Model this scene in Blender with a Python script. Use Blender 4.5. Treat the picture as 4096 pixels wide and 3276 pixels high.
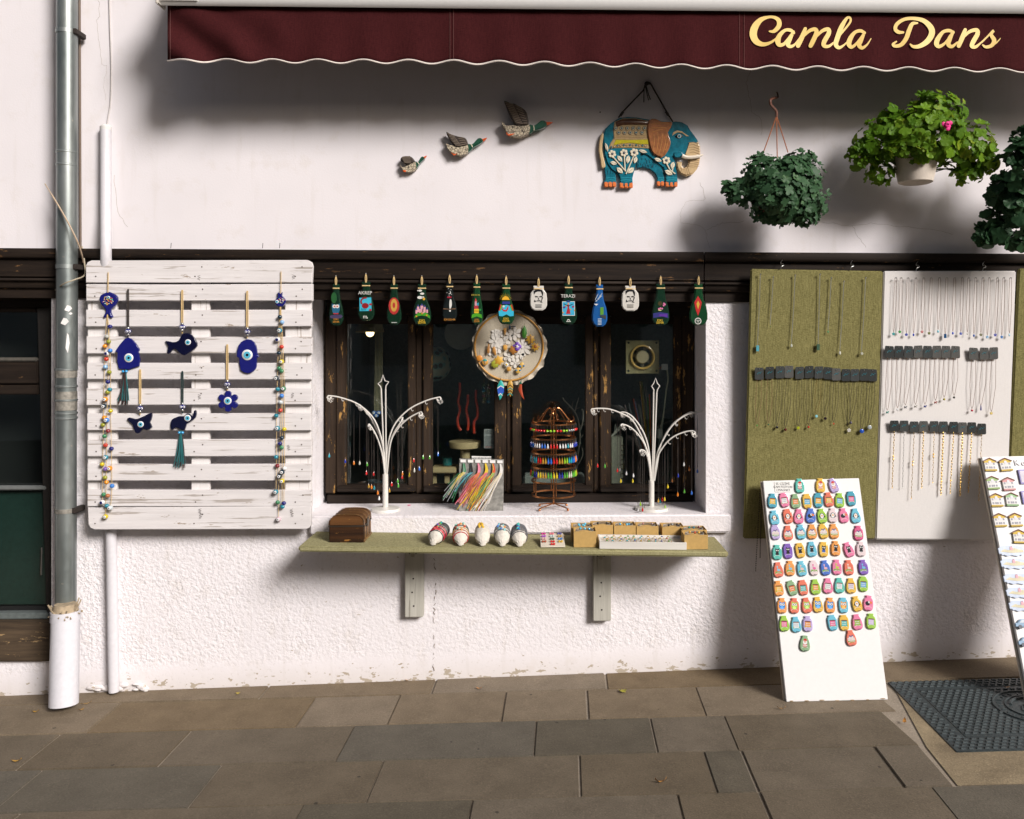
import bpy, bmesh, math, random
from mathutils import Vector, Matrix, noise
R = math.radians
random.seed(7)
for o in list(bpy.data.objects): bpy.data.objects.remove(o)
scn = bpy.context.scene
COL = scn.collection

# ------------------------------------------------------------------ camera, sky, sun, exposure
D, FPX = 3.8, 3420.0            # metres from camera to facade, focal length in photo pixels
PX0, PY0 = 2260.0, 1350.0       # where the level view axis meets the photo
YAW = R(1.5)
CAM = Vector((0.2356, -D, 1.5))
FWD = Vector((math.sin(YAW), math.cos(YAW), 0)); RGT = Vector((math.cos(YAW), -math.sin(YAW), 0))
cd = bpy.data.cameras.new('camera'); cam = bpy.data.objects.new('camera', cd); COL.objects.link(cam)
cam.location = CAM; cam.rotation_euler = (R(90), 0, -YAW)
cd.sensor_width = 36; cd.lens = FPX / 4096 * 36
cd.shift_x = (2048 - PX0) / 4096; cd.shift_y = (PY0 - 1638) / 4096
cd.clip_start = .05; cd.clip_end = 2000
scn.camera = cam
SUNV = Vector((-0.90, 1.0, -0.78)).normalized()      # the way the light travels
w = bpy.data.worlds.new('World'); scn.world = w; w.use_nodes = True
nt = w.node_tree; sky = nt.nodes.new('ShaderNodeTexSky'); sky.sky_type = 'NISHITA'; sky.sun_disc = False
sky.sun_elevation = math.asin(-SUNV.z); sky.sun_rotation = math.atan2(-SUNV.x, -SUNV.y)
sky.air_density = 1.0; sky.dust_density = 6.0; sky.ozone_density = .6
bg = nt.nodes['Background']; bg.inputs[1].default_value = 0.055
nt.links.new(sky.outputs[0], bg.inputs[0])
sd = bpy.data.lights.new('sun', 'SUN'); sun = bpy.data.objects.new('sun', sd); COL.objects.link(sun)
sd.energy = 4.6; sd.angle = R(18); sd.color = (1.0, .965, .945)
sun.rotation_euler = SUNV.to_track_quat('-Z', 'Y').to_euler()
scn.render.engine = 'CYCLES'; scn.cycles.max_bounces = 5; scn.cycles.diffuse_bounces = 2; scn.cycles.glossy_bounces = 3; scn.cycles.transparent_max_bounces = 12
scn.view_settings.view_transform = 'Standard'; scn.view_settings.look = 'None'
scn.view_settings.exposure = -0.10; scn.view_settings.gamma = 1; scn.view_settings.use_curve_mapping = False

# ------------------------------------------------------------------ projection helpers
def ray(px, py): return FWD + RGT * ((px - PX0) / FPX) + Vector((0, 0, (PY0 - py) / FPX))
def W(px, py, d=0.0):
    r = ray(px, py); return CAM + r * ((D - d) / r.y)
def WP(px, py, P, N):
    r = ray(px, py); return CAM + r * ((P - CAM).dot(N) / r.dot(N))
def S(d=0.0): return (D - d) / FPX            # metres per photo pixel at depth d in front of the facade
def zm(ox, oy, s): return lambda pts: [(ox + x * s, oy + y * s) for x, y in pts]
def G(lat, q, h=0.0):                         # pavement point: sideways and forward from the camera foot
    p = CAM + FWD * q + RGT * lat; return Vector((p.x, p.y, 0.028 * lat + h))
def gz(x, y): return 0.028 * (Vector((x, y, 0)) - CAM).dot(RGT)

# ------------------------------------------------------------------ materials
MATS = {}
def _new(name):
    m = bpy.data.materials.new(name); m.use_nodes = True
    return m, m.node_tree, m.node_tree.nodes['Principled BSDF']
def N(nt, t, **k):
    n = nt.nodes.new(t)
    for a, b in k.items():
        if a.startswith('i_'):
            key = a[2:].replace('_', ' '); n.inputs[int(key) if key.isdigit() else key].default_value = b
        else: setattr(n, a, b)
    return n
def c4(c): return (c[0], c[1], c[2], 1)
def paint(c, rough=.5, metal=0.0, coat=0.0, var=.12, bump=0.0, bs=400, sub=0.0):
    key = (tuple(round(x, 4) for x in c), rough, metal, coat, var, bump, bs, sub)
    if key in MATS: return MATS[key]
    m, nt, b = _new('paint_%d' % len(MATS))
    b.inputs['Base Color'].default_value = c4(c); b.inputs['Roughness'].default_value = rough
    b.inputs['Metallic'].default_value = metal; b.inputs['Coat Weight'].default_value = coat
    b.inputs['Coat Roughness'].default_value = .08
    tc = N(nt, 'ShaderNodeTexCoord')
    if var:
        nz = N(nt, 'ShaderNodeTexNoise', i_Scale=60.0, i_Detail=4.0)
        nt.links.new(tc.outputs['Object'], nz.inputs[0])
        mx = N(nt, 'ShaderNodeMix', data_type='RGBA')
        mx.inputs[6].default_value = c4([x * (1 - var * 1.6) for x in c]); mx.inputs[7].default_value = c4([min(1, x * (1 + var)) for x in c])
        nt.links.new(nz.outputs[0], mx.inputs[0]); nt.links.new(mx.outputs[2], b.inputs['Base Color'])
    if bump:
        n2 = N(nt, 'ShaderNodeTexNoise', i_Scale=float(bs), i_Detail=3.0)
        nt.links.new(tc.outputs['Object'], n2.inputs[0])
        bp = N(nt, 'ShaderNodeBump', i_Strength=bump, i_Distance=.002)
        nt.links.new(n2.outputs[0], bp.inputs['Height']); nt.links.new(bp.outputs[0], b.inputs['Normal'])
    MATS[key] = m; return m
def stretch(nt, src, sc):
    mp = N(nt, 'ShaderNodeMapping'); mp.inputs['Scale'].default_value = sc
    nt.links.new(src, mp.inputs[0]); return mp.outputs[0]
def ramp(nt, fac, stops):
    r = N(nt, 'ShaderNodeValToRGB'); e = r.color_ramp.elements
    while len(e) < len(stops): e.new(.5)
    for k, (p, c) in enumerate(stops): e[k].position = p; e[k].color = c4(c)
    nt.links.new(fac, r.inputs[0]); return r.outputs[0]
def mixc(nt, fac, a, b, mode='MIX'):
    m = N(nt, 'ShaderNodeMix', data_type='RGBA', blend_type=mode)
    for sock, v in ((m.inputs[0], fac), (m.inputs[6], a), (m.inputs[7], b)):
        if hasattr(v, 'is_output'): nt.links.new(v, sock)
        else: sock.default_value = v if isinstance(v, float) else c4(v)
    return m.outputs[2]
def math_(nt, op, a, b=0.0, clamp=False):
    m = N(nt, 'ShaderNodeMath', operation=op, use_clamp=clamp)
    for s, v in ((m.inputs[0], a), (m.inputs[1], b)):
        if hasattr(v, 'is_output'): nt.links.new(v, s)
        else: s.default_value = v
    return m.outputs[0]

def plaster(name, rough_amt, base=(.80, .760, .780)):
    m, nt, b = _new(name); g = N(nt, 'ShaderNodeNewGeometry'); pos = g.outputs['Position']
    big = N(nt, 'ShaderNodeTexNoise', i_Scale=1.6, i_Detail=3.0, i_Roughness=.6); nt.links.new(pos, big.inputs[0])
    mid = N(nt, 'ShaderNodeTexNoise', i_Scale=9.0, i_Detail=4.0, i_Roughness=.65); nt.links.new(pos, mid.inputs[0])
    sx = N(nt, 'ShaderNodeTexNoise', i_Scale=5.0, i_Detail=3.0); nt.links.new(stretch(nt, pos, (5, 1, .5)), sx.inputs[0])
    c = ramp(nt, big.outputs[0], [(.3, [x * .93 for x in base]), (.65, base)])
    c = mixc(nt, math_(nt, 'MULTIPLY', ramp(nt, mid.outputs[0], [(.55, (0, 0, 0)), (.75, (1, 1, 1))]), .38), c, (.66, .60, .55))
    c = mixc(nt, math_(nt, 'MULTIPLY', ramp(nt, sx.outputs[0], [(.58, (0, 0, 0)), (.72, (1, 1, 1))]), .20), c, (.62, .57, .53))
    fine = N(nt, 'ShaderNodeTexNoise', i_Scale=70.0 if rough_amt > .3 else 130.0, i_Detail=3.0, i_Roughness=.6); nt.links.new(pos, fine.inputs[0])
    vo = N(nt, 'ShaderNodeTexVoronoi', i_Scale=58.0, feature='SMOOTH_F1'); 
    wob = mixc(nt, .04, pos, fine.outputs[1], 'ADD'); nt.links.new(wob, vo.inputs[0])
    h = math_(nt, 'ADD', math_(nt, 'MULTIPLY', vo.outputs[0], -.6 if rough_amt > .3 else 0.0), math_(nt, 'MULTIPLY', fine.outputs[0], 1.4))
    sep = N(nt, 'ShaderNodeSeparateXYZ'); nt.links.new(pos, sep.inputs[0])
    gh = math_(nt, 'SUBTRACT', sep.outputs[2], math_(nt, 'MULTIPLY', sep.outputs[0], .028))
    wv = math_(nt, 'ADD', gh, math_(nt, 'MULTIPLY', mid.outputs[0], .05))
    band = N(nt, 'ShaderNodeMapRange', clamp=True); nt.links.new(wv, band.inputs[0])
    band.inputs[1].default_value = .10; band.inputs[2].default_value = .15; band.inputs[3].default_value = .12; band.inputs[4].default_value = 1
    st = math_(nt, 'MULTIPLY', math_(nt, 'MULTIPLY', band.outputs[0], rough_amt), math_(nt, 'ADD', math_(nt, 'MULTIPLY', ramp(nt, mixc(nt, .3, big.outputs[0], mid.outputs[0]), [(.35, (0, 0, 0)), (.62, (1, 1, 1))]), .9), .35))
    if rough_amt > .3:   # chipped paint and splash dirt along the foot of the wall
        chip = N(nt, 'ShaderNodeTexNoise', i_Scale=26.0, i_Detail=3.0, i_Roughness=.7); nt.links.new(stretch(nt, pos, (.55, 1, 1.2)), chip.inputs[0])
        low = N(nt, 'ShaderNodeMapRange', clamp=True); nt.links.new(gh, low.inputs[0])
        low.inputs[1].default_value = .10; low.inputs[2].default_value = .0; low.inputs[3].default_value = 0; low.inputs[4].default_value = .17
        cm = ramp(nt, math_(nt, 'ADD', chip.outputs[0], low.outputs[0]), [(.725, (0, 0, 0)), (.745, (1, 1, 1))])
        c = mixc(nt, cm, c, (.44, .37, .29))
        low2 = N(nt, 'ShaderNodeMapRange', clamp=True); nt.links.new(wv, low2.inputs[0])
        low2.inputs[1].default_value = .11; low2.inputs[2].default_value = .0; low2.inputs[3].default_value = 0; low2.inputs[4].default_value = .4
        c = mixc(nt, low2.outputs[0], c, (.50, .44, .36))
        pit = ramp(nt, fine.outputs[0], [(.30, (1, 1, 1)), (.40, (0, 0, 0))])
        c = mixc(nt, math_(nt, 'MULTIPLY', pit, .25), c, (.45, .39, .33))
    bp = N(nt, 'ShaderNodeBump', i_Distance=.012); nt.links.new(h, bp.inputs['Height']); nt.links.new(st, bp.inputs['Strength'])
    nt.links.new(bp.outputs[0], b.inputs['Normal']); nt.links.new(c, b.inputs['Base Color']); b.inputs['Roughness'].default_value = .9
    b.inputs['Specular IOR Level'].default_value = .2
    return m
M_UP = plaster('smooth_plaster', .06); M_LOW = plaster('rough_plaster', .40, (.85, .81, .83)); M_SILL = plaster('sill_plaster', .31)

def wood(name, c1, c2, ax='X', chips=None, chip_t=.66, rough=.7, grain=60, bump=.35, crack=None):
    m, nt, b = _new(name); tc = N(nt, 'ShaderNodeTexCoord'); o = tc.outputs['Object']
    oi = N(nt, 'ShaderNodeObjectInfo'); off = N(nt, 'ShaderNodeVectorMath', operation='ADD')
    cmb = N(nt, 'ShaderNodeCombineXYZ'); 
    for k in range(3): nt.links.new(math_(nt, 'MULTIPLY', oi.outputs['Random'], 7.0 + k * 3), cmb.inputs[k])
    nt.links.new(o, off.inputs[0]); nt.links.new(cmb.outputs[0], off.inputs[1]); o = off.outputs[0]
    sc = {'X': (.05, 1, 1), 'Z': (1, 1, .05), 'Y': (1, .05, 1)}[ax]
    v = stretch(nt, o, sc)
    g1 = N(nt, 'ShaderNodeTexNoise', i_Scale=float(grain), i_Detail=6.0, i_Roughness=.7); nt.links.new(v, g1.inputs[0])
    g2 = N(nt, 'ShaderNodeTexNoise', i_Scale=7.0, i_Detail=4.0); nt.links.new(o, g2.inputs[0])
    c = ramp(nt, g1.outputs[0], [(.3, c1), (.7, c2)])
    c = mixc(nt, math_(nt, 'MULTIPLY', g2.outputs[0], .45), c, c1)
    if chips:
        sc2 = {'X': (.22, 1, 1), 'Z': (1, 1, .22), 'Y': (1, .22, 1)}[ax]
        g3 = N(nt, 'ShaderNodeTexNoise', i_Scale=42.0, i_Detail=5.0, i_Roughness=.75); nt.links.new(stretch(nt, o, sc2), g3.inputs[0])
        f = ramp(nt, math_(nt, 'ADD', g3.outputs[0], math_(nt, 'MULTIPLY', g2.outputs[0], .12)), [(chip_t, (0, 0, 0)), (chip_t + .03, (1, 1, 1))])
        c = mixc(nt, f, c, chips)
    if crack:
        sc3 = {'X': (.035, 1, 1), 'Z': (1, 1, .035), 'Y': (1, .035, 1)}[ax]
        g4 = N(nt, 'ShaderNodeTexNoise', i_Scale=75.0, i_Detail=4.0, i_Roughness=.6); nt.links.new(stretch(nt, o, sc3), g4.inputs[0])
        f4 = ramp(nt, math_(nt, 'ADD', g4.outputs[0], math_(nt, 'MULTIPLY', g2.outputs[0], .25)), [(.735, (0, 0, 0)), (.77, (1, 1, 1))])
        c = mixc(nt, math_(nt, 'MULTIPLY', f4, .75), c, crack)
    bp = N(nt, 'ShaderNodeBump', i_Strength=bump, i_Distance=.003); nt.links.new(g1.outputs[0], bp.inputs['Height'])
    nt.links.new(bp.outputs[0], b.inputs['Normal']); nt.links.new(c, b.inputs['Base Color']); b.inputs['Roughness'].default_value = rough; b.inputs['Specular IOR Level'].default_value = .22
    return m
M_DARKX = wood('dark_timber_across', (.008, .005, .004), (.032, .021, .014), 'X', (.16, .085, .035), .70)
M_DARKZ = wood('dark_timber_upright', (.018, .011, .007), (.058, .036, .022), 'Z', (.40, .22, .065), .66)
M_PALLET = wood('white_painted_pallet_wood', (.66, .625, .62), (.82, .785, .785), 'X', (.36, .29, .23), .705, .75, 45, .6, (.34, .29, .25))
M_PALBK = wood('white_painted_backing_wood', (.70, .665, .65), (.81, .775, .765), 'Z', (.36, .3, .24), .74, .75, 45, .4, (.36, .31, .27))
M_GREYW = wood('greyed_bracket_wood', (.40, .38, .33), (.58, .56, .50), 'Z', (.18, .16, .13), .75, .8, 50, .5, (.2, .18, .15))
M_BLOND = wood('blond_wood', (.42, .30, .15), (.60, .45, .25), 'X', None, 1, .6, 30, .2)
M_CHEST = wood('worn_chest_wood', (.018, .010, .007), (.085, .036, .014), 'X', (.26, .12, .03), .68, .42, 30, .4)

def stone(name, c1, c2, spots=True):
    m, nt, b = _new(name); g = N(nt, 'ShaderNodeNewGeometry'); pos = g.outputs['Position']
    oi = N(nt, 'ShaderNodeObjectInfo')
    a = N(nt, 'ShaderNodeTexNoise', i_Scale=7.0, i_Detail=7.0, i_Roughness=.65); nt.links.new(pos, a.inputs[0])
    f = N(nt, 'ShaderNodeTexNoise', i_Scale=170.0, i_Detail=3.0); nt.links.new(pos, f.inputs[0])
    c = ramp(nt, a.outputs[0], [(.3, c1), (.7, c2)])
    c = mixc(nt, math_(nt, 'MULTIPLY', ramp(nt, f.outputs[0], [(.55, (0, 0, 0)), (.8, (1, 1, 1))]), .5), c, [x * 1.7 for x in c2])
    c = mixc(nt, math_(nt, 'MULTIPLY', ramp(nt, f.outputs[0], [(.25, (1, 1, 1)), (.45, (0, 0, 0))]), .5), c, [x * .5 for x in c1])
    hs = N(nt, 'ShaderNodeHueSaturation'); nt.links.new(c, hs.inputs['Color'])
    nt.links.new(math_(nt, 'ADD', math_(nt, 'MULTIPLY', oi.outputs['Random'], .20), .90), hs.inputs['Value'])
    nt.links.new(math_(nt, 'ADD', math_(nt, 'MULTIPLY', oi.outputs['Random'], -.3), 1.1), hs.inputs['Saturation'])
    c = hs.outputs[0]
    if spots:
        v = N(nt, 'ShaderNodeTexVoronoi', i_Scale=10.0, i_Randomness=1.0); nt.links.new(pos, v.inputs[0])
        s = ramp(nt, math_(nt, 'ADD', v.outputs[0], math_(nt, 'MULTIPLY', f.outputs[0], .06)), [(.085, (1, 1, 1)), (.10, (0, 0, 0))])
        vc = N(nt, 'ShaderNodeSeparateColor'); nt.links.new(v.outputs[1], vc.inputs[0])
        s = math_(nt, 'MULTIPLY', s, math_(nt, 'GREATER_THAN', vc.outputs[0], .72))
        c = mixc(nt, math_(nt, 'MULTIPLY', s, .7), c, (.02, .018, .016))
    bp = N(nt, 'ShaderNodeBump', i_Strength=.45, i_Distance=.003)
    nt.links.new(math_(nt, 'ADD', f.outputs[0], math_(nt, 'MULTIPLY', a.outputs[0], 2.0)), bp.inputs['Height']); nt.links.new(bp.outputs[0], b.inputs['Normal'])
    nt.links.new(c, b.inputs['Base Color']); b.inputs['Roughness'].default_value = .8; b.inputs['Specular IOR Level'].default_value = .3
    return m
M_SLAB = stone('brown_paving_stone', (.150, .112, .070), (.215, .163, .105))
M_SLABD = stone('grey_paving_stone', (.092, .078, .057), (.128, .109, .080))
M_SLABSHADE = stone('shade_toned_paving_stone', (.112, .089, .061), (.158, .126, .088))  # darker tone for rows away from the wall, fading light put into the stone
M_STREET = stone('dark_street_stone', (.055, .048, .040), (.085, .075, .062), False)
M_MORTAR = stone('sandy_mortar', (.22, .175, .125), (.33, .27, .20), False)
M_CONC = stone('crumbled_concrete', (.17, .13, .08), (.33, .26, .16), False)
M_IRON = paint((.055, .070, .074), .5, .3, 0, .35, .3)

def fabric(name, c1, c2, sx=700, sz=420, streak=True, amt=.6):
    m, nt, b = _new(name); tc = N(nt, 'ShaderNodeTexCoord'); o = tc.outputs['Object']
    n1 = N(nt, 'ShaderNodeTexNoise', i_Scale=330.0, i_Detail=3.0, i_Roughness=.7); nt.links.new(stretch(nt, o, (1, 1, .09)), n1.inputs[0])
    n2 = N(nt, 'ShaderNodeTexNoise', i_Scale=420.0, i_Detail=2.0, i_Roughness=.6); nt.links.new(stretch(nt, o, (.25, .25, 1)), n2.inputs[0])
    n3 = N(nt, 'ShaderNodeTexNoise', i_Scale=5.0, i_Detail=4.0); nt.links.new(o, n3.inputs[0])
    h = math_(nt, 'ADD', n1.outputs[0], n2.outputs[0])
    c = ramp(nt, math_(nt, 'MULTIPLY', h, .5), [(.36, c1), (.62, c2)])
    c = mixc(nt, math_(nt, 'MULTIPLY', n3.outputs[0], .35), c, c1)
    bp = N(nt, 'ShaderNodeBump', i_Strength=amt, i_Distance=.003); nt.links.new(h, bp.inputs['Height']); nt.links.new(bp.outputs[0], b.inputs['Normal'])
    nt.links.new(c, b.inputs['Base Color']); b.inputs['Roughness'].default_value = .95; b.inputs['Specular IOR Level'].default_value = .1
    return m
M_GREEN = fabric('green_burlap', (.12, .108, .038), (.31, .28, .115))
M_GREENT = fabric('pale_green_burlap', (.21, .19, .09), (.42, .39, .22), amt=.4)
M_LINEN = fabric('white_linen', (.72, .69, .67), (.78, .75, .73), amt=.10)
M_SACK = fabric('sack_cotton', (.60, .55, .48), (.76, .72, .65), amt=.3)
M_MAROON = fabric('maroon_canvas', (.034, .006, .007), (.062, .012, .013), amt=.12)
def zincmat():
    m, nt, b = _new('weathered_zinc'); tc = N(nt, 'ShaderNodeTexCoord'); o = tc.outputs['Object']
    n1 = N(nt, 'ShaderNodeTexNoise', i_Scale=9.0, i_Detail=6.0); nt.links.new(stretch(nt, o, (1, 1, .3)), n1.inputs[0])
    n2 = N(nt, 'ShaderNodeTexNoise', i_Scale=28.0, i_Detail=4.0); nt.links.new(o, n2.inputs[0])
    c = ramp(nt, n1.outputs[0], [(.3, (.20, .23, .225)), (.7, (.40, .43, .42))])
    f = ramp(nt, n2.outputs[0], [(.70, (0, 0, 0)), (.73, (1, 1, 1))]); c = mixc(nt, math_(nt, 'MULTIPLY', f, .6), c, (.5, .45, .38))
    nt.links.new(c, b.inputs['Base Color']); b.inputs['Metallic'].default_value = .75
    nt.links.new(math_(nt, 'ADD', math_(nt, 'MULTIPLY', n2.outputs[0], .3), .25), b.inputs['Roughness']); return m
M_ZINC = zincmat()
def glassmat(name, tint=(.9, .95, .95), refl=1.0):
    m, nt, b = _new(name); out = nt.nodes['Material Output']
    t = N(nt, 'ShaderNodeBsdfTransparent'); t.inputs[0].default_value = c4(tint)
    g = N(nt, 'ShaderNodeBsdfGlossy'); g.inputs['Roughness'].default_value = .02
    fr = N(nt, 'ShaderNodeFresnel'); ge = N(nt, 'ShaderNodeNewGeometry'); nt.links.new(math_(nt, 'SUBTRACT', 1.5, math_(nt, 'MULTIPLY', ge.outputs['Backfacing'], 1.5 - 1 / 1.5)), fr.inputs[0])
    mx = N(nt, 'ShaderNodeMixShader'); nt.links.new(math_(nt, 'MULTIPLY', fr.outputs[0], 1.0 * refl, True), mx.inputs[0])
    nt.links.new(t.outputs[0], mx.inputs[1]); nt.links.new(g.outputs[0], mx.inputs[2]); nt.links.new(mx.outputs[0], out.inputs[0]); return m
M_GLASS = glassmat('window_glass', (.90, .94, .93), 1.9); M_CLEAR = glassmat('clear_glass', (.93, .95, .95))
def tinted(c):
    key = ('tint', tuple(c))
    if key not in MATS: MATS[key] = glassmat('tinted_glass_%d' % len(MATS), c)
    return MATS[key]
WHITE = (.78, .76, .74)
M_WHITE = paint(WHITE, .35, 0, .2, .04); M_BLACK = paint((.012, .012, .012), .5)
M_COPPER = paint((.62, .27, .11), .28, 1.0, 0, .25); M_STEEL = paint((.5, .5, .48), .3, 1.0); M_GOLD = paint((.80, .52, .17), .25, 1.0)
M_CORD = paint((.62, .44, .20), .9); M_DCORD = paint((.03, .022, .018), .9); M_CREAM = paint((.70, .60, .40), .5)
M_BROWNCORD = paint((.16, .07, .04), .8)
NAVY = (.012, .014, .16); NAVYD = (.006, .007, .03)
def glossy(c, r=.12): return paint(c, r, 0, .6, .1)

# ------------------------------------------------------------------ objects
WL = {}
def _link(o, parent, wloc):
    COL.objects.link(o); WL[o.name] = wloc.copy()
    if parent is not None:
        o.parent = parent; o.location = wloc - WL[parent.name]
    else: o.location = wloc
def tag(o, label=None, cat=None, group=None, kind=None):
    if label: o['label'] = label
    if cat: o['category'] = cat
    if group: o['group'] = group
    if kind: o['kind'] = kind
    return o
def thing(name, label, cat, loc, group=None, kind=None):
    o = bpy.data.objects.new(name, None); o.empty_display_size = .05; _link(o, None, Vector(loc)); return tag(o, label, cat, group, kind)
class MB:
    def __init__(s): s.v = []; s.f = []; s.mi = []; s.cur = 0
    def add(s, vs, fs):
        k = len(s.v); s.v += [Vector(a) for a in vs]; s.f += [tuple(i + k for i in f) for f in fs]; s.mi += [s.cur] * len(fs); return s
    def box(s, x0, x1, y0, y1, z0, z1):
        return s.add([(x0, y0, z0), (x1, y0, z0), (x1, y1, z0), (x0, y1, z0), (x0, y0, z1), (x1, y0, z1), (x1, y1, z1), (x0, y1, z1)],
                     [(0, 3, 2, 1), (4, 5, 6, 7), (0, 1, 5, 4), (1, 2, 6, 5), (2, 3, 7, 6), (3, 0, 4, 7)])
    def hexa(s, a, b):      # two quads (4 points each), joined
        return s.add(list(a) + list(b), [(0, 1, 2, 3), (7, 6, 5, 4), (0, 4, 5, 1), (1, 5, 6, 2), (2, 6, 7, 3), (3, 7, 4, 0)])
    def prism(s, loop, off):
        n = len(loop); off = Vector(off); vs = [Vector(p) for p in loop]; vs += [p + off for p in vs]
        return s.add(vs, [tuple(range(n)), tuple(range(2 * n - 1, n - 1, -1))] + [(i, i + n, (i + 1) % n + n, (i + 1) % n) for i in range(n)])
    def tube(s, pts, r, n=6, cap=True):
        pts = [Vector(p) for p in pts]; m = len(pts); rr = r if isinstance(r, (list, tuple)) else [r] * m
        vs = []; fs = []; prev = None
        for i, p in enumerate(pts):
            t = (pts[min(i + 1, m - 1)] - pts[max(i - 1, 0)])
            t = t.normalized() if t.length > 1e-9 else Vector((0, 0, 1))
            a = prev - t * prev.dot(t) if prev is not None else t.orthogonal()
            if a.length < 1e-6: a = t.orthogonal()
            a.normalize(); prev = a; b = t.cross(a)
            vs += [p + (a * math.cos(2 * math.pi * k / n) + b * math.sin(2 * math.pi * k / n)) * rr[i] for k in range(n)]
        for i in range(m - 1):
            for k in range(n):
                fs.append((i * n + k, i * n + (k + 1) % n, (i + 1) * n + (k + 1) % n, (i + 1) * n + k))
        if cap: fs += [tuple(range(n - 1, -1, -1)), tuple(range((m - 1) * n, m * n))]
        return s.add(vs, fs)
    def lathe(s, prof, c, ax='Z', n=20, sx=1.0, sy=1.0, ring=False):
        c = Vector(c); vs = []; fs = []; m = len(prof)
        for r, h in prof:
            for k in range(n):
                a = 2 * math.pi * k / n; u, v = r * math.cos(a) * sx, r * math.sin(a) * sy
                vs.append(c + (Vector((u, v, h)) if ax == 'Z' else Vector((u, h, v)) if ax == 'Y' else Vector((h, u, v))))
        for i in range(m - 1):
            for k in range(n): fs.append((i * n + k, i * n + (k + 1) % n, (i + 1) * n + (k + 1) % n, (i + 1) * n + k))
        if ring: fs += [((m - 1) * n + k, (m - 1) * n + (k + 1) % n, (k + 1) % n, k) for k in range(n)]
        else: fs += [tuple(range(n - 1, -1, -1)), tuple(range((m - 1) * n, m * n))]
        return s.add(vs, fs)
    def ball(s, c, r, n=8, m=5):
        r = r if isinstance(r, (tuple, list)) else (r, r, r); c = Vector(c); vs = [c + Vector((0, 0, r[2]))]; fs = []
        for i in range(1, m):
            t = math.pi * i / m
            for k in range(n):
                a = 2 * math.pi * k / n; vs.append(c + Vector((r[0] * math.sin(t) * math.cos(a), r[1] * math.sin(t) * math.sin(a), r[2] * math.cos(t))))
        vs.append(c - Vector((0, 0, r[2]))); L = len(vs) - 1
        for k in range(n):
            fs.append((0, 1 + k, 1 + (k + 1) % n)); fs.append((L, L - n + (k + 1) % n, L - n + k))
            for i in range(m - 2): fs.append((1 + i * n + k, 1 + (i + 1) * n + k, 1 + (i + 1) * n + (k + 1) % n, 1 + i * n + (k + 1) % n))
        return s.add(vs, fs)
    def quad(s, a, b, c, d): return s.add([a, b, c, d], [(0, 1, 2, 3)])
    def mesh(s, name, bevel=0, seg=2, smooth=True, ang=38, origin=Vector((0, 0, 0)), front=None):
        me = bpy.data.meshes.new(name); me.from_pydata([tuple(v - origin) for v in s.v], [], s.f)
        me.polygons.foreach_set('material_index', s.mi)
        bm = bmesh.new(); bm.from_mesh(me); bmesh.ops.recalc_face_normals(bm, faces=bm.faces)
        if bevel:
            bm.normal_update()
            es = [e for e in bm.edges if len(e.link_faces) == 2 and e.calc_face_angle(0) > .5]
            if front is not None: es = [e for e in es if all(v.co.y + origin.y < front for v in e.verts)]
            bmesh.ops.bevel(bm, geom=es, offset=bevel, segments=seg, affect='EDGES', clamp_overlap=True)
        bm.to_mesh(me); bm.free()
        if smooth:
            me.polygons.foreach_set('use_smooth', [True] * len(me.polygons)); me.set_sharp_from_angle(angle=R(ang))
        return me
    def build(s, name, mat, parent=None, bevel=0, seg=2, smooth=True, ang=38, front=None, origin=None):
        lo = Vector([min(v[i] for v in s.v) for i in range(3)]); hi = Vector([max(v[i] for v in s.v) for i in range(3)])
        c = origin if origin is not None else Vector(((lo.x + hi.x) / 2, (lo.y + hi.y) / 2, lo.z if parent is None else (lo.z + hi.z) / 2))
        me = s.mesh(name, bevel, seg, smooth, ang, c, front)
        for m_ in (mat if isinstance(mat, (list, tuple)) else [mat]): me.materials.append(m_)
        o = bpy.data.objects.new(name, me); _link(o, parent, c); return o
def put(name, me, parent=None, M=None, mat=None):          # an instance of a shared local mesh; M is local to the parent
    o = bpy.data.objects.new(name, me); COL.objects.link(o); M = M if M is not None else Matrix()
    WL[o.name] = M.translation.copy() + (WL[parent.name] if parent is not None else Vector())
    if parent is not None: o.parent = parent
    o.matrix_basis = M
    if mat is not None:
        if not me.materials: me.materials.append(mat)
        o.material_slots[0].link = 'OBJECT'; o.material_slots[0].material = mat
    return o
def smooth(pts, k=4):
    pts = [Vector(p) for p in pts]; out = []
    for i in range(len(pts) - 1):
        a, b, c, d = pts[max(i - 1, 0)], pts[i], pts[i + 1], pts[min(i + 2, len(pts) - 1)]
        for j in range(k):
            t = j / k; out.append(.5 * (2 * b + (c - a) * t + (2 * a - 5 * b + 4 * c - d) * t * t + (3 * b - a - 3 * c + d) * t ** 3))
    return out + [pts[-1]]
def sm_loop(pts, k=3):
    P = [Vector((x, y, 0)) for x, y in pts]; n = len(P); out = []
    for i in range(n):
        a, b, c, d = P[i - 1], P[i], P[(i + 1) % n], P[(i + 2) % n]
        for j in range(k):
            t = j / k; q = .5 * (2 * b + (c - a) * t + (2 * a - 5 * b + 4 * c - d) * t * t + (3 * b - a - 3 * c + d) * t ** 3); out.append((q.x, q.y))
    return out
def plate(name, pts, d, t, mat, parent, bev=0, seg=3, rnd=0, fwd=True):   # outline in photo pixels on the plane d in front of the facade, t thick towards it
    if rnd: pts = sm_loop(pts, rnd)
    mb = MB().prism([W(x, y, d) for x, y in pts], (0, t, 0))
    return mb.build(name, mat, parent, bev, seg, True, 50, (-d + t * .5) if bev else None)
def circ(x, y, r, n=16, ry=None): return [(x + r * math.cos(2 * math.pi * k / n), y + (ry or r) * math.sin(2 * math.pi * k / n)) for k in range(n)]
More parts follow.
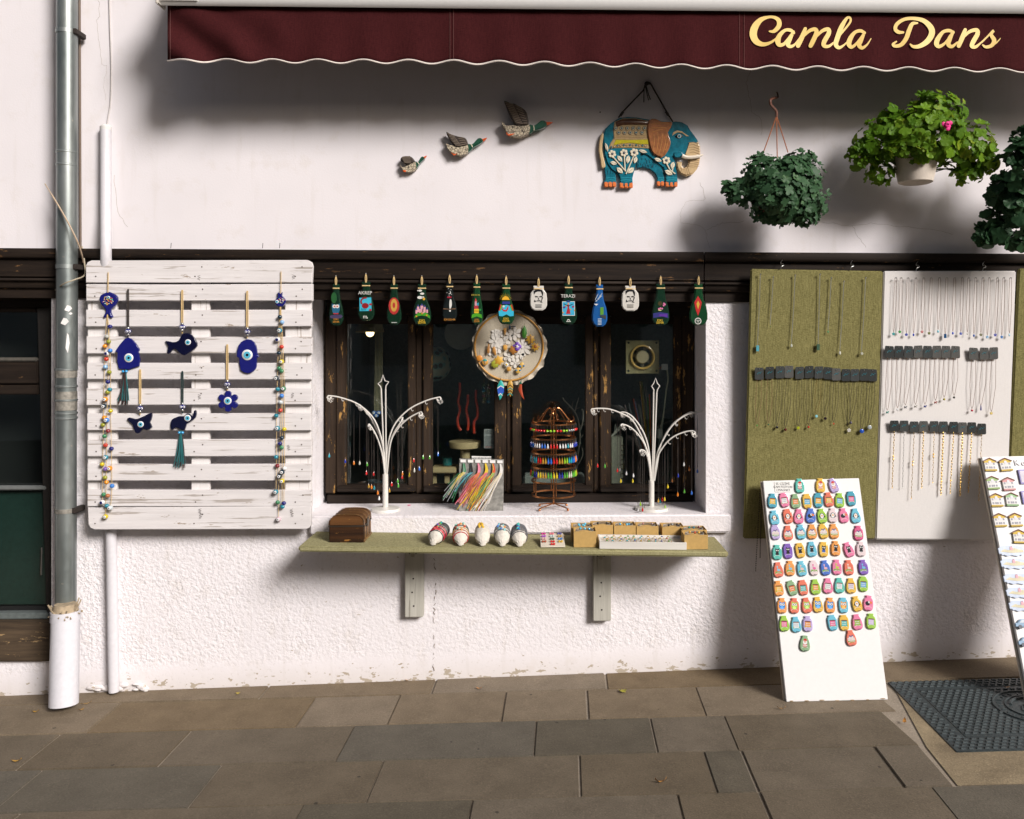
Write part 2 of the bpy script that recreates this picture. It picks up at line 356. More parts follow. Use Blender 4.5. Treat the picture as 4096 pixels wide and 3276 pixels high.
def line(pts, d, r, k=0):        # photo pixel polyline -> world points
    P = [W(p[0], p[1], p[2] if len(p) > 2 else d) for p in pts]; return smooth(P, k) if k else P
_fc = {}
def text_mesh(s, mat, size=.02, ext=.0004):
    key = (s, size, ext)
    if key in _fc: me = _fc[key].copy()
    else:
        cu = bpy.data.curves.new('t', 'FONT'); cu.body = s; cu.size = size; cu.extrude = ext; cu.align_x = 'CENTER'; cu.align_y = 'CENTER'; cu.resolution_u = 2
        ob = bpy.data.objects.new('t', cu); COL.objects.link(ob); dg = bpy.context.evaluated_depsgraph_get()
        me = bpy.data.meshes.new_from_object(ob.evaluated_get(dg)); bpy.data.objects.remove(ob); bpy.data.curves.remove(cu); _fc[key] = me
    me.materials.clear(); me.materials.append(mat); return me
def text(name, s, px, py, d, hpx, mat, parent, rot=0):
    me = text_mesh(s, mat, hpx * S(d) * 1.4); p = W(px, py, d)
    return put(name, me, parent, Matrix.Translation(p - WL[parent.name]) @ Matrix.Rotation(R(90), 4, 'X') @ Matrix.Rotation(R(rot), 4, 'Z'))

# ================================================================== SETTING
# ---- pavement: base sheet + slabs, each a piece of its own
gs = MB().add([G(-60, -60, -.034), G(60, -60, -.034), G(60, 40, -.034), G(-60, 40, -.034)], [(0, 1, 2, 3)])
tag(gs.build('ground', M_STREET, None), kind='structure')
pav = MB().add([G(-5, 1.2, -.0065), G(5, 1.2, -.0065), G(5, 4.4, -.0065), G(-5, 4.4, -.0065)], [(0, 1, 2, 3)]).build('pavement', M_MORTAR)
tag(pav, kind='structure')
ROWS = [(3.95, 3.6385, [-2200, -900, 1033, 1724, 2428, 3300, 4700, 5900], 3.6385),
        (3.6385, 3.357, [-2000, -500, 336, 1178, 1550, 2003, 2352, 2824, 3590], 3.357),
        (3.357, 3.075, [-1600, -560, 58, 628, 1344, 2133, 2630, 2953, 3680], 3.075),
        (3.075, 2.791, [-1800, -800, -40, 750, 1461, 2321, 2868, 3033, 3621, 3813], 2.791),
        (2.791, 2.51, [-1500, -700, 83, 1217, 1890, 2710, 3035, 3725, 4420, 5200, 6000], 2.791),
        (2.51, 2.23, [-1300, -500, 400, 1000, 1700, 2500, 3300, 4000, 4800, 5600], 2.51),
        (2.23, 1.95, [-1300, -600, 100, 900, 1800, 2400, 3200, 4200, 5000], 2.23)]
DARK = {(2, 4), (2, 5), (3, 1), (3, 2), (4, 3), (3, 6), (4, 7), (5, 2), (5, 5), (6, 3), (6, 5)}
rs = random.Random(3)
for ri, (qa, qb, js, qr) in enumerate(ROWS):
    for k in range(len(js) - 1):
        a, b = ((js[k] - PX0) / FPX * qr, (js[k + 1] - PX0) / FPX * qr)
        g = .0016 + rs.random() * .0016; dz = rs.uniform(-.0016, .0016); t = [rs.uniform(-.0035, .0035) for _ in range(4)]
        end = ri in (1, 2, 3) and k == len(js) - 2        # these stop at the drain cover, cut on the slant
        sl = [0, .105, .095, .0][ri] if end else 0
        top = [G(a + g + t[0], qb + g, dz), G(b - g + t[1], qb + g, dz), G(b - g + t[1] - sl * .35, qa - g, dz), G(a + g + t[0], qa - g, dz)]
        bot = [p - Vector((0, 0, .028)) for p in top]
        MB().hexa(top, bot).build('paving_slab', M_SLABD if (ri, k) in DARK else M_SLAB if ri < 2 else M_SLABSHADE, pav, .0028, 2)
# crumbled concrete around the drain cover
cc = [G(.96, 3.645, -.004)]
lat = lambda px, q: (px - PX0) / FPX * q
MB().add([G(lat(3570, 3.62), 3.637, -.0025), G(lat(3700, 3.075), 3.06, -.0025), G(lat(3830, 2.80), 2.797, -.0025), G(4.0, 2.797, -.0025), G(4.0, 3.637, -.0025)], [(0, 1, 2, 3, 4)]).build('concrete_bed', M_CONC, pav)

# ---- cast iron drain cover
LC = [lat(3552, 3.62), lat(3790, 3.02)]
dc = thing('drain_cover', 'dark cast iron drain cover with studded pattern and round emblem beside white board', 'drain cover', G(1.75, 3.3, .004))
q0, q1 = 3.625, 3.015; lx0, lx1 = lat(3560, 3.6), lat(3560, 3.6) + 1.05
skew = lambda lx, q: lx + (3.625 - q) * .02
def gp(lx, q, h): return G(skew(lx, q), q, h + .004)
LID = (lx0 + .085, lx1 - .085, q0 - .075, q1 + .105)
def slab4(mb, a, b, c, e, h0, h1): mb.hexa([gp(a, e, h1), gp(b, e, h1), gp(b, c, h1), gp(a, c, h1)], [gp(a, e, h0), gp(b, e, h0), gp(b, c, h0), gp(a, c, h0)])
fr = MB()
for a, b, c, e in ((lx0, lx1, q0, LID[2] + .003), (lx0, lx1, LID[3] - .003, q1), (lx0, LID[0] - .003, LID[2] + .003, LID[3] - .003), (LID[1] + .003, lx1, LID[2] + .003, LID[3] - .003)):
    slab4(fr, a, b, c, e, -.03, -.002)
fr.build('frame', M_IRON, dc, .002, 1)
ld = MB(); slab4(ld, LID[0], LID[1], LID[2], LID[3], -.03, -.003); ld.build('lid', M_IRON, dc, .0015, 1)
EC = ((LID[0] + LID[1]) / 2 - .06, (LID[2] + LID[3]) / 2 + .01)
stf, stl = MB(), MB()
ny, nx = 26, 36
for i in range(nx):
    for j in range(ny):
        cx = lx0 + .016 + (lx1 - lx0 - .03) * (i + (.5 if j % 2 else 0)) / nx; cq = q0 - .014 - (q0 - q1 - .03) * j / (ny - 1)
        inl = LID[0] + .012 < cx < LID[1] - .012 and LID[3] + .01 < cq < LID[2] - .01
        nearl = LID[0] - .014 < cx < LID[1] + .014 and LID[3] - .012 < cq < LID[2] + .012
        if inl and math.hypot((cx - EC[0]), (cq - EC[1])) < .155: continue
        if not inl and nearl: continue
        tgt = stl if inl else stf; h = -.003 if inl else -.002
        a, b, c, e = cx - .0085, cx + .0085, cq + .0055, cq - .0055
        tgt.hexa([gp(a + .0015, e + .0015, h + .005), gp(b - .0015, e + .0015, h + .005), gp(b - .0015, c - .0015, h + .005), gp(a + .0015, c - .0015, h + .005)],
                 [gp(a, e, h - .001), gp(b, e, h - .001), gp(b, c, h - .001), gp(a, c, h - .001)])
tag(stf.build('frame_studs', M_IRON, dc, 0, 1, False), kind='stuff'); tag(stl.build('lid_studs', M_IRON, dc, 0, 1, False), kind='stuff')
ring = lambda r, m=36: [gp(EC[0] + r * math.cos(6.2832 * k / m), EC[1] + r * math.sin(6.2832 * k / m), -.001) for k in range(m + 1)]
em = MB().tube(ring(.148), .004, 5).tube(ring(.104), .0035, 5)
for k in range(9):
    x = EC[0] - .062 + k * .0155; hh = .03 + .025 * math.sin(k * .8)
    em.tube([gp(x, EC[1] - hh, -.001), gp(x + .02, EC[1] + hh * .6, -.001)], .0035, 4)
em.tube([gp(EC[0] + .085 * math.cos(a * .1), EC[1] + .085 * math.sin(a * .1), -.001) for a in range(3, 29)], .006, 5)
em.build('emblem', M_IRON, dc)
for k in range(26):       # worn raised characters round the rim of the emblem, unreadable in the photo
    a = .25 + k * .225
    r0, r1 = .118, .134; MB().tube([gp(EC[0] + r0 * math.cos(a), EC[1] + r0 * math.sin(a), -.0015), gp(EC[0] + r1 * math.cos(a + (.05 if k % 3 else -.04)), EC[1] + r1 * math.sin(a + .03), -.0015)], .003, 4).build('rim_mark', M_IRON, dc)

# ---- facade (building)
ZB = lambda py, d=0: W(2048, py, d).z
XP = lambda px, d=0: W(px, 1350, d).x
fac = thing('shop_building', 'white plastered shop front with dark timber beam and recessed four pane window', 'building', (0, .3, -.1))
def wall_grid(name, x0, x1, z0, z1, mat, st=None):
    mb = MB().add([(x0, 0, z0), (x1, 0, z0), (x1, 0, z1), (x0, 0, z1)], [(0, 1, 2, 3)]); return mb
zt = ZB(1000)
MB().box(-7, 7, .0, .35, zt - .02, 5.2).build('upper_wall', M_UP, fac)
JL, JR, zso, zsi = XP(1226), XP(2824), W(2048, 2062, .03).z, 0
SR = .28
lw = MB()
xL0, xL1 = XP(-700), XP(204)
zs_top = zso - .004
for x0, x1, z0, z1 in ((-7, xL0, -.4, zt), (xL1, JL, -.4, zt), (JR, 7, -.4, zt), (JL, JR, -.4, zs_top), (xL0, xL1, -.4, W(100, 2642, 0).z)):
    lw.quad((x0, .003, z0), (x1, .003, z0), (x1, .003, z1), (x0, .003, z1))
for x in (JL, JR): lw.quad((x, .003, zs_top), (x, .34, zs_top), (x, .34, zt), (x, .003, zt))
for x in (xL0, xL1): lw.quad((x, .003, W(100, 2642, 0).z), (x, .3, W(100, 2642, 0).z), (x, .3, zt), (x, .003, zt))
lw.quad((JL, .003, zs_top), (JR, .003, zs_top), (JR, .36, zs_top), (JL, .36, zs_top))
lw.quad((xL0, .003, W(100, 2642, 0).z), (xL1, .003, W(100, 2642, 0).z), (xL1, .36, W(100, 2642, 0).z), (xL0, .36, W(100, 2642, 0).z))
lw.build('lower_wall', M_LOW, fac, 0, 1, False)
# rounded plaster edge right of window and window sill
sl0, sl1 = XP(1238, .03), XP(2925, .03)
sill = MB().hexa([(sl0, -.03, zso - .082), (sl1, -.03, zso - .082), (sl1, .0, zso - .082), (sl0, .0, zso - .082)], [(sl0, -.03, zso), (sl1, -.03, zso), (sl1, .0, zso), (sl0, .0, zso)])
sill2 = MB().box(JL + .001, JR - .001, -.001, SR + .05, zso - .06, zso - .0006)
so = sill.build('window_sill', M_SILL, fac, .007, 3); sill2.build('sill_top', M_SILL, fac)
# timber beam
def beam(px0, px1, ya, yb, prof, name, mat, parent):
    mb = MB(); A = [W(px0, y + (yb - 0) * (px0 / 4096), d) for y, d in prof]; B = [W(px1, y + (yb - 0) * (px1 / 4096), d) for y, d in prof]
    n = len(prof); mb.add(A + B, [(i, i + 1, n + i + 1, n + i) for i in range(n - 1)] + [tuple(range(n)), tuple(range(2 * n - 1, n - 1, -1))]); return mb.build(name, mat, parent, .0015, 1)
PR = [(992, -.05), (992, .052), (1012, .055), (1030, .048), (1033, .030), (1106, .030), (1107, .016), (1111, .016), (1112, .038), (1121, .040), (1124, .026), (1150, .024), (1153, .010), (1192, .008), (1192, -.05)]
for a, b in ((-1200, 243), (246, 2815), (2818, 5200)): beam(a, b, 0, 23, PR, 'timber_beam', M_DARKX, fac)
# old nails on top of the beam
for px in (683, 1050, 1118): MB().tube([W(px, 993, .02), W(px + 2, 972, .03)], .0012, 5).build('nail', M_DCORD, fac)

# ---- main window: frame, four sashes
def vbox(px0, px1, py0, py1, d, t, name, mat, parent, bev=.004):
    a, b = W(px0, py1, d), W(px1, py0, d); return MB().box(a.x, b.x, -d, -d + t, a.z, b.z).build(name, mat, parent, bev, 2)
win = vbox(1306, 2772, 1974, 2024, -.262, .075, 'window', M_DARKX, fac)          # bottom rail carries the rest
vbox(1306, 2772, 1130, 1262, -.275, .06, 'head_rail', M_DARKX, win); 
vbox(1300, 1343, 1262, 1974, -.272, .06, 'frame_stile', M_DARKZ, win); vbox(2729, 2775, 1262, 1974, -.272, .06, 'frame_stile', M_DARKZ, win)
for a, b in ((1664, 1690), (2026, 2046), (2375, 2398)): vbox(a, b, 1262, 1974, -.29, .05, 'mullion', M_DARKZ, win)
SASH = [((1343, 1664), (1384, 1631)), ((1690, 2026), (1729, 1977)), ((2046, 2375), (2085, 2341)), ((2398, 2729), (2444, 2695))]
for (o0, o1), (p0, p1) in SASH:
    dd = -.274
    s = vbox(o0 + 2, p0, 1262, 1968, dd, .035, 'sash', M_DARKZ, win)
    vbox(p1, o1 - 2, 1262, 1968, dd, .035, 'sash_stile', M_DARKZ, s); vbox(p0, p1, 1262, 1296, dd - .003, .032, 'top_rail', M_DARKX, s); vbox(p0, p1, 1936, 1968, dd - .003, .032, 'bottom_rail', M_DARKX, s)
    a, b = W(o0 + 4, 1968, -.25), W(o1 - 6, 1942, -.25)
    MB().hexa([(a.x, .25, a.z), (b.x, .25, a.z), (b.x, .274, a.z), (a.x, .274, a.z)], [(a.x, .252, b.z - .012), (b.x, .252, b.z - .012), (b.x, .274, b.z), (a.x, .274, b.z)]).build('drip_moulding', M_DARKX, s, .003, 2)
    a, b = W(p0 - 4, 1940, -.292), W(p1 + 4, 1292, -.292)
    MB().box(a.x, b.x, .292, .295, a.z, b.z).build('pane', M_GLASS, s, 0, 1, False)
# ---- room behind it (dark shop interior)
M_ROOM = paint((.24, .33, .31), .9, 0, 0, .3); M_ROOMF = wood('shop_floor_wood', (.05, .03, .018), (.10, .065, .04), 'Y')
rm = MB(); x0, x1, y0, y1, z0, z1 = XP(1000), XP(3050), .36, 2.6, .0, 2.55
rm.quad((x0, y1, z0), (x1, y1, z0), (x1, y1, z1), (x0, y1, z1)); rm.quad((x0, y0, z0), (x0, y1, z0), (x0, y1, z1), (x0, y0, z1)); rm.quad((x1, y0, z0), (x1, y1, z0), (x1, y1, z1), (x1, y0, z1))
rm.quad((x0, y0, z1), (x1, y0, z1), (x1, y1, z1), (x0, y1, z1))
room = rm.build('interior_walls', M_ROOM, fac, 0, 1, False)
MB().quad((x0, y0, z0), (x1, y0, z0), (x1, y1, z0), (x0, y1, z0)).build('interior_floor', M_ROOMF, fac, 0, 1, False)
zi = W(2048, 1972, -.36).z
MB().box(JL - .1, JR + .1, .345, .62, zi - .04, zi).build('inner_ledge', M_DARKX, fac, .003)
# ---- neighbouring dark shop window left of the drainpipe
lz = lambda y, d: W(100, y, d).z
sw = vbox(-690, 206, 1160, 1228, -.06, .07, 'side_window', M_DARKX, fac)
M_DK = paint((.012, .009, .007), .7, 0, 0, .5)
a0, a1 = XP(-690, -.08), XP(214, -.08)
MB().hexa([W(146, 1228, -.075), W(204, 1228, -.075), W(222, 2484, -.075), W(186, 2484, -.075)], [p + Vector((0, .06, 0)) for p in (W(146, 1228, -.075), W(204, 1228, -.075), W(222, 2484, -.075), W(186, 2484, -.075))]).build('stile', M_DK, sw, .004)
vbox(-690, 146, 1228, 1248, -.08, .05, 'top_rail', M_DARKX, sw); vbox(-690, 150, 1436, 1536, -.075, .06, 'mid_rail', M_DARKX, sw)
vbox(-690, 146, 1430, 1446, -.065, .02, 'ledge', paint((.10, .09, .075), .8, 0, 0, .3), sw)
vbox(-690, 152, 1536, 1580, -.085, .05, 'lower_top_rail', M_DARKX, sw)
vbox(-690, 182, 1944, 1964, -.07, .03, 'glazing_bar', paint((.16, .17, .165), .6, 0, 0, .2), sw)
vbox(-690, 188, 2452, 2484, -.06, .06, 'bottom_rail', paint((.13, .15, .145), .6, 0, 0, .3), sw)
vbox(-690, 188, 2424, 2452, -.10, .04, 'gasket', M_BLACK, sw)
def pane(px0, px1, py0, py1, d, mat): 
    a, b = W(px0, py1, d), W(px1, py0, d); MB().box(a.x, b.x, -d, -d + .004, a.z, b.z).build('pane', mat, sw, 0, 1, False)
pane(-690, 148, 1246, 1438, -.11, M_GLASS); pane(-690, 176, 1578, 1946, -.11, M_GLASS)
vbox(-690, 190, 1962, 2426, -.105, .02, 'green_panel', paint((.010, .028, .022), .25, 0, .1, .2), sw)
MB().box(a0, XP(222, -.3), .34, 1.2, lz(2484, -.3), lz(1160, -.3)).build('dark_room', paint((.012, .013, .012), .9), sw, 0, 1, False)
MB().hexa([W(-690, 2490, -.02), W(214, 2490, -.02), W(214, 2646, .02), W(-690, 2646, .02)], [p + Vector((0, .1, 0)) for p in (W(-690, 2490, -.02), W(214, 2490, -.02), W(214, 2646, .02), W(-690, 2646, .02))]).build('weathered_sill', wood('weathered_sill_wood', (.035, .024, .016), (.11, .075, .045), 'X', (.30, .20, .10), .68), sw, .004)
MB().tube(line([(167, 2190), (165, 2300)], -.08, 1), .003, 6).build('handle', M_STEEL, sw)
# hairline cracks in the plaster
CR = [[(395, 0), (400, 60), (388, 82), (398, 170), (405, 255), (430, 265), (415, 330), (428, 420)], [(2800, 730), (2822, 790), (2815, 800), (2745, 805), (2720, 850), (2725, 890), (2800, 905), (2825, 920), (2830, 970), (2845, 1000)],
      [(3240, 885), (3330, 892), (3400, 905), (3480, 893), (3600, 905), (3750, 920), (3830, 945)], [(3005, 275), (2985, 330), (3000, 400), (3010, 450), (3050, 480), (3045, 560)], [(2825, 920), (2870, 900), (2900, 892), (2990, 885)],
      [(3410, 905), (3440, 960), (3470, 1000)], [(455, 700), (470, 850), (520, 920)], [(3840, 240), (3850, 300)]]
for pl in CR:
    P = []
    for i in range(len(pl) - 1):
        for k in range(5):
            t = k / 5; P.append((pl[i][0] * (1 - t) + pl[i + 1][0] * t + rs.uniform(-4, 4), pl[i][1] * (1 - t) + pl[i + 1][1] * t + rs.uniform(-3, 3)))
    MB().tube(line(P, 0.0, 1), .0007, 3).build('hairline_crack', paint((.36, .31, .26), .9), fac)
P = [(1735 + rs.uniform(-5, 5) + max(0, 40 * math.sin((y - 2200) * .012)) * .2, y) for y in range(2215, 2700, 9)]
seg = MB()
for i in range(len(P) - 1):
    if rs.random() < .5: seg.tube(line([P[i], P[i + 1]], -.002, 1), rs.uniform(.0006, .0022), 4)
tag(seg.build('plaster_crack', paint((.22, .17, .13), .9), fac), kind='stuff')
# crumbled plaster at the foot of the wall beside the pipes
for k in range(16):
    px = 330 + rs.random() * 260; p = W(px, 2745 + rs.uniform(-26, 8), .0)
    MB().ball((p.x, -.004, gz(p.x, 0) + rs.uniform(.0, .035)), (rs.uniform(.012, .03), .009, rs.uniform(.006, .016)), 9, 6).build('plaster_lump', M_LOW, fac)

# ---- house across the street (seen only as the dark reflection in the panes; it also shades the street)
ob = thing('opposite_house', 'long grey stone house across the street mirrored in the window panes', 'building', (0, -11.5, 0))
HZ = 5.2
MB().box(-26, 24, -13, -11, -.6, HZ).build('wall', paint((.44, .48, .47), .9), ob)
MB().hexa([(-26.4, -14, HZ + .1), (24.4, -14, HZ + .1), (24.4, -10.7, HZ + .02), (-26.4, -10.7, HZ + .02)], [(-26.4, -14, HZ + .3), (24.4, -14, HZ + .3), (24.4, -10.7, HZ + .2), (-26.4, -10.7, HZ + .2)]).build('roof', paint((.10, .05, .035), .9), ob)
for i in range(12):
    for zz in (1.0, 3.9):
        x = -22 + i * 3.8; wd = MB().box(x, x + 1.2, -11.02, -10.96, zz, zz + 1.5).build('window', paint((.02, .022, .025), .2), ob)

# ================================================================== PIPES AND CABLES
dp = thing('drainpipe', 'grey zinc drainpipe with a white cast foot standing beside the slatted pallet', 'drainpipe', W(255, 2820, .17))
def up(px, d, py): return W(px, py, d)
dpd = .075
def vtube(px, d, ya, yb, r, name, mat, par, n=20):
    a, b = W(px, ya, d), W(px, yb, d); a.x = b.x; return MB().tube([a, b], r, n).build(name, mat, par)
r_p = 38 * S(dpd)
vtube(268, dpd, 1480, -120, r_p, 'upper_pipe', M_ZINC, dp); vtube(264, dpd, 2470, 1478, r_p * .985, 'lower_pipe', M_ZINC, dp)
for y, rr in ((610, 1.03), (662, 1.03), (1478, 1.04), (1545, 1.04), (1600, 1.05), (1652, 1.05), (1672, 1.04)):
    p = W(267 if y < 1400 else 265, y, dpd); MB().lathe([(r_p * .98, -.006), (r_p * rr * 1.02, -.003), (r_p * rr * 1.02, .003), (r_p * .98, .006)], p, 'Z', 24).build('joint_ring', M_ZINC, dp)
M_STAIN = paint((.33, .31, .27), .6, .4, 0, .6)
for y0_, y1_ in ((1482, 1510), (1565, 1640)):
    a, b = W(265, y1_, dpd), W(265, y0_, dpd); MB().lathe([(r_p * 1.012, a.z), (r_p * 1.02, (a.z + b.z) / 2), (r_p * 1.012, b.z)], (a.x, a.y, 0), 'Z', 24).build('grubby_collar', M_STAIN, dp)
for y in (130, 1068, 2040):
    p = W(267 if y < 1400 else 264, y, dpd); bo = MB().lathe([(r_p * 1.0, -.009), (r_p * 1.045, -.009), (r_p * 1.045, .009), (r_p, .009)], p, 'Z', 24).build('pipe_clamp', M_STAIN if y > 2000 else M_ZINC, dp)
    MB().box(p.x + r_p * .75, p.x + r_p * 1.25, p.y - .022, p.y + .06, p.z - .012, p.z + .012).build('clamp_bolt', M_DCORD, bo, .003)
for px, py, w_, h_ in ((290, 1235, 11, 13), (279, 1287, 14, 15), (297, 1255, 5, 5), (289, 1372, 6, 40), (229, 1294, 4, 6)):
    lp = [(px - w_, py + h_ * .5), (px - w_ * .2, py - h_), (px + w_ * .6, py - h_ * .8), (px + w_, py), (px + w_ * .2, py + h_)]
    c = W(268, py, dpd); vs = []
    for x, y in lp:
        q = W(x, y, dpd); dx = max(-r_p * .98, min(r_p * .98, q.x - c.x)); vs.append((c.x + dx, c.y - math.sqrt(r_p ** 2 - dx * dx) - .002, q.z))
    MB().add(vs, [tuple(range(len(vs)))]).build('paint_splash', M_WHITE, dp)
a = W(255, 2818, .165); b = W(262, 2448, .125)
ft = MB().tube([a, a.lerp(b, .9), b], [.056, .0545, .0545], 24).tube([b + Vector((0, 0, -.035)), b + Vector((0, 0, .006))], [.058, .057], 24)
ft.build('white_foot', paint((.67, .66, .70), .45, 0, .1, .08), dp)
rg = MB()
for k in range(40):
    an = rs.random() * 6.28; rr = .045; p = b + Vector((math.cos(an) * rr, math.sin(an) * rr, .0)); rg.tube([p, p + Vector((math.cos(an) * .02, math.sin(an) * .015, rs.uniform(-.02, .045)))], .003, 4)
rg.tube([b, b + Vector((0, 0, .035))], [.052, .042], 16); tag(rg.build('fibre_packing', paint((.42, .33, .22), .95, 0, 0, .4), dp), kind='stuff')
tag(MB().tube(line([(318, -60), (320, 500), (322, 1010)], .012, 1), .005, 8).build('brown_conduit', paint((.16, .115, .085), .6)), 'thin brown conduit running up the wall close beside the drainpipe', 'conduit')
wc = thing('white_conduit', 'white plastic conduit pipe running down behind the slatted pallet to the pavement', 'conduit', W(460, 2765, .02))
P = line([(423, 520, .024), (423, 850, .03), (424, 960, .076), (424, 1050, .076), (425, 1130, .03), (430, 1600, .024), (444, 2115, .024), (456, 2766, .024)], .022, 1)
MB().tube(P, 20 * S(), 16).build('pipe', paint((.66, .64, .67), .5, 0, .05, .08), wc); MB().lathe([(.0235, -.01), (.0235, .012), (.016, .02)], W(423, 518, .022), 'Z', 14).build('end_collar', paint((.7, .68, .66), .6), wc)
MB().tube(line([(437, -40), (441, 120), (445, 250), (443, 400), (433, 470), (424, 522)], .006, 1, 5), .0028, 6).build('cable', paint((.62, .58, .56), .7), wc)
tag(MB().tube(line([(180, 735, .10), (250, 850, .135), (300, 945, .14), (325, 1010, .10), (333, 1050, .06)], 0, 1, 6), [.0022] * 3 + [.0035] * 22, 6).build('loose_cable', paint((.48, .36, .25), .6)), 'stiff tan cable end sticking out across the upper drainpipe', 'cable')
tag(MB().tube(line([(328, 985, .03), (338, 1050, .05), (338, 1100, .06), (300, 1118, .125), (255, 1135, .135), (222, 1160, .07)], 0, 1, 6), .003, 6).build('tan_cable', paint((.42, .36, .26), .6)), 'tan cable looped round the drainpipe under its dark clamp', 'cable')

# ================================================================== AWNING
aw = thing('awning', 'rolled out maroon shop awning with white front bar and scalloped valance', 'awning', W(2400, 20, .3))
AD = .30
def lerpx(a, b, t): return a + (b - a) * t
yt = lambda px: 19 + (px - 650) * (33 / 3446.0); 
bar = MB(); pf = [(0, 0), (.012, -.018), (.03, -.022), (.05, -.012), (.062, .012), (.060, .08), (.045, .12), (.01, .125), (-.02, .11), (-.02, .01)]
A0, A1 = W(648, yt(648), AD), W(4700, yt(4700), AD)
mb = MB(); A = [A0 + Vector((0, -y * .6 + .0, z + .012)) for y, z in pf]; B = [A1 + Vector((0, -y * .6, z + .012)) for y, z in pf]; n = len(pf)
mb.add(A + B, [(i, (i + 1) % n, n + (i + 1) % n, n + i) for i in range(n)] + [tuple(range(n)), tuple(range(2 * n - 1, n - 1, -1))])
bar_o = mb.build('front_bar', paint((.80, .79, .78), .35, 0, .2, .03), aw)
MB().box(A0.x - .008, A0.x + .004, A0.y - .045, A0.y + .03, A0.z - .012, A0.z + .145).build('end_cap', paint((.62, .58, .52), .5), bar_o, .004)
mk = MB()
for r_ in range(2):
    for k in range(14): 
        px = 662 + k * 9.5 + rs.uniform(-1, 1); p = W(px, 4 + r_ * 7, AD); mk.box(p.x, p.x + 7 * S(), A0.y - .0385, A0.y - .036, p.z - .0018, p.z + .0018)
p = W(728, 8, AD); MB().box(p.x - .075, p.x + .075, A0.y - .0365, A0.y - .03, p.z - .008, p.z + .014).build('maker_sticker', paint((.66, .63, .58), .6), bar_o)
mk.build('sticker_print', M_BLACK, bar_o)
# canopy cloth sloping back up to the wall
rz = A0.z + .50
MB().hexa([Vector((A0.x + .01, -AD + .0, A0.z + .11)), Vector((A1.x, -AD + .0, A1.z + .11)), Vector((A1.x, .01, rz)), Vector((A0.x + .01, .01, rz))],
          [Vector((A0.x + .01, -AD + .0, A0.z + .114)), Vector((A1.x, -AD + .0, A1.z + .114)), Vector((A1.x, .01, rz + .004)), Vector((A0.x + .01, .01, rz + .004))]).build('canopy', M_MAROON, aw)
def yb(px):
    base = 240 + (px - 670) * (10 / 1130.0) if px < 1800 else 250 + (px - 1800) * (34 / 2296.0)
    return base - 8 * math.cos((px - 725) / 182.0 * 2 * math.pi) * (1 - .5 * math.exp(-(px - 670) / 150.0)) + 2 * math.sin(px / 377.0)
def fold(px, t):     # cloth depth: loose swags at the free end, slight ripples after
    e = math.exp(-((px - 670) / 330.0) ** 2); u = (px - 670) / 90.0 - t * 3.2
    return AD + .026 * e * math.sin(u * 2.1) * (t ** .6) + .006 * t * math.sin(px / 182.0 * 6.283 + .6) + .004 * math.sin(px / 410.0) * t
nx, nt_ = 300, 12; vs = []; fs = []
for i in range(nx + 1):
    px = 670 + (4640 - 670) * i / nx
    for j in range(nt_ + 1):
        t = j / nt_; py = yt(px) - 6 + (yb(px) - yt(px) + 6) * t; vs.append(W(px, py, fold(px, t)))
for i in range(nx):
    for j in range(nt_): k = i * (nt_ + 1) + j; fs.append((k, k + 1, k + nt_ + 2, k + nt_ + 1))
val = MB().add(vs, fs).build('valance', M_MAROON, aw, 0, 1, True, 180)
sol = val.modifiers.new('thick', 'SOLIDIFY'); sol.thickness = .002
MB().tube([W(670 + (4640 - 670) * i / 500, yb(670 + (4640 - 670) * i / 500), fold(670 + (4640 - 670) * i / 500, 1) + .001) for i in range(501)], .0034, 6).build('scalloped_trim', paint((.80, .72, .66), .7), val)
M_SEAM = paint((.16, .06, .055), .9)
for px in (681, 1800, 1814, 2958, 2977): MB().tube([W(px, yt(px) + (yb(px) - yt(px)) * t / 14, fold(px, t / 14) + .0022) for t in range(15)], .0009, 4).build('seam', M_SEAM, val)
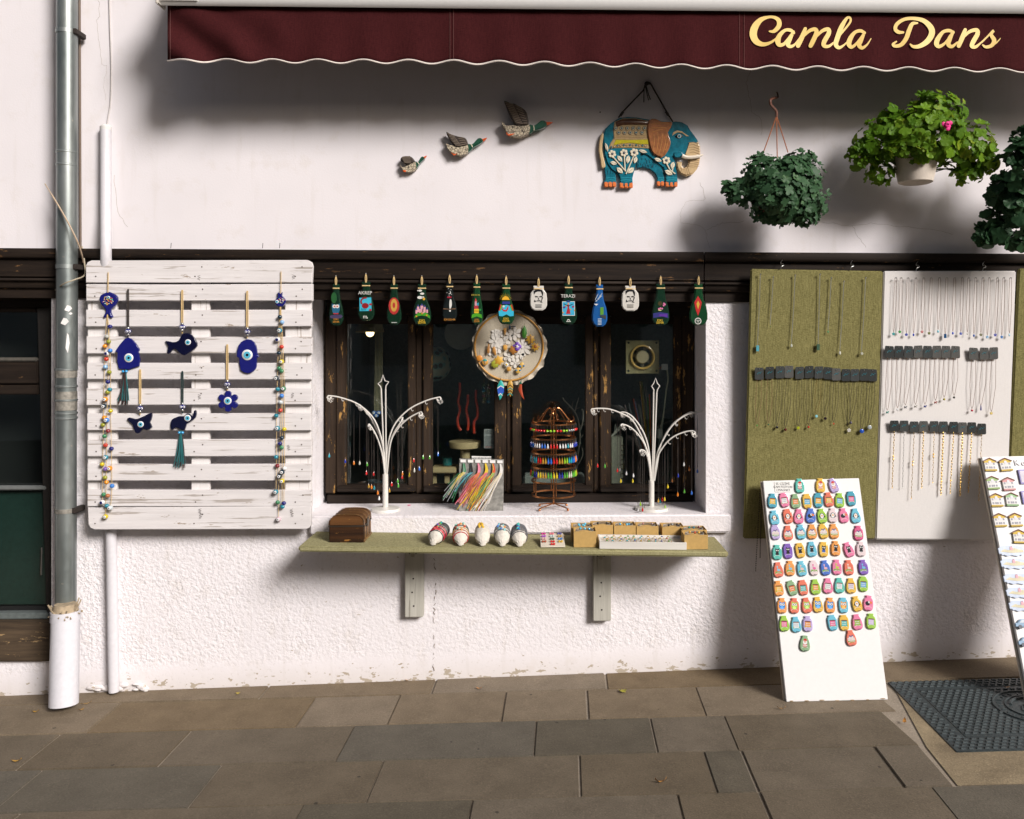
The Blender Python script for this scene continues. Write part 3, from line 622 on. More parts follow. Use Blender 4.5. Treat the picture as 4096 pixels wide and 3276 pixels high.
# painted script lettering
LET = {'C': [[(190, 184, 14), (226, 182, 28), (262, 142, 36), (260, 100, 34), (225, 76, 24), (180, 74, 22), (120, 97, 38), (77, 150, 54), (64, 210, 56), (86, 260, 48), (135, 284, 34), (190, 274, 22), (240, 240, 14), (262, 205, 8)]],
  'a': [[(376, 196, 22), (352, 176, 26), (310, 176, 24), (268, 215, 34), (254, 258, 42), (266, 288, 32), (300, 282, 24), (335, 240, 18), (368, 194, 14)], [(376, 186, 18), (346, 240, 36), (332, 284, 34), (352, 301, 26), (386, 284, 16), (428, 225, 8)]],
  'm': [[(466, 164, 26), (440, 230, 36), (410, 296, 32)], [(425, 255, 10), (490, 186, 24), (540, 168, 30), (552, 196, 34), (526, 258, 36), (507, 296, 32)], [(527, 255, 10), (590, 186, 24), (640, 168, 30), (648, 198, 34), (612, 264, 36), (612, 296, 30), (650, 298, 22), (695, 262, 10)]],
  'l': [[(692, 264, 10), (760, 182, 15), (812, 114, 17), (812, 80, 17), (786, 84, 22), (746, 150, 36), (716, 230, 38), (702, 284, 34), (726, 310, 26), (765, 290, 14), (798, 255, 8)]],
  'aa': [[(924, 196, 22), (892, 180, 26), (850, 192, 26), (816, 236, 36), (803, 280, 38), (822, 306, 26), (856, 284, 20), (890, 240, 16), (918, 200, 14)], [(924, 192, 18), (896, 250, 36), (882, 290, 34), (906, 312, 26), (944, 286, 14), (974, 240, 6)]],
  'D': [[(1332, 120, 14), (1294, 126, 28), (1271, 170, 34), (1245, 240, 34), (1206, 288, 30), (1160, 298, 24), (1144, 284, 20), (1170, 263, 12)], [(1222, 192, 18), (1186, 190, 28), (1162, 166, 28), (1176, 126, 28), (1230, 92, 26), (1300, 84, 26), (1380, 102, 34), (1434, 152, 44), (1444, 202, 46), (1410, 260, 42), (1350, 298, 32), (1302, 302, 24), (1278, 284, 12)]],
  'ad': [[(1610, 192, 22), (1576, 178, 26), (1530, 190, 26), (1492, 240, 36), (1480, 280, 38), (1500, 301, 28), (1540, 280, 20), (1576, 236, 16), (1604, 194, 14)], [(1610, 188, 18), (1582, 240, 36), (1572, 284, 34), (1600, 301, 26), (1642, 268, 12)]],
  'n': [[(1702, 172, 26), (1680, 230, 36), (1652, 296, 32)], [(1667, 256, 10), (1730, 190, 24), (1788, 174, 30), (1797, 204, 34), (1766, 260, 36), (1752, 297, 30), (1782, 304, 24), (1825, 270, 12), (1868, 225, 6)]],
  's': [[(1830, 272, 8), (1880, 218, 14), (1922, 178, 20), (1902, 208, 26), (1926, 255, 34), (1905, 294, 28), (1862, 305, 22), (1838, 290, 12)], [(1900, 298, 18), (1945, 270, 12), (1974, 238, 5)]]}
M_LET = paint((.86, .60, .17), .5, 0, .0, .05); off = 0
for L, strokes in LET.items():
    mb = MB()
    for st in strokes:
        P = smooth([Vector(p) for p in st], 7); n = len(P); ls, rs_ = [], []
        off += .0008
        for i in range(n):
            t = P[min(i + 1, n - 1)] - P[max(i - 1, 0)]; nn = Vector((-t.y, t.x, 0)).normalized() * P[i].z * .5
            for arr, sg in ((ls, 1), (rs_, -1)): arr.append((P[i].x + nn.x * sg, P[i].y + nn.y * sg))
        def wp(q, k): 
            px, py = 2980 + q[0] * .5176, 30 + q[1] * .5176; tt = max(0, min(1, (py - yt(px)) / (yb(px) - yt(px)))); return W(px, py, fold(px, tt) + .0022 + (off % .0024) + k * .00002)
        vs = [];
        for i in range(n): vs += [wp(ls[i], i), wp(rs_[i], i)]
        mb.add(vs, [(2 * i, 2 * i + 1, 2 * i + 3, 2 * i + 2) for i in range(n - 1)])
        for e, kk in ((0, -2), (n - 1, n + 2)):
            mb.add([wp(q, kk) for q in circ(P[e].x, P[e].y, P[e].z * .5, 12)], [tuple(range(12))])
    mb.build('painted_letter', M_LET, val, 0, 1, False)

# ================================================================== PALLET BOARD AND EYE CHARMS
PD = .088
pl = thing('slatted_pallet', 'white painted wooden pallet of horizontal slats hung upright on the wall', 'pallet', W(800, 2115, .05))
z3 = lambda x, y: (300 + x * .696, 1000 + y * .696)
SL = [(58, 188), (197, 292), (345, 442), (497, 594), (648, 745), (797, 890), (940, 1038), (1090, 1185), (1233, 1327), (1380, 1475), (1481, 1607)]
for a, b in ((72, 238), (668, 772), (1207, 1357)):
    (x0, y0), (x1, y1) = z3(a, 70), z3(b, 1590)
    p, q = W(x0, y1, .066), W(x1, y0, .066); MB().box(p.x, q.x, -.066, -.046, p.z, q.z).build('backing_board', M_PALBK, pl, .002)
rp = random.Random(11)
for i, (a, b) in enumerate(SL):
    t = i / 10; xl, xr = 62 + 9 * t + rp.uniform(-2, 2), 1363 - 7 * t + rp.uniform(-3, 3); dd = PD + rp.uniform(-.002, .002)
    if i == 0: pts = [(xl, b), (xl, 90), (xl + 10, 70), (xl + 32, 60), (1335, 57), (1358, 70), (xr + 2, 92), (xr - 3, b)]
    elif i == 10: pts = [(xl, a), (xr - 2, a - 8), (xr - 2, 1580), (xr - 10, 1596), (xr - 28, 1604), (xl + 40, 1607), (xl + 16, 1598), (xl + 4, 1578)]
    else: j = [rp.uniform(-2.5, 2.5) for _ in range(4)]; pts = [(xl, a + j[0]), (xl + .4 * (xr - xl), a + j[2] * .6), (xr, a + j[1] - 1), (xr, b + j[2] - 2), (xl + .6 * (xr - xl), b + j[0] * .6), (xl, b + j[3])]
    plate('slat', [z3(*p) for p in pts], dd, .021, M_PALLET, pl, .0022, 2)
    for x in (120, 690, 728, 1270, 1305):
        px, py = z3(x + rp.uniform(-6, 6), a + (b - a) * (.3 if x in (728, 1305) else .72)); p = W(px, py, dd)
        MB().lathe([(.0032, 0), (.0028, .002)], p + Vector((0, -.001, 0)), 'Y', 7).build('nail_head', paint((.12, .09, .075), .6, .3), pl)
sq = paint((.22, .2, .19), .8)
for x, y in ((712, 160), (1255, 155), (715, 845), (1250, 835), (1228, 1135), (718, 1500), (722, 1528), (1245, 1500), (1248, 1520)):
    P = [z3(x + 9 * math.sin(k * 1.9 + x), y - 14 + k * 4) for k in range(8)]; MB().tube(line(P, PD + .0025, 1, 2), .0008, 3).build('stamp_mark', sq, pl)

EYE_W = glossy((.80, .80, .80)); EYE_B = glossy((.10, .48, .66)); EYE_K = glossy((.01, .012, .02))
def eye(px, py, r, d, par, tilt=0):
    plate('eye_white', circ(px, py, r, 18), d + .0025, .003, EYE_W, par, .0006, 1)
    plate('eye_iris', circ(px, py + r * .02, r * .66, 16), d + .0034, .003, EYE_B, par)
    plate('eye_pupil', circ(px, py, r * .26, 12), d + .0042, .003, EYE_K, par)
bead_mesh = {}
def bead_m(r, lx=1.0, n=10, m=6):
    k = (round(r, 4), lx)
    if k not in bead_mesh: bead_mesh[k] = MB().ball((0, 0, 0), (r, r, r * lx), n, m).mesh('bead')
    return bead_mesh[k]
def bead(px, py, d, r, c, par, eyed=False, lx=.9, mat=None, name='bead'):
    me = bead_m(r * S(d), lx); p = W(px, py, d)
    o = put(name, me, par, Matrix.Translation(p - WL[par.name]), mat or glossy(c))
    if eyed:
        for q, mt, rr in ((.0, EYE_W if c != (.75, .75, .75) else glossy(NAVY), .55), (.001, EYE_K, .22)):
            MB().lathe([(r * S(d) * rr, 0), (r * S(d) * rr * .8, -.0012)], p + Vector((0, -r * S(d) * .93 - q, 0)), 'Y', 9).build('eye_dot', mt, o)
    return o
OD = PD + .012
M_TEAL_T = paint((.02, .16, .17), .9); M_DKT = paint((.05, .02, .02), .9)
def tassel(px, py, h, par, d):
    rt = random.Random(int(px))
    for mt, nm, n in ((M_TEAL_T, 'tassel', 20), (M_DKT, 'tassel', 20)):
        mb = MB()
        for k in range(n):
            a = rt.uniform(-1, 1); mb.tube(line([(px + a * 3, py), (px + a * 13, py + h * rt.uniform(.45, .6)), (px + a * 24 - 6, py + h * rt.uniform(.8, 1.0))], d + rt.uniform(-.004, .006), 1, 3), [.0022] * 4 + [.0016] * 3, 4)
        tag(mb.build(nm, mt, par), kind='stuff')
    for dx in (-6, 7): bead(px + dx, py + 8, d + .006, 6, (.05, .35, .7), par)
def charm(name, label, cx, cy_top, bead_y, outline, ex, ey, er, col, cord=M_CORD, cat='charm', tas=None, bev=.0022):
    t = thing(name, label, cat, W(cx, bead_y, OD), 'blue glass eye charms hung on the pallet')
    p0 = z3(cx, cy_top); p1 = z3(cx, bead_y)
    for dx in (-2.6, 2.6): MB().tube(line([(p0[0], p0[1]), (p0[0] + dx, p0[1] + 12), (p1[0] + dx, p1[1] - 12), (p1[0], p1[1] + 26)], OD - .004, 1, 3), .0021, 6).build('cord', cord, t)
    for dy in (-20, 20): bead(p1[0], p1[1] + dy * .62, OD, 7, (.62, .60, .56), t, mat=M_STEEL)
    b = bead(p1[0], p1[1], OD, 13, NAVY, t, lx=.8)
    for dx in (-5.5, 5.5): 
        q = W(p1[0] + dx, p1[1], OD + .0125); MB().lathe([(.0052, 0), (.004, -.001)], q, 'Y', 10).build('eye_dot', EYE_W, b); MB().lathe([(.0022, -.001), (.002, -.0022)], q, 'Y', 8).build('eye_dot', glossy(NAVY), b)
    body = plate('glass_body', [z3(*q) for q in outline], OD, .010, glossy(col, .06), t, bev, 3, 2)
    x, y = z3(ex, ey); eye(x, y, er * .696, OD, body)
    if tas: x, y = z3(*tas[:2]); tassel(x, y, tas[2] * .696, t, OD - .003)
    return t
charm('eye_charm', 'blue glass house charm with eye and dark tassel on black cord', 305, 228, 468, [(285, 510), (325, 512), (368, 570), (362, 585), (366, 668), (250, 684), (243, 590), (230, 582)], 308, 620, 26, NAVY, M_DCORD, tas=(285, 686, 205))
charm('eye_charm', 'dark blue glass fish charm with one eye on the pallet', 616, 232, 443, [(645, 478), (672, 490), (700, 535), (690, 565), (630, 605), (600, 592), (570, 568), (545, 592), (527, 594), (535, 555), (518, 522), (560, 530), (595, 520), (615, 485)], 648, 530, 17, NAVYD)
charm('eye_charm', 'blue glass hand charm with eye and pointed lower edge', 990, 238, 470, [(970, 518), (1012, 516), (1040, 550), (1046, 595), (1057, 614), (1043, 622), (1042, 668), (1028, 694), (993, 710), (950, 690), (942, 622), (928, 612), (938, 550)], 989, 603, 31, NAVY)
fl = []
for k in range(36):
    a = -math.pi / 2 + k * math.pi / 18; r = 36 + 25 * abs(math.cos(3 * (a + math.pi / 2))) ** .6; fl.append((878 + r * math.cos(a), 870 + r * math.sin(a)))
charm('eye_charm', 'blue glass flower charm with six petals and an eye', 875, 545, 772, fl, 877, 867, 22, NAVY)
charm('eye_charm', 'black glass butterfly charm with small blue eye', 374, 688, 910, [(372, 965), (400, 952), (440, 935), (436, 975), (428, 992), (440, 1020), (410, 1035), (388, 1028), (370, 1052), (345, 1050), (330, 1005), (298, 975), (312, 963), (345, 972)], 376, 1002, 18, NAVYD)
charm('eye_charm', 'black glass elephant charm with raised trunk and long dark tassel', 617, 698, 902, [(600, 955), (625, 955), (640, 940), (660, 945), (676, 958), (682, 925), (695, 926), (692, 962), (665, 985), (640, 1000), (628, 1035), (600, 1030), (580, 1020), (555, 1035), (548, 1010), (555, 975), (580, 962)], 646, 966, 19, NAVYD, paint((.012, .035, .035), .9), tas=(608, 1038, 215))
# bead strands
CC = dict(n=NAVY, g=(.45, .45, .42), o=(.75, .28, .02), b=(.05, .22, .65), w=(.75, .75, .75), r=(.55, .04, .02), l=(.25, .45, .7), v=(.30, .30, .03), t=(.02, .22, .30), y=(.62, .48, .02), d=(.01, .03, .05), e=(.05, .22, .10), p=(.22, .12, .45), m=(.22, .02, .03), c=(.55, .6, .62), k=(.62, .45, .50), a=(.45, .16, .06))
def strand(label, x0, ytop, fish, beads, cords, group):
    t = thing('bead_strand', label, 'bead strand', W(*z3(x0, ytop), OD), group)
    for xs in cords: MB().tube(line([z3(x, y) for x, y in xs], OD - .004, 1, 5), .0011, 5).build('cord', M_CORD, t)
    for x, y, c, *e in beads: bead(*z3(x, y), OD + random.Random(x).uniform(-.003, .004), 11 if e else 9.5, CC[c], t, bool(e))
    return t
B1 = [(201, 440, 'n'), (183, 497, 'g'), (193, 527, 'v'), (172, 553, 'o'), (202, 578, 'b'), (183, 595, 'w', 1), (180, 627, 'r'), (175, 672, 'l'), (197, 702, 'v'), (190, 758, 'n'), (200, 802, 't'), (187, 817, 'v'), (174, 858, 'o', 1), (167, 898, 'd', 1), (204, 925, 'y'), (168, 963, 'o'), (181, 978, 'b', 1), (160, 1005, 'v'), (190, 1040, 'm'), (170, 1070, 'e'), (175, 1122, 'r'), (209, 1142, 'n'), (176, 1192, 't', 1), (156, 1232, 'y'), (199, 1255, 'o', 1), (175, 1258, 'p'), (172, 1308, 'v'), (181, 1335, 'o'), (213, 1356, 'b'), (165, 1405, 'e'), (188, 1412, 'a'), (157, 1450, 'w', 1), (183, 1470, 't'), (202, 1482, 'c', 1), (175, 1532, 'y', 1)]
s1 = strand('long strand of coloured beads below a blue glass fish pointing down', 190, 130, 1, B1, [[(190, 126), (188, 240), (184, 380), (172, 560), (165, 900), (160, 1200), (158, 1455)], [(192, 130), (190, 300), (186, 380), (195, 560), (185, 900), (180, 1250), (176, 1530)], [(189, 128), (188, 300), (190, 400), (203, 600), (205, 930), (212, 1350), (203, 1480)]], 'bead strands at the pallet ends')
fb = plate('glass_fish', [z3(*q) for q in [(172, 246), (190, 240), (210, 246), (236, 262), (243, 285), (228, 318), (205, 340), (204, 362), (214, 385), (200, 390), (187, 372), (168, 390), (160, 382), (172, 360), (172, 340), (150, 315), (138, 285), (146, 260)]], OD, .012, glossy(NAVY, .06), s1, .004, 3, 2)
rb = random.Random(5)
for k in range(60):
    a, r = rb.random() * 6.28, rb.random() ** .5 * 30; x, y = z3(190 + r * math.cos(a), 290 + r * math.sin(a) * .9); c = rb.choice([(.7, .6, .3), (.6, .1, .1), (.7, .7, .7), (.1, .5, .3), (.7, .4, .05)]); MB().ball(W(x, y, OD + .001), .0022, 5, 3).build('seed_bead', glossy(c), fb)
x, y = z3(193, 272); eye(x, y, 5, OD + .002, fb)
B2 = [(1177, 385, 'd'), (1190, 415, 'l'), (1176, 463, 't', 1), (1164, 515, 'w', 1), (1187, 557, 'r'), (1172, 592, 'd'), (1187, 642, 'y', 1), (1173, 680, 'e'), (1187, 695, 'e'), (1157, 737, 'd', 1), (1198, 797, 'e', 1), (1165, 800, 't'), (1188, 838, 'b'), (1182, 875, 'c'), (1180, 922, 'r'), (1157, 952, 't'), (1164, 1025, 't', 1), (1203, 1030, 'y'), (1188, 1080, 'd'), (1178, 1113, 'n'), (1187, 1135, 'e'), (1155, 1190, 't'), (1163, 1240, 'm'), (1204, 1255, 'w'), (1190, 1277, 'd', 1), (1175, 1300, 'd', 1), (1190, 1328, 'y', 1), (1154, 1390, 't', 1), (1165, 1450, 'e'), (1200, 1455, 'n'), (1192, 1475, 't'), (1170, 1547, 'k', 1)]
s2 = strand('long strand of dark glass beads ending in one pink eye bead', 1182, 120, 0, B2, [[(1184, 120), (1182, 240), (1178, 330), (1168, 560), (1160, 900), (1158, 1200), (1155, 1400)], [(1185, 125), (1184, 250), (1180, 340), (1180, 600), (1185, 900), (1172, 1250), (1170, 1545)], [(1183, 125), (1183, 250), (1184, 340), (1198, 600), (1203, 900), (1203, 1250), (1200, 1460)], [(1184, 122), (1182, 330), (1188, 500), (1192, 900), (1190, 1300), (1190, 1480)]], 'bead strands at the pallet ends')
fb = plate('glass_fish', [z3(*q) for q in [(1165, 242), (1180, 252), (1190, 242), (1188, 262), (1205, 280), (1208, 305), (1190, 324), (1165, 322), (1150, 308), (1148, 290), (1165, 270)]], OD, .012, glossy(NAVY, .06), s2, .003, 3, 2)
for k in range(26):
    a, r = rb.random() * 6.28, rb.random() ** .5 * 17; x, y = z3(1186 + r * math.cos(a), 290 + r * math.sin(a)); c = rb.choice([(.7, .6, .3), (.6, .1, .1), (.7, .7, .7), (.1, .5, .3)]); MB().ball(W(x, y, OD + .001), .0022, 5, 3).build('seed_bead', glossy(c), fb)
x, y = z3(1160, 297); eye(x, y, 7, OD, fb)

# ================================================================== WALL PLAQUES: DUCKS AND ELEPHANT
zd = lambda pts: [(1570 + x * .306, 380 + y * .306) for x, y in pts]
def feather(name, c1, c2, sc):
    m, nt, b = _new(name); tc = N(nt, 'ShaderNodeTexCoord'); v = N(nt, 'ShaderNodeTexVoronoi', feature='DISTANCE_TO_EDGE', i_Scale=float(sc)); nt.links.new(tc.outputs['Object'], v.inputs[0])
    c = ramp(nt, v.outputs[0], [(.03, c2), (.12, c1)]); nt.links.new(c, b.inputs['Base Color']); b.inputs['Roughness'].default_value = .5
    bp = N(nt, 'ShaderNodeBump', i_Strength=.5, i_Distance=.002); nt.links.new(v.outputs[0], bp.inputs['Height']); nt.links.new(bp.outputs[0], b.inputs['Normal']); return m
M_FEA = feather('cream_feathers', (.55, .47, .34), (.07, .05, .04), 95); M_WING = paint((.055, .038, .030), .55, 0, 0, .4); M_GRN = glossy((.015, .085, .05), .3); M_BEAK = paint((.75, .12, .02), .45)
def duck(label, body, wing, head, beak, feet, ringx, bars, th):
    b = zd(body); t = thing('wall_duck', label, 'wall ornament', W(b[0][0], max(p[1] for p in b), .02), 'three flying ceramic ducks on the wall')
    plate('body', b, th, th, M_FEA, t, th * .55, 4, 3); wg = plate('wing', zd(wing), th * 1.15, th * .75, M_WING, t, th * .25, 3, 2)
    for br in bars:
        P = zd(br); MB().tube(line(P, th * 1.17, 1, 4), .0022 * th / .04, 5).build('feather_ridge', paint((.22, .17, .13), .6), wg)
    plate('head', zd(head), th * .95, th * .9, M_GRN, t, th * .4, 4, 3); plate('beak', zd(beak), th * .75, th * .45, M_BEAK, t, th * .15, 2); plate('feet', zd(feet), th * 1.06, th * .2, M_BEAK, t, .001, 1)
    (x0, y0), (x1, y1) = zd(ringx); MB().tube(line([(x0, y0), ((x0 + x1) / 2 + 1, (y0 + y1) / 2), (x1, y1)], th * .97, 1, 3), .0022, 5).build('neck_ring', paint((.7, .66, .5), .5), t)
    hx = zd([(max(p[0] for p in head) - 25, min(p[1] for p in head) + 30)])[0]; MB().ball(W(hx[0], hx[1], th * .93), .003, 6, 4).build('eye', M_BLACK, t)
wb = lambda pts, n: [[(pts[0][0] + (pts[1][0] - pts[0][0]) * k / (n - 1), pts[0][1] + (pts[1][1] - pts[0][1]) * k / (n - 1)), (pts[2][0] + (pts[3][0] - pts[2][0]) * k / (n - 1), pts[2][1] + (pts[3][1] - pts[2][1]) * k / (n - 1))] for k in range(n)]
duck('large ceramic mallard duck with wing raised high flying on the wall', [(1425, 350), (1450, 362), (1482, 398), (1560, 395), (1640, 385), (1740, 380), (1792, 392), (1792, 478), (1740, 520), (1640, 545), (1540, 530), (1490, 490), (1468, 430), (1432, 390)],
     [(1458, 75), (1500, 85), (1560, 112), (1588, 108), (1640, 140), (1705, 172), (1750, 222), (1770, 290), (1775, 384), (1700, 392), (1640, 394), (1600, 375), (1555, 300), (1520, 230), (1488, 150)],
     [(1785, 388), (1850, 395), (1900, 365), (1940, 334), (1985, 335), (2012, 360), (2010, 400), (1960, 430), (1900, 450), (1840, 465), (1790, 500)], [(2003, 350), (2092, 350), (2060, 370), (2008, 386)], [(1485, 483), (1512, 512), (1600, 500), (1570, 520), (1520, 532), (1490, 512)], [(1842, 396), (1850, 462)],
     wb([(1470, 95), (1600, 350), (1580, 125), (1700, 375)], 11) + wb([(1600, 130), (1710, 370), (1700, 185), (1765, 370)], 7), .046)
duck('middle sized ceramic mallard duck with wing swept back on the wall', [(698, 636), (740, 650), (830, 665), (920, 650), (982, 648), (985, 745), (920, 785), (850, 785), (770, 750), (720, 700)], [(700, 478), (760, 510), (860, 540), (940, 556), (972, 590), (980, 645), (900, 668), (830, 668), (780, 630), (730, 560)],
     [(980, 640), (1040, 640), (1090, 590), (1120, 562), (1160, 562), (1180, 600), (1130, 640), (1060, 680), (985, 745)], [(1163, 573), (1232, 553), (1215, 582), (1178, 606)], [(763, 748), (800, 772), (852, 764), (800, 792)], [(1022, 640), (1044, 682)], wb([(715, 500), (820, 655), (800, 530), (900, 660)], 8) + wb([(850, 545), (900, 655), (930, 560), (970, 640)], 5), .036)
duck('smallest ceramic mallard duck with low curved wing on the wall', [(102, 908), (125, 945), (180, 930), (240, 900), (300, 880), (306, 960), (270, 995), (200, 1006), (150, 985), (112, 950)], [(100, 845), (125, 803), (200, 795), (250, 810), (285, 850), (292, 880), (230, 902), (190, 915), (130, 870)],
     [(300, 868), (330, 880), (365, 820), (395, 803), (417, 830), (390, 857), (345, 905), (310, 960)], [(400, 808), (446, 789), (430, 815), (412, 830)], [(133, 983), (175, 983), (170, 1007), (140, 1002)], [(325, 878), (346, 906)], wb([(125, 815), (150, 880), (230, 800), (240, 890)], 6), .028)

ze = lambda pts: [(2380 + x * .261, 320 + y * .261) for x, y in pts]
ED = .022
el = thing('elephant_plaque', 'turquoise ceramic elephant plaque with flowers and saddle cloth hanging on black cord', 'wall ornament', W(2590, 755, .01))
M_TURQ = paint((.012, .17, .24), .15, 0, .7, .45, .25, 60); M_ORG = paint((.72, .19, .05), .3, 0, .4, .1); M_CRM = paint((.60, .43, .23), .3, 0, .4, .12); M_EAR = paint((.36, .13, .04), .3, 0, .4, .5)
far = [(1060, 1450), (1064, 1612), (1000, 1622), (950, 1608), (945, 1560), (955, 1500), (920, 1430), (850, 1370), (740, 1335), (640, 1350), (640, 1200), (760, 1130), (900, 1180), (1010, 1290)]
plate('far_front_leg', ze(far), ED * .7, ED * .6, M_TURQ, el, .003, 3); plate('far_hind_leg', ze([(320, 1300), (322, 1500), (327, 1620), (240, 1642), (140, 1622), (138, 1560), (160, 1500), (150, 1420), (135, 1300), (160, 1150)]), ED * .7, ED * .6, M_TURQ, el, .003, 3)
BO = [(310, 615), (380, 575), (500, 560), (640, 568), (760, 590), (840, 603), (930, 590), (1010, 622), (1120, 635), (1180, 640), (1240, 630), (1330, 640), (1420, 690), (1460, 760), (1520, 840), (1570, 910), (1600, 980), (1590, 1100), (1420, 1150), (1330, 1195), (1240, 1172), (1205, 1180), (1238, 1280), (1255, 1400), (1265, 1500), (1270, 1600), (1250, 1632), (1095, 1630), (1078, 1600), (1080, 1480), (1040, 1350), (900, 1240), (800, 1160), (720, 1130), (640, 1240), (600, 1400), (575, 1500), (582, 1630), (560, 1652), (400, 1645), (375, 1600), (380, 1520), (350, 1450), (250, 1380), (180, 1280), (140, 1150), (125, 1000), (120, 850), (160, 745), (240, 660)]
bdy = plate('body', ze(BO), ED, ED * .9, M_TURQ, el, .006, 4)
plate('tail', ze([(120, 800), (132, 860), (118, 940), (110, 1060), (130, 1180), (160, 1300), (150, 1335), (100, 1345), (85, 1240), (58, 1090), (65, 950), (90, 850)]), ED * 1.0, ED * .8, M_CRM, el, .003, 3, 2)
for x0, x1, y0, y1, n in ((138, 326, 1560, 1640, 3), (376, 582, 1568, 1655, 3), (945, 1062, 1550, 1622, 2), (1078, 1268, 1556, 1636, 3)):
    for k in range(n):
        a, b = x0 + (x1 - x0) * k / n, x0 + (x1 - x0) * (k + 1) / n; plate('toe', ze([(a + 2, y1 - 8), (a + 2, y0 + 18), (a + 14, y0), (b - 14, y0), (b - 2, y0 + 18), (b - 2, y1 - 8), (b - 16, y1), (a + 16, y1)]), ED * (1.12 if x0 in (376, 1078) else .85), ED * .5, M_ORG, el, .003, 2)
bl = plate('saddle_cloth', ze([(300, 640), (420, 590), (620, 585), (830, 625), (800, 780), (815, 900), (840, 1050), (740, 1045), (560, 1040), (320, 1040), (205, 1055), (240, 960), (290, 890), (280, 780)]), ED + .003, .006, paint((.46, .32, .15), .35, 0, .3, .2), el, .0025, 3)
plate('brown_band', ze([(310, 640), (420, 600), (620, 592), (825, 628), (812, 690), (600, 685), (430, 690), (330, 720)]), ED + .0045, .003, paint((.13, .055, .025), .3, 0, .4, .5), bl, .001, 1)
plate('yellow_band', ze([(320, 915), (560, 918), (815, 910), (822, 985), (700, 985), (540, 965), (400, 975), (280, 998)]), ED + .005, .004, paint((.50, .43, .01), .3, 0, .4, .15), bl, .0015, 2)
for y, x0, x1, n in ((738, 320, 760, 6), (805, 365, 720, 5)):
    for k in range(n):
        x = x0 + (x1 - x0) * k / (n - 1)
        for r, m_, e in ((31, paint((.035, .07, .10), .3), .0052), (24, M_CRM, .0058), (15, paint((.03, .13, .17), .3), .0064)): plate('roundel', ze(circ(x, y, r, 12)), ED + e, .0015, m_, bl)
for k in range(12):
    x = 250 + 48 * k; y = 1012 - 18 * math.sin((x - 250) / 570 * 3.1) + (14 if k < 2 else 0)
    for r, m_, e in ((17, paint((.06, .045, .03), .3), .0055), (11, M_CRM if k % 2 else paint((.06, .2, .24), .3), .006)): plate('roundel', ze(circ(x, y, r, 9)), ED + e, .0015, m_, bl)
for y in (855, 880, 905): MB().tube(line(ze([(290, y), (450, y + 4), (620, y - 3), (805, y)]), ED + .0035, 1, 4), .0009, 4).build('relief_line', paint((.34, .20, .09), .4), bl)
er = plate('ear', ze([(830, 612), (930, 592), (1010, 632), (1100, 640), (1185, 645), (1165, 720), (1120, 800), (1150, 900), (1160, 980), (1110, 1100), (1020, 1185), (900, 1130), (845, 1030), (820, 900), (800, 760)]), ED + .011, .011, M_EAR, el, .004, 3, 2)
for a, b in (((850, 680), (1140, 660)), ((850, 740), (1110, 740)), ((870, 800), (1040, 760)), ((900, 830), (890, 1080)), ((960, 800), (940, 1120)), ((1030, 820), (980, 1140)), ((1090, 830), (1040, 1120)), ((1120, 880), (1080, 1080))):
    MB().tube(line(ze([a, ((a[0] + b[0]) / 2 + 14, (a[1] + b[1]) / 2 - 10), b]), ED + .0105, 1, 4), [.0006] + [.0018] * 7 + [.0006], 5).build('ear_fold', paint((.55, .25, .08), .35, 0, .4, .3), er)
tk = plate('trunk', ze([(1440, 935), (1590, 945), (1612, 1010), (1616, 1120), (1612, 1200), (1600, 1280), (1565, 1365), (1500, 1440), (1400, 1470), (1320, 1440), (1270, 1380), (1254, 1310), (1262, 1248), (1340, 1250), (1328, 1310), (1368, 1352), (1415, 1325), (1440, 1250), (1425, 1190), (1370, 1140), (1405, 1040)]), ED + .004, ED * .9, M_CRM, el, .005, 3)
TL = [((1430 + k * 6, 960 + k * 38), (1510, 950 + k * 38), (1605, 985 + k * 38)) for k in range(5)] + [((1430, 1230 + k * 24), (1500, 1215 + k * 30), (1600, 1200 + k * 30)) for k in range(5)] + [((1420 - 22 * k, 1335 + 8 * k - (k * k * 1.3)), (1440 - 30 * k, 1400 + 2 * k), (1460 - 38 * k, 1455 - k * k * 1.6)) for k in range(6)]
for q in TL: MB().tube(line(ze(q), ED + .0045, 1), .0009, 4).build('trunk_line', paint((.25, .12, .04), .4), tk)
MB().tube(line(ze([(1335, 1160), (1400, 1185), (1500, 1185), (1600, 1165), (1660, 1140)]), ED + .012, 1, 4), [.009] * 5 + [.0085] * 7 + [.006, .005, .004, .003, .001], 8).build('tusk', paint((.78, .70, .58), .25, 0, .5, .04), el)
plate('brow', ze([(1185, 850), (1200, 800), (1260, 772), (1330, 785), (1390, 830), (1440, 858), (1400, 862), (1340, 815), (1270, 800), (1215, 830)]), ED + .003, .004, M_CRM, el, .001, 2)
ee = plate('eye', ze([(1225, 866), (1260, 830), (1310, 828), (1355, 866), (1310, 890), (1260, 888)]), ED + .003, .004, M_BLACK, el, .001, 1)
for r, m_, e in ((30, paint((.6, .66, .66), .2), .004), (20, paint((.05, .25, .33), .15), .005), (8, M_BLACK, .006)): plate('iris', ze(circ(1292, 860, r, 14)), ED + e, .002, m_, ee)
plate('jaw', ze([(1210, 1110), (1260, 1090), (1330, 1100), (1350, 1150), (1300, 1190), (1220, 1180)]), ED + .006, .008, M_TURQ, el, .003, 3, 2)
M_FLW = paint((.76, .68, .52), .35, 0, .3, .06); M_INK = paint((.03, .05, .08), .5)
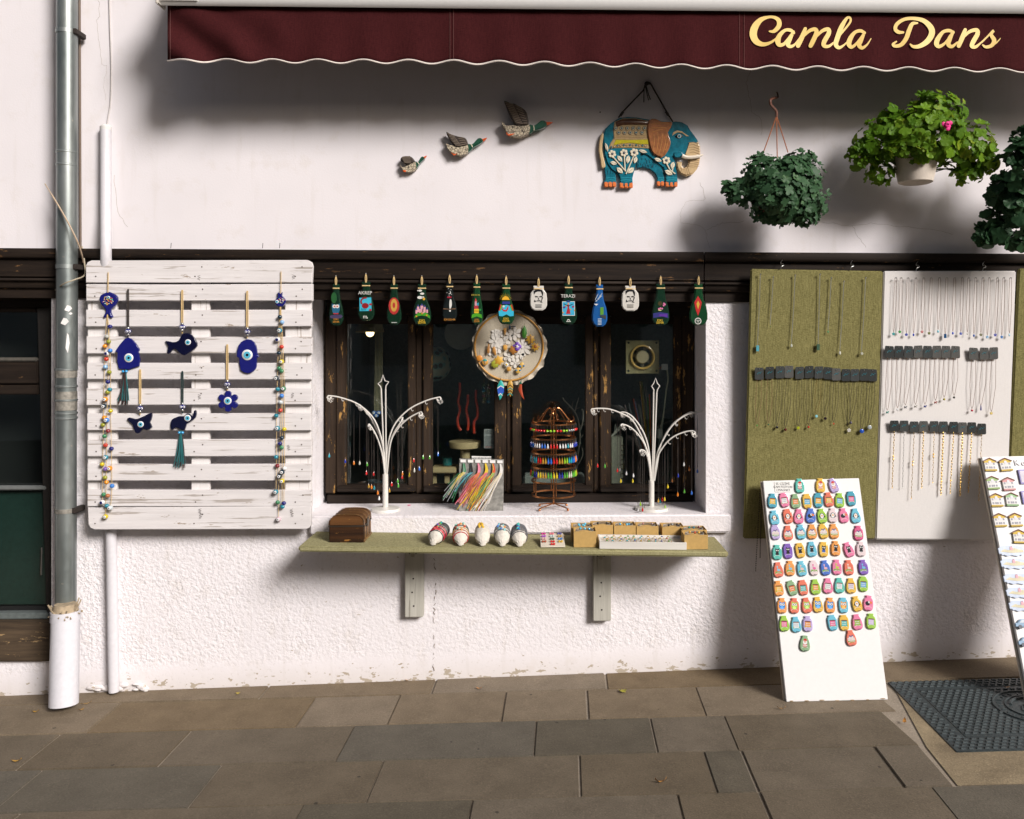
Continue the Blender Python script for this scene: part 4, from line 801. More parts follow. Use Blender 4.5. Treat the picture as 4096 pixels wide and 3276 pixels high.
def flower(x, y, r):
    f = plate('flower', ze(circ(x, y, r * .3, 10)), ED + .007, .005, M_INK, el, .0008, 1)
    for k in range(6): a = k * math.pi / 3 + .3; plate('petal', ze(circ(x + r * .62 * math.cos(a), y + r * .62 * math.sin(a), r * .37, 10)), ED + .006, .006, M_FLW, f, .0014, 2)
for x, y, r in ((264, 1132, 62), (445, 1116, 62), (602, 1110, 66), (1095, 1232, 62)): flower(x, y, r)
for a, b in (((285, 1190), (470, 1400)), ((448, 1170), (462, 1400)), ((590, 1170), (475, 1440)), ((1100, 1290), (1150, 1380)), ((1195, 1340), (1180, 1400)), ((1150, 1380), (1230, 1440))): MB().tube(line(ze([a, b]), ED + .003, 1), .0028, 6).build('stem', M_FLW, el)
def leaf_p(x, y, a, L, w_):
    ca, sa = math.cos(a), math.sin(a); pts = [(x + ca * u * L - sa * v * w_, y + sa * u * L + ca * v * w_) for u, v in ((-1, 0), (-.5, .8), (.1, 1), (.6, .6), (1, 0), (.6, -.6), (.1, -1), (-.5, -.8))]
    l = plate('leaf', ze(pts), ED + .005, .005, M_FLW, el, .0014, 2); MB().tube(line(ze([(x - ca * L * .7, y - sa * L * .7), (x + ca * L * .7, y + sa * L * .7)]), ED + .0052, 1), .0007, 4).build('vein', M_INK, l)
for q in ((178, 1030, 1.3, 72, 22), (285, 1272, .25, 52, 30), (380, 1205, .9, 58, 32), (506, 1215, 1.75, 62, 34), (620, 1225, 1.9, 55, 30), (380, 1385, .75, 62, 38), (550, 1385, 2.4, 62, 38), (735, 1092, .25, 68, 26), (965, 1222, .35, 60, 30), (1190, 1305, 1.9, 55, 34), (1130, 1418, .5, 66, 38)): leaf_p(*q)
for x in (200, 240, 280): MB().tube(line(ze([(x, 1380), (x - 5, 1440)]), ED * .72, 1), .0016, 4).build('relief_line', paint((.004, .06, .10), .3), el)
for k in range(26):
    x, y = rb.uniform(660, 900), rb.uniform(1190, 1330); x, y = (x, y) if y > 1180 + abs(x - 740) * .3 else (x, 1300)
    MB().tube(line(ze([(x, y), (x + 2, y + 34)]), ED * .72, 1), .0016, 4).build('relief_line', paint((.004, .07, .11), .3), el)
for y in (1490, 1515, 1540):
    for x0, x1 in ((165, 318), (388, 570), (962, 1060), (1088, 1262)): MB().tube(line(ze([(x0, y), ((x0 + x1) / 2, y + 10), (x1, y)]), ED * (1.01 if x0 in (388, 1088) else .71), 1, 3), .0013, 4).build('ankle_line', paint((.04, .38, .48), .2), el)
for P in ([(360, 575), (440, 470), (740, 160), (775, 75)], [(1190, 640), (1110, 510), (860, 70), (845, 50)]): MB().tube(line(ze(P), .012, 1), .0034, 6).build('cord', M_DCORD, el)
MB().tube(line(ze([(770, 75), (800, 50), (850, 52)]), .014, 1, 3), [.006, .008, .009, .009, .007, .006, .004], 7).build('knot', M_DCORD, el)
for P in ([(760, 80), (750, 200), (748, 340)], [(775, 90), (790, 180), (820, 310)], [(785, 90), (820, 220), (850, 300)]): MB().tube(line(ze(P), .012, 1, 3), .0022, 5).build('cord_end', M_DCORD, el)
for P in ([(430, 485), (390, 545)], [(1085, 480), (1125, 540)]): MB().tube(line(ze(P), .014, 1), .006, 7).build('cord_knot', paint((.06, .05, .045), .8), el)
p = W(*ze([(78, 495)])[0], .002); tag(MB().lathe([(.003, 0), (.0025, -.006)], p, 'Y', 8).build('nail', M_DCORD), 'small dark nail head in the wall above the elephant plaque', 'nail')

# ================================================================== HANGING BASKETS
def leaf_mesh(name, r, lob, amp, cup):
    v = [(0, 0, 0)]; n = lob * 4
    for k in range(n):
        a = 2 * math.pi * k / n; rr = r * (1 - amp + amp * abs(math.cos(a * lob / 2)) ** .7) * (.55 + .45 * min(1, abs(math.sin(a / 2 + .0001)) * 2.2))
        v.append((rr * math.sin(a), rr * -math.cos(a), cup * rr * (.6 + .4 * math.cos(a * lob))))
    me = bpy.data.meshes.new(name); me.from_pydata(v, [], [(0, 1 + k, 1 + (k + 1) % n) for k in range(n)]); me.polygons.foreach_set('use_smooth', [True] * n); return me
def leafmat(name, c1, c2, yel, tr):
    m, nt, b = _new(name); oi = N(nt, 'ShaderNodeObjectInfo'); tc = N(nt, 'ShaderNodeTexCoord')
    nz = N(nt, 'ShaderNodeTexNoise', i_Scale=45.0, i_Detail=3.0); nt.links.new(tc.outputs['Object'], nz.inputs[0])
    c = ramp(nt, math_(nt, 'ADD', math_(nt, 'MULTIPLY', oi.outputs['Random'], .55), math_(nt, 'MULTIPLY', nz.outputs[0], .45)), [(.2, c1), (.7, c2), (.93, yel)])
    nt.links.new(c, b.inputs['Base Color']); b.inputs['Roughness'].default_value = .5; b.inputs['Specular IOR Level'].default_value = .22
    t = N(nt, 'ShaderNodeBsdfTranslucent'); nt.links.new(mixc(nt, .5, c, yel), t.inputs[0]); mx = N(nt, 'ShaderNodeMixShader'); mx.inputs[0].default_value = tr
    nt.links.new(b.outputs[0], mx.inputs[1]); nt.links.new(t.outputs[0], mx.inputs[2]); nt.links.new(mx.outputs[0], nt.nodes['Material Output'].inputs[0]); return m
L_A = leafmat('ivy_geranium_leaf', (.022, .062, .026), (.055, .125, .055), (.11, .19, .08), .18)
L_B = leafmat('bright_geranium_leaf', (.07, .17, .008), (.16, .30, .018), (.40, .42, .04), .35)
L_C = leafmat('shade_toned_geranium_leaf', (.016, .050, .020), (.040, .100, .038), (.08, .15, .06), .16)  # leaf colours darkened to carry the shade this basket hangs in
def plant(label, mat, blobs, nleaf, rpx, d, seed, lob, amp, pot, name='hanging_basket', nobj=230):
    rr = random.Random(seed); t = thing(name, label, 'hanging plant', W(pot[0], pot[1], d), 'flower baskets hung along the wall')
    ms = [leaf_mesh('leaf', rpx * S(d) * k, lob, amp, cp) for k, cp in ((.75, .25), (1.0, .12), (1.3, -.15), (.5, .3), (1.1, .4), (.62, -.3))]
    for m_ in ms: m_.materials.append(mat)
    L = []
    tot = sum(b[2] * b[3] for b in blobs)
    for bx, by, rx, ry, dd in blobs:
        c = W(bx, by, d + dd); ax, az = rx * S(d), ry * S(d); ay = min(ax, az, d + dd + .0) * .9
        for k in range(int(nleaf * rx * ry / tot)):
            u = Vector((rr.gauss(0, 1), rr.gauss(-.5, .9), rr.gauss(0, 1))).normalized(); q = rr.uniform(.72, 1.08) if rr.random() < .8 else rr.uniform(.4, .8)
            p = c + Vector((u.x * ax, u.y * ay, u.z * az)) * q
            if p.y > -.012: continue
            nrm = (u + Vector((rr.uniform(-.5, .5), -.45 + rr.uniform(-.4, .4), .35 + rr.uniform(-.5, .4)))).normalized()
            M = Matrix.Translation(p - WL[t.name]) @ nrm.to_track_quat('Z', 'Y').to_matrix().to_4x4() @ Matrix.Rotation(rr.uniform(0, 6.28), 4, 'Z')
            L.append((p.y, M, rr.choice(ms)))
    L.sort(key=lambda e: e[0])
    for y, M, me in L[:nobj]: put('leaf', me, t, M)
    mb = MB()
    for y, M, me in L[nobj:]: mb.add([M @ v.co + WL[t.name] for v in me.vertices], [tuple(p.vertices) for p in me.polygons])
    if mb.v:
        o = mb.build('inner_foliage', mat, t); tag(o, kind='stuff')
    sm_ = MB()
    for bx, by, rx, ry, dd in blobs:
        c = W(bx, by, d + dd); b0 = W(pot[0], pot[1] - 10, d)
        for k in range(5): sm_.tube(smooth([b0, b0.lerp(c, .5) + Vector((rr.uniform(-.02, .02), 0, .03)), c + Vector((rr.uniform(-1, 1) * rx * S(d) * .6, 0, rr.uniform(-1, 1) * ry * S(d) * .6))], 4), .0025, 4)
    tag(sm_.build('stems', paint((.10, .13, .04), .7), t), kind='stuff'); return t
pa = plant('hanging basket of dense dark ivy leaves on a brown hooked hanger', L_A, [(3120, 760, 150, 125, .03), (3120, 780, 90, 80, .10), (2985, 770, 85, 60, .0), (3180, 720, 110, 95, .03), (3215, 800, 95, 85, .03), (3060, 690, 90, 70, .02), (3110, 850, 90, 50, .03), (2925, 760, 40, 38, 0), (3230, 865, 55, 45, .03), (3200, 640, 60, 40, .02)], 1400, 19, .20, 21, 5, .38, (3095, 850))
pp = paint((.16, .06, .03), .6)
c = W(3100, 865, .20); MB().lathe([(.055, -.012), (.085, .02), (.10, .06), (.105, .075)], c, 'Z', 24).build('pot', pp, pa)
MB().tube(line([(3108, 370, .01), (3112, 388, .05), (3096, 392, .16), (3082, 400, .2), (3084, 420, .2), (3105, 445, .2), (3106, 466, .2)], 0, 1, 5), [.004] * 8 + [.006] * 23, 8).build('hanger_hook', paint((.13, .05, .03), .5), pa)
for q in ((3048, 625), (3109, 640), (3152, 610)): MB().tube(line([(3106, 464), q], .2, 1), .0022, 6).build('hanger_wire', paint((.36, .12, .05), .5), pa)
pb = plant('hanging basket of bright yellow green geranium in a cream pot with pink bloom', L_B, [(3700, 540, 160, 120, .05), (3540, 560, 120, 85, .02), (3860, 580, 120, 95, .03), (3760, 450, 110, 80, .04), (3460, 620, 75, 60, .0), (3920, 640, 70, 65, .02), (3880, 690, 65, 45, .02), (3560, 470, 45, 60, .0), (3720, 400, 50, 40, .02), (3430, 600, 45, 40, 0), (3520, 690, 55, 45, 0), (3640, 590, 110, 50, .08)], 1050, 21, .22, 22, 6, .16, (3665, 725), nobj=280)
c = W(3662, 733, .22); MB().lathe([(.062, 0), (.070, .004), (.080, .05), (.092, .115), (.094, .12), (.08, .12)], c, 'Z', 28).build('pot', paint((.66, .58, .50), .5), pb)
MB().lathe([(.03, -.001), (.058, -.0012), (.06, .002)], c, 'Z', 24).build('pot_foot', paint((.6, .52, .44), .5), pb)
for q in ((3600, 485), (3690, 470)): MB().tube(line([(3648, 395, .06), (q[0], q[1], .2)], 0, 1), .0018, 5).build('hanger_wire', paint((.3, .28, .25), .5), pb)
for k in range(9):
    a = k * .7; pt = circ(3790 + 13 * math.cos(a) * (k % 3) * .6, 500 + 12 * math.sin(a) * (k % 3) * .6, 9, 8); plate('petal', pt, .40 + .003 * (k % 4), .003, paint((.75, .01, .22), .6), pb, .001, 1)
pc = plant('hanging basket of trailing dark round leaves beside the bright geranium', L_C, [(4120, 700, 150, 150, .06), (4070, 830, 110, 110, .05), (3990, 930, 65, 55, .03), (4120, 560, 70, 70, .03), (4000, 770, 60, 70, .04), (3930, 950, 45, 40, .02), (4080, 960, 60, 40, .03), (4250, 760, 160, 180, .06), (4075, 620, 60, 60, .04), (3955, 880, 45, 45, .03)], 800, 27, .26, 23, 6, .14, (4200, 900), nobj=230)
c = W(4200, 900, .26); MB().lathe([(.07, 0), (.085, .05), (.10, .13)], c, 'Z', 24).build('pot', pp, pc)
MB().tube(line([(4200, 330, .03), (4200, 420, .26), (4200, 700, .26)], 0, 1), .003, 6).build('hanger_wire', paint((.3, .12, .06), .5), pc)

# ================================================================== PAINTED BOTTLES HUNG FROM THE BEAM
BD = .062
G_DK = glossy((.006, .028, .014), .08); G_GRN = glossy((.008, .05, .018), .08); G_BLU = glossy((.015, .10, .32), .1); G_WHT = glossy((.66, .63, .58), .15)
def bottle(cx, yt_, yb_, hw, nw, mat, label, jar=False):
    t = thing('painted_bottle', label, 'bottle', W(cx, yb_, BD), 'flattened painted bottles hung in a row under the beam')
    H = yb_ - yt_
    if jar: pr = [(0, nw), (.09, nw), (.11, nw * .95), (.16, nw * 1.05), (.3, hw * .92), (.55, hw), (.8, hw * .98), (.93, hw * .8), (1, hw * .45)]
    else: pr = [(0, nw), (.06, nw), (.09, nw * .92), (.2, nw * .95), (.38, nw * 1.25), (.55, hw * .86), (.72, hw), (.85, hw), (.95, hw * .78), (1, hw * .42)]
    pts = [(cx + w_, yt_ + H * u) for u, w_ in pr] + [(cx - w_, yt_ + H * u) for u, w_ in reversed(pr)]
    plate('glass', pts, BD, .014, mat, t, .005, 3)
    MB().tube(line([(cx + nw * .95 * math.cos(a * .3142), yt_ + H * (.115 if jar else .10) + 1, BD + .002 - .008 * (1 - abs(math.sin(a * .157)))) for a in range(0, 11)], 0, 1), .0032, 6).build('twine_band', M_CORD, t)
    MB().tube(line([(cx - 1.5, yt_ + 4, BD), (cx - 3, yt_ - 14, BD - .004), (cx, yt_ - 30, .042), (cx + 3, yt_ - 14, BD - .004), (cx + 1.5, yt_ + 4, BD)], 0, 1, 3), .002, 5).build('hanging_loop', M_CORD, t)
    MB().tube(line([(cx, yt_ - 33, .046), (cx, yt_ - 29, .030)], 0, 1), .0018, 5).build('peg', M_STEEL, t)
    return t
def pic(par, pts, c, e=1, name='painted_shape', rnd=0): return plate(name, pts, BD + .0008 + e * .0005, .0012, paint(c, .35, 0, .3, .05), par, 0, 1, rnd)
A_ = lambda x, y: (1280 + x * .371, 1080 + y * .371)
B_ = lambda x, y: (2050 + x * .394, 1080 + y * .394)
def mk(zf, cx, y0, y1, hw, nw, mat, label, jar=False):
    k = .371 if zf is A_ else .394; (x, a), (_, b) = zf(cx, y0), zf(cx, y1); t = bottle(x, a, b, hw * k * 1.08, nw * k * 1.04, mat, label, jar)
    def P(pts, c, e=1, rnd=0, nm='painted_shape'): return pic(t, [zf(*q) for q in pts], c, e, nm, rnd)
    def T(s, tx, ty, h, c, rot=0): x_, y_ = zf(tx, ty); return text('lettering', s, x_, y_, BD + .0022, h * k, paint(c, .5), t, rot)
    def C(x_, y_, r, c, e=1, ry=None, nm='painted_shape'): return P(circ(x_, y_, r, 14, ry), c, e, 0, nm)
    return t, P, T, C
RD, WH, YE, OR, PK, BL, CY, GR, BK = (.50, .02, .02), (.72, .70, .66), (.72, .48, .03), (.60, .25, .03), (.70, .36, .40), (.03, .06, .40), (.03, .42, .62), (.04, .26, .02), (.008, .008, .01)
t, P, T, C = mk(A_, 172, 150, 598, 70, 34, G_DK, 'dark green glass bottle painted with a blue owl')
P([(128, 365), (150, 372), (192, 372), (212, 362), (210, 440), (190, 470), (150, 470), (132, 440)], (.02, .12, .22), 1, 2); C(155, 392, 20, WH, 2); C(188, 392, 20, WH, 2); C(157, 392, 8, RD, 3); C(186, 392, 8, RD, 3); C(155, 470, 14, RD, 2, 7); C(186, 470, 14, RD, 2, 7); P([(118, 488), (230, 482), (228, 520), (120, 520)], (.06, .045, .11), 1, 2); C(150, 300, 30, (.02, .10, .03), 1, 60); T('ESKI', 172, 532, 20, OR); T('SEHIR', 172, 560, 20, OR)
t, P, T, C = mk(A_, 495, 125, 545, 82, 42, G_DK, 'dark bottle lettered AKREP with a red crab picture on blue')
T('AKREP', 486, 248, 36, WH); P([(425, 300), (552, 296), (556, 440), (428, 444)], (.05, .45, .62), 1); C(488, 385, 38, (.26, .01, .015), 2, 30); C(545, 370, 16, (.4, .02, .03), 2, 12); C(542, 430, 14, (.4, .02, .03), 2, 12)
for k in range(9): a = 2.6 + k * .28; C(490 + 48 * math.cos(a), 340 + 40 * math.sin(a), 9, (.30, .015, .02), 3)
for k in range(4): P([(448 + k * 16, 412), (452 + k * 16, 412), (444 + k * 14, 438), (440 + k * 14, 438)], BK, 3)
T('m', 486, 503, 44, WH); P([(502, 508), (516, 516), (508, 526)], WH, 2)
t, P, T, C = mk(A_, 797, 150, 590, 72, 36, G_DK, 'dark bottle painted with a plain red and ochre oval')
C(797, 388, 58, (.42, .03, .03), 1, 92); C(797, 380, 36, (.55, .33, .06), 2, 70); C(797, 380, 14, (.42, .03, .03), 3, 30); P([(770, 562), (830, 562), (830, 570), (770, 570)], (.5, .5, .48), 1)
t, P, T, C = mk(A_, 1098, 150, 598, 90, 42, G_DK, 'dark bottle painted with a pink castle on a green hill')
for x, y, r in ((1080, 222, 20), (1060, 222, 12), (1102, 255, 22), (1078, 296, 30), (1110, 292, 14)): C(x, y, r, WH, 1, r * .55)
C(1120, 312, 14, (.70, .38, .03), 2); P([(1016, 520), (1025, 490), (1060, 462), (1100, 452), (1150, 462), (1185, 495), (1186, 525), (1150, 500), (1098, 490), (1045, 500)], (.06, .30, .02), 1)
for x, y, w_, h_ in ((1098, 420, 30, 70), (1058, 425, 22, 60), (1128, 428, 22, 58), (1040, 450, 20, 40), (1155, 445, 18, 36), (1078, 440, 20, 40), (1112, 445, 18, 40)):
    P([(x - w_ / 2, y + h_ / 2), (x + w_ / 2, y + h_ / 2), (x + w_ / 2, y - h_ / 2), (x - w_ / 2, y - h_ / 2)], PK, 2); P([(x - w_ / 2, y - h_ / 2), (x + w_ / 2, y - h_ / 2), (x, y - h_ / 2 - 26)], (.05, .05, .22), 2)
for x, y in ((1040, 500), (1100, 468), (1150, 488)): C(x, y, 9, OR, 3)
T('ESKI', 1098, 545, 24, YE); T('SEHIR', 1098, 568, 24, YE)
t, P, T, C = mk(A_, 1398, 135, 555, 72, 34, glossy((.008, .012, .012), .08), 'black bottle painted with crescent moon and a pale figure')
C(1394, 243, 18, WH, 1); C(1388, 240, 16, (.008, .012, .012), 2)
for x, y in ((1385, 200), (1412, 212), (1370, 245), (1418, 262), (1392, 280)): C(x, y, 4, WH, 1)
for x in (1380, 1396, 1410): C(x, 294, 9, (.35, .01, .03), 2)
P([(1400, 318), (1416, 322), (1422, 370), (1412, 408), (1398, 418), (1394, 370)], WH, 1, 2); C(1402, 440, 10, WH, 1); P([(1330, 412), (1390, 418), (1462, 412), (1462, 424), (1330, 424)], (.16, .09, .05), 1); T('ESKISEHIR', 1398, 535, 20, OR)
t, P, T, C = mk(A_, 1690, 138, 585, 62, 34, G_GRN, 'green bottle painted with small red and yellow houses')
P([(1632, 520), (1640, 480), (1690, 462), (1742, 480), (1748, 520), (1690, 500)], (.07, .34, .02), 1); P([(1660, 390), (1706, 380), (1706, 420), (1664, 425)], (.40, .03, .05), 2); P([(1668, 340), (1690, 330), (1690, 385), (1668, 385)], (.6, .3, .35), 2); P([(1668, 340), (1679, 300), (1690, 335)], (.6, .05, .05), 3); P([(1690, 360), (1712, 350), (1712, 385), (1690, 385)], (.03, .3, .42), 2)
P([(1662, 420), (1712, 418), (1712, 465), (1662, 465)], YE, 3); C(1725, 430, 12, (.02, .25, .04), 2)
for y in (432, 446): P([(1664, y), (1710, y), (1710, y + 4), (1664, y + 4)], (.3, .12, .02), 4)
T('ESKISEHIR', 1678, 270, 15, (.5, .4, .05)); T('ESKI', 1690, 535, 18, OR); T('SEHIR', 1690, 555, 18, OR)
t, P, T, C = mk(A_, 2007, 150, 585, 82, 40, G_GRN, 'green bottle painted with a rising sun over blue and rainbow bands')
P([(1930, 495), (1926, 440), (1950, 390), (2010, 375), (2066, 390), (2088, 440), (2088, 495), (2050, 500), (2010, 478), (1965, 500)], (.04, .45, .66), 1)
P([(1926, 440), (1945, 370), (1958, 378), (1938, 440)], (.5, .03, .02), 2); P([(2088, 440), (2070, 370), (2056, 378), (2076, 440)], (.5, .03, .02), 2); P([(1938, 440), (1958, 378), (1968, 384), (1948, 440)], (.10, .42, .03), 2); P([(2076, 440), (2056, 378), (2046, 384), (2066, 440)], (.10, .42, .03), 2)
P([(1968, 340), (2046, 340), (2050, 368), (1964, 368)], (.03, .04, .26), 2); P([(1960, 322), (1970, 296), (1998, 280), (2028, 290), (2046, 322)], (.78, .42, .03), 2, 1)
for k in range(11): a = math.pi + (k + .5) * math.pi / 11; P([(2000 + 46 * math.cos(a - .03), 320 + 42 * math.sin(a - .03)), (2000 + 46 * math.cos(a + .03), 320 + 42 * math.sin(a + .03)), (2000 + 72 * math.cos(a), 320 + 78 * math.sin(a))], YE, 1)
P([(1962, 398), (1975, 425), (2005, 432), (2032, 380), (2030, 420), (2012, 448), (1980, 445), (1962, 425)], (.55, .02, .02), 3); C(1980, 392, 12, WH, 3); T('ESKI', 2005, 525, 22, YE); T('SEHIR', 2005, 550, 22, YE)
def portrait(P, x):      # a plain black stencil of a man's head with swept hair
    P([(x - 46, 250), (x - 50, 215), (x - 30, 198), (x, 196), (x + 34, 202), (x + 48, 228), (x + 44, 268), (x + 32, 240), (x + 24, 218), (x - 6, 216), (x - 30, 226)], BK, 1)
    P([(x - 36, 262), (x - 6, 268), (x - 4, 276), (x - 32, 276)], BK, 1); P([(x + 6, 268), (x + 36, 260), (x + 32, 276), (x + 8, 276)], BK, 1); P([(x - 4, 278), (x + 8, 298), (x - 6, 300)], BK, 1); P([(x - 22, 310), (x + 20, 306), (x + 16, 316), (x - 18, 318)], BK, 1)
    P([(x + 36, 270), (x + 46, 280), (x + 30, 318), (x + 40, 332), (x + 14, 326), (x + 28, 306)], BK, 1); P([(x - 40, 300), (x - 24, 322), (x - 46, 326)], BK, 1)
for cx, y0, y1, hw, l in ((265, 160, 410, 80, 'white jar with black stencilled portrait hanging left of the TERAZI bottle'), (1197, 160, 415, 82, 'white jar with black stencilled portrait hanging right of the blue bottle')):
    t, P, T, C = mk(B_, cx, y0, y1, hw, 50, G_WHT, l, True); portrait(P, cx)
    for k in range(3): P([(cx - 34, 350 + k * 13), (cx + 34, 350 + k * 13), (cx + 30, 356 + k * 13), (cx - 30, 356 + k * 13)], (.10, .10, .10) if cx < 900 else (.16, .15, .13), 1)
t, P, T, C = mk(B_, 570, 135, 550, 78, 38, G_DK, 'dark bottle lettered TERAZI with a figure holding scales')
T('TERAZI', 564, 265, 32, WH); P([(504, 320), (632, 318), (634, 464), (508, 464)], WH, 1); P([(509, 325), (628, 323), (629, 458), (513, 458)], (.05, .40, .62), 2); P([(556, 395), (578, 395), (590, 444), (544, 446)], (.42, .02, .03), 3); P([(560, 350), (574, 350), (576, 396), (558, 396)], (.42, .02, .03), 3); C(567, 340, 10, (.55, .35, .25), 4)
P([(522, 340), (567, 362), (614, 342), (614, 348), (567, 370), (522, 346)], BK, 4); C(526, 378, 12, (.12, .02, .2), 4, 10); C(616, 372, 12, (.3, .02, .1), 4, 10); C(567, 318, 22, (.02, .05, .2), 3, 10)
for x, y in ((514, 432), (630, 408), (590, 400), (544, 364)): C(x, y, 7, (.7, .3, .03), 5)
P([(546, 520), (592, 520), (592, 526), (546, 526)], WH, 1); P([(552, 514), (556, 504), (568, 498), (580, 504), (586, 514), (578, 514), (568, 506), (560, 514)], WH, 1)
t, P, T, C = mk(B_, 885, 148, 572, 72, 33, G_BLU, 'bright blue glass bottle with white marks among the green ones')
P([(890, 380), (924, 376), (926, 452), (892, 456)], (.10, .30, .03), 1, 1); P([(828, 344), (872, 344), (850, 362)], WH, 1); P([(880, 460), (950, 458), (948, 500), (900, 478)], (.05, .05, .05), 1)
for a, b in (((838, 300), (868, 240)), ((850, 318), (872, 280)), ((870, 300), (890, 250)), ((884, 280), (908, 232)), ((840, 318), (905, 262))): P([a, (a[0] + 5, a[1] + 2), (b[0] + 4, b[1] + 2), b], (.5, .58, .66), 1)
for k in range(5): P([(866, 494 + k * 14), (904, 492 + k * 14), (904, 498 + k * 14), (866, 500 + k * 14)], (.55, .62, .68), 1)
t, P, T, C = mk(B_, 1505, 140, 560, 82, 42, G_DK, 'dark green bottle painted with small pink flowers above violet water')
for x, y in ((1502, 388), (1486, 395), (1520, 392), (1534, 360), (1548, 350), (1538, 340)): C(x, y, 9, (.65, .18, .36), 2)
C(1498, 340, 22, (.05, .04, .01), 1); P([(1428, 440), (1500, 428), (1580, 440), (1582, 490), (1520, 472), (1430, 488)], (.03, .03, .18), 1); P([(1490, 448), (1570, 446), (1570, 478), (1520, 470), (1490, 472)], (.10, .03, .30), 2); C(1496, 408, 18, (.55, .50, .2), 2, 6); T('ESKI', 1496, 512, 22, YE); T('SEHIR', 1498, 536, 22, YE)
t, P, T, C = mk(B_, 1890, 140, 560, 85, 40, G_GRN, 'dark green bottle painted with a plain red and gold lozenge')
P([(1884, 262), (1922, 330), (1906, 400), (1884, 466), (1860, 400), (1846, 330)], (.48, .02, .02), 1); P([(1884, 310), (1900, 345), (1884, 400), (1868, 345)], (.62, .40, .05), 2); C(1884, 518, 34, WH, 1); C(1884, 518, 26, (.01, .04, .02), 2); P([(1866, 508), (1902, 508), (1884, 536)], WH, 3); P([(1874, 512), (1894, 512), (1884, 528)], (.01, .04, .02), 4)

# ================================================================== EMBROIDERY HOOP WITH BROOCHES
HD = -.10
zh = lambda x, y: (1880 + x * .2262, 1230 + y * .2262)
hp = thing('embroidery_hoop', 'round cane mesh hoop with lace ruffle hanging in the window opening', 'hoop', W(2036, 1520, HD))
def meshmat():
    m, nt, b = _new('open_cane_mesh'); tc = N(nt, 'ShaderNodeTexCoord'); sp = N(nt, 'ShaderNodeSeparateXYZ'); nt.links.new(tc.outputs['Object'], sp.inputs[0])
    k = 2 * math.pi / .0052
    u = math_(nt, 'SINE', math_(nt, 'MULTIPLY', math_(nt, 'ADD', sp.outputs[0], math_(nt, 'MULTIPLY', sp.outputs[2], .3)), k)); v = math_(nt, 'SINE', math_(nt, 'MULTIPLY', sp.outputs[2], k))
    hole = math_(nt, 'GREATER_THAN', math_(nt, 'MULTIPLY', math_(nt, 'ADD', u, 0.0), math_(nt, 'ADD', v, 0.0)), .42)
    t = N(nt, 'ShaderNodeBsdfTransparent'); mx = N(nt, 'ShaderNodeMixShader'); nt.links.new(hole, mx.inputs[0]); nt.links.new(b.outputs[0], mx.inputs[1]); nt.links.new(t.outputs[0], mx.inputs[2])
    nt.links.new(mx.outputs[0], nt.nodes['Material Output'].inputs[0]); b.inputs['Base Color'].default_value = (.62, .54, .41, 1); b.inputs['Roughness'].default_value = .8; return m
plate('cane_mesh', [zh(*q) for q in circ(690, 690, 600, 48)], HD, .002, meshmat(), hp)
MB().tube([W(*zh(690 + 604 * math.cos(a * .1047), 690 + 600 * math.sin(a * .1047)), HD + .003) for a in range(61)], .0042, 8).build('hoop_ring', paint((.52, .26, .05), .5), hp)
M_LACE = paint((.56, .50, .40), .9, 0, 0, .25, .5, 150)
rh = random.Random(9); vs = []; n = 72
for k in range(n):
    a = 2 * math.pi * k / n; out = 1.07 + .06 * max(0, math.sin(a * 1.0 + .5)) + .028 * math.sin(k * 1.35) + rh.uniform(-.012, .012)
    for r, dd in ((590, -.004), (640, .004 * math.sin(k * 1.7)), (600 * out + 10, .010 * math.sin(k * 1.7 + .5))): vs.append(W(*zh(690 + r * math.cos(a), 690 + r * math.sin(a)), HD - .006 + dd))
MB().add(vs, [(3 * k + j, 3 * k + j + 1, 3 * ((k + 1) % n) + j + 1, 3 * ((k + 1) % n) + j) for k in range(n) for j in range(2)]).build('lace_ruffle', M_LACE, hp)
M_LACEW = paint((.70, .66, .60), .8, 0, 0, .12, .3, 200)
def petals(cx, cy, r, n, a0=0, wd=.42, nm='lace_flower'):
    f = plate(nm, [zh(*q) for q in circ(cx, cy, r * .2, 10)], HD + .008, .006, M_LACEW, hp, .002, 2)
    for k in range(n):
        a = a0 + 2 * math.pi * k / n; ca, sa = math.cos(a), math.sin(a); w_ = r * wd * 3.0 / n * 2
        pts = [(cx + ca * u * r - sa * v * w_, cy + sa * u * r + ca * v * w_) for u, v in ((.15, 0), (.45, .55), (.8, .6), (1, .15), (1, -.15), (.8, -.6), (.45, -.55))]
        plate('lace_petal', [zh(*q) for q in pts], HD + .0055 + .001 * (k % 2), .005, M_LACEW, f, .0015, 2, 2)
for q in ((930, 700, 175, 8), (790, 460, 130, 6, .5), (450, 600, 130, 6), (700, 500, 90, 5), (440, 450, 75, 5), (520, 470, 85, 5, .6), (600, 620, 110, 5), (500, 700, 120, 6, .3), (680, 870, 100, 5), (800, 980, 95, 5, .4), (400, 790, 90, 5), (880, 820, 110, 6, .2)): petals(*q)
def brooch(label, shapes, px, py, dangle=True):
    t = thing('brooch', label, 'brooch', W(*zh(px, py), HD + .014), 'small wooden brooches pinned on the mesh hoop')
    MB().tube(line([zh(px + 4, py - 150), zh(px, py - 40)], HD + .010, 1), .0008, 4).build('pin_cord', M_DCORD, t)
    for i, (pts, c) in enumerate(shapes): plate('wood_piece', [zh(*q) for q in pts], HD + .016 + i * .0012, .004, paint(c, .5, 0, .1, .15), t, .0008, 1)
OW = (.60, .30, .05)
def star(x, y, r, n, inn=.62, a0=0): return [(x + r * (1 if k % 2 == 0 else inn) * math.cos(a0 + math.pi * k / n), y + r * (1 if k % 2 == 0 else inn) * math.sin(a0 + math.pi * k / n)) for k in range(2 * n)]
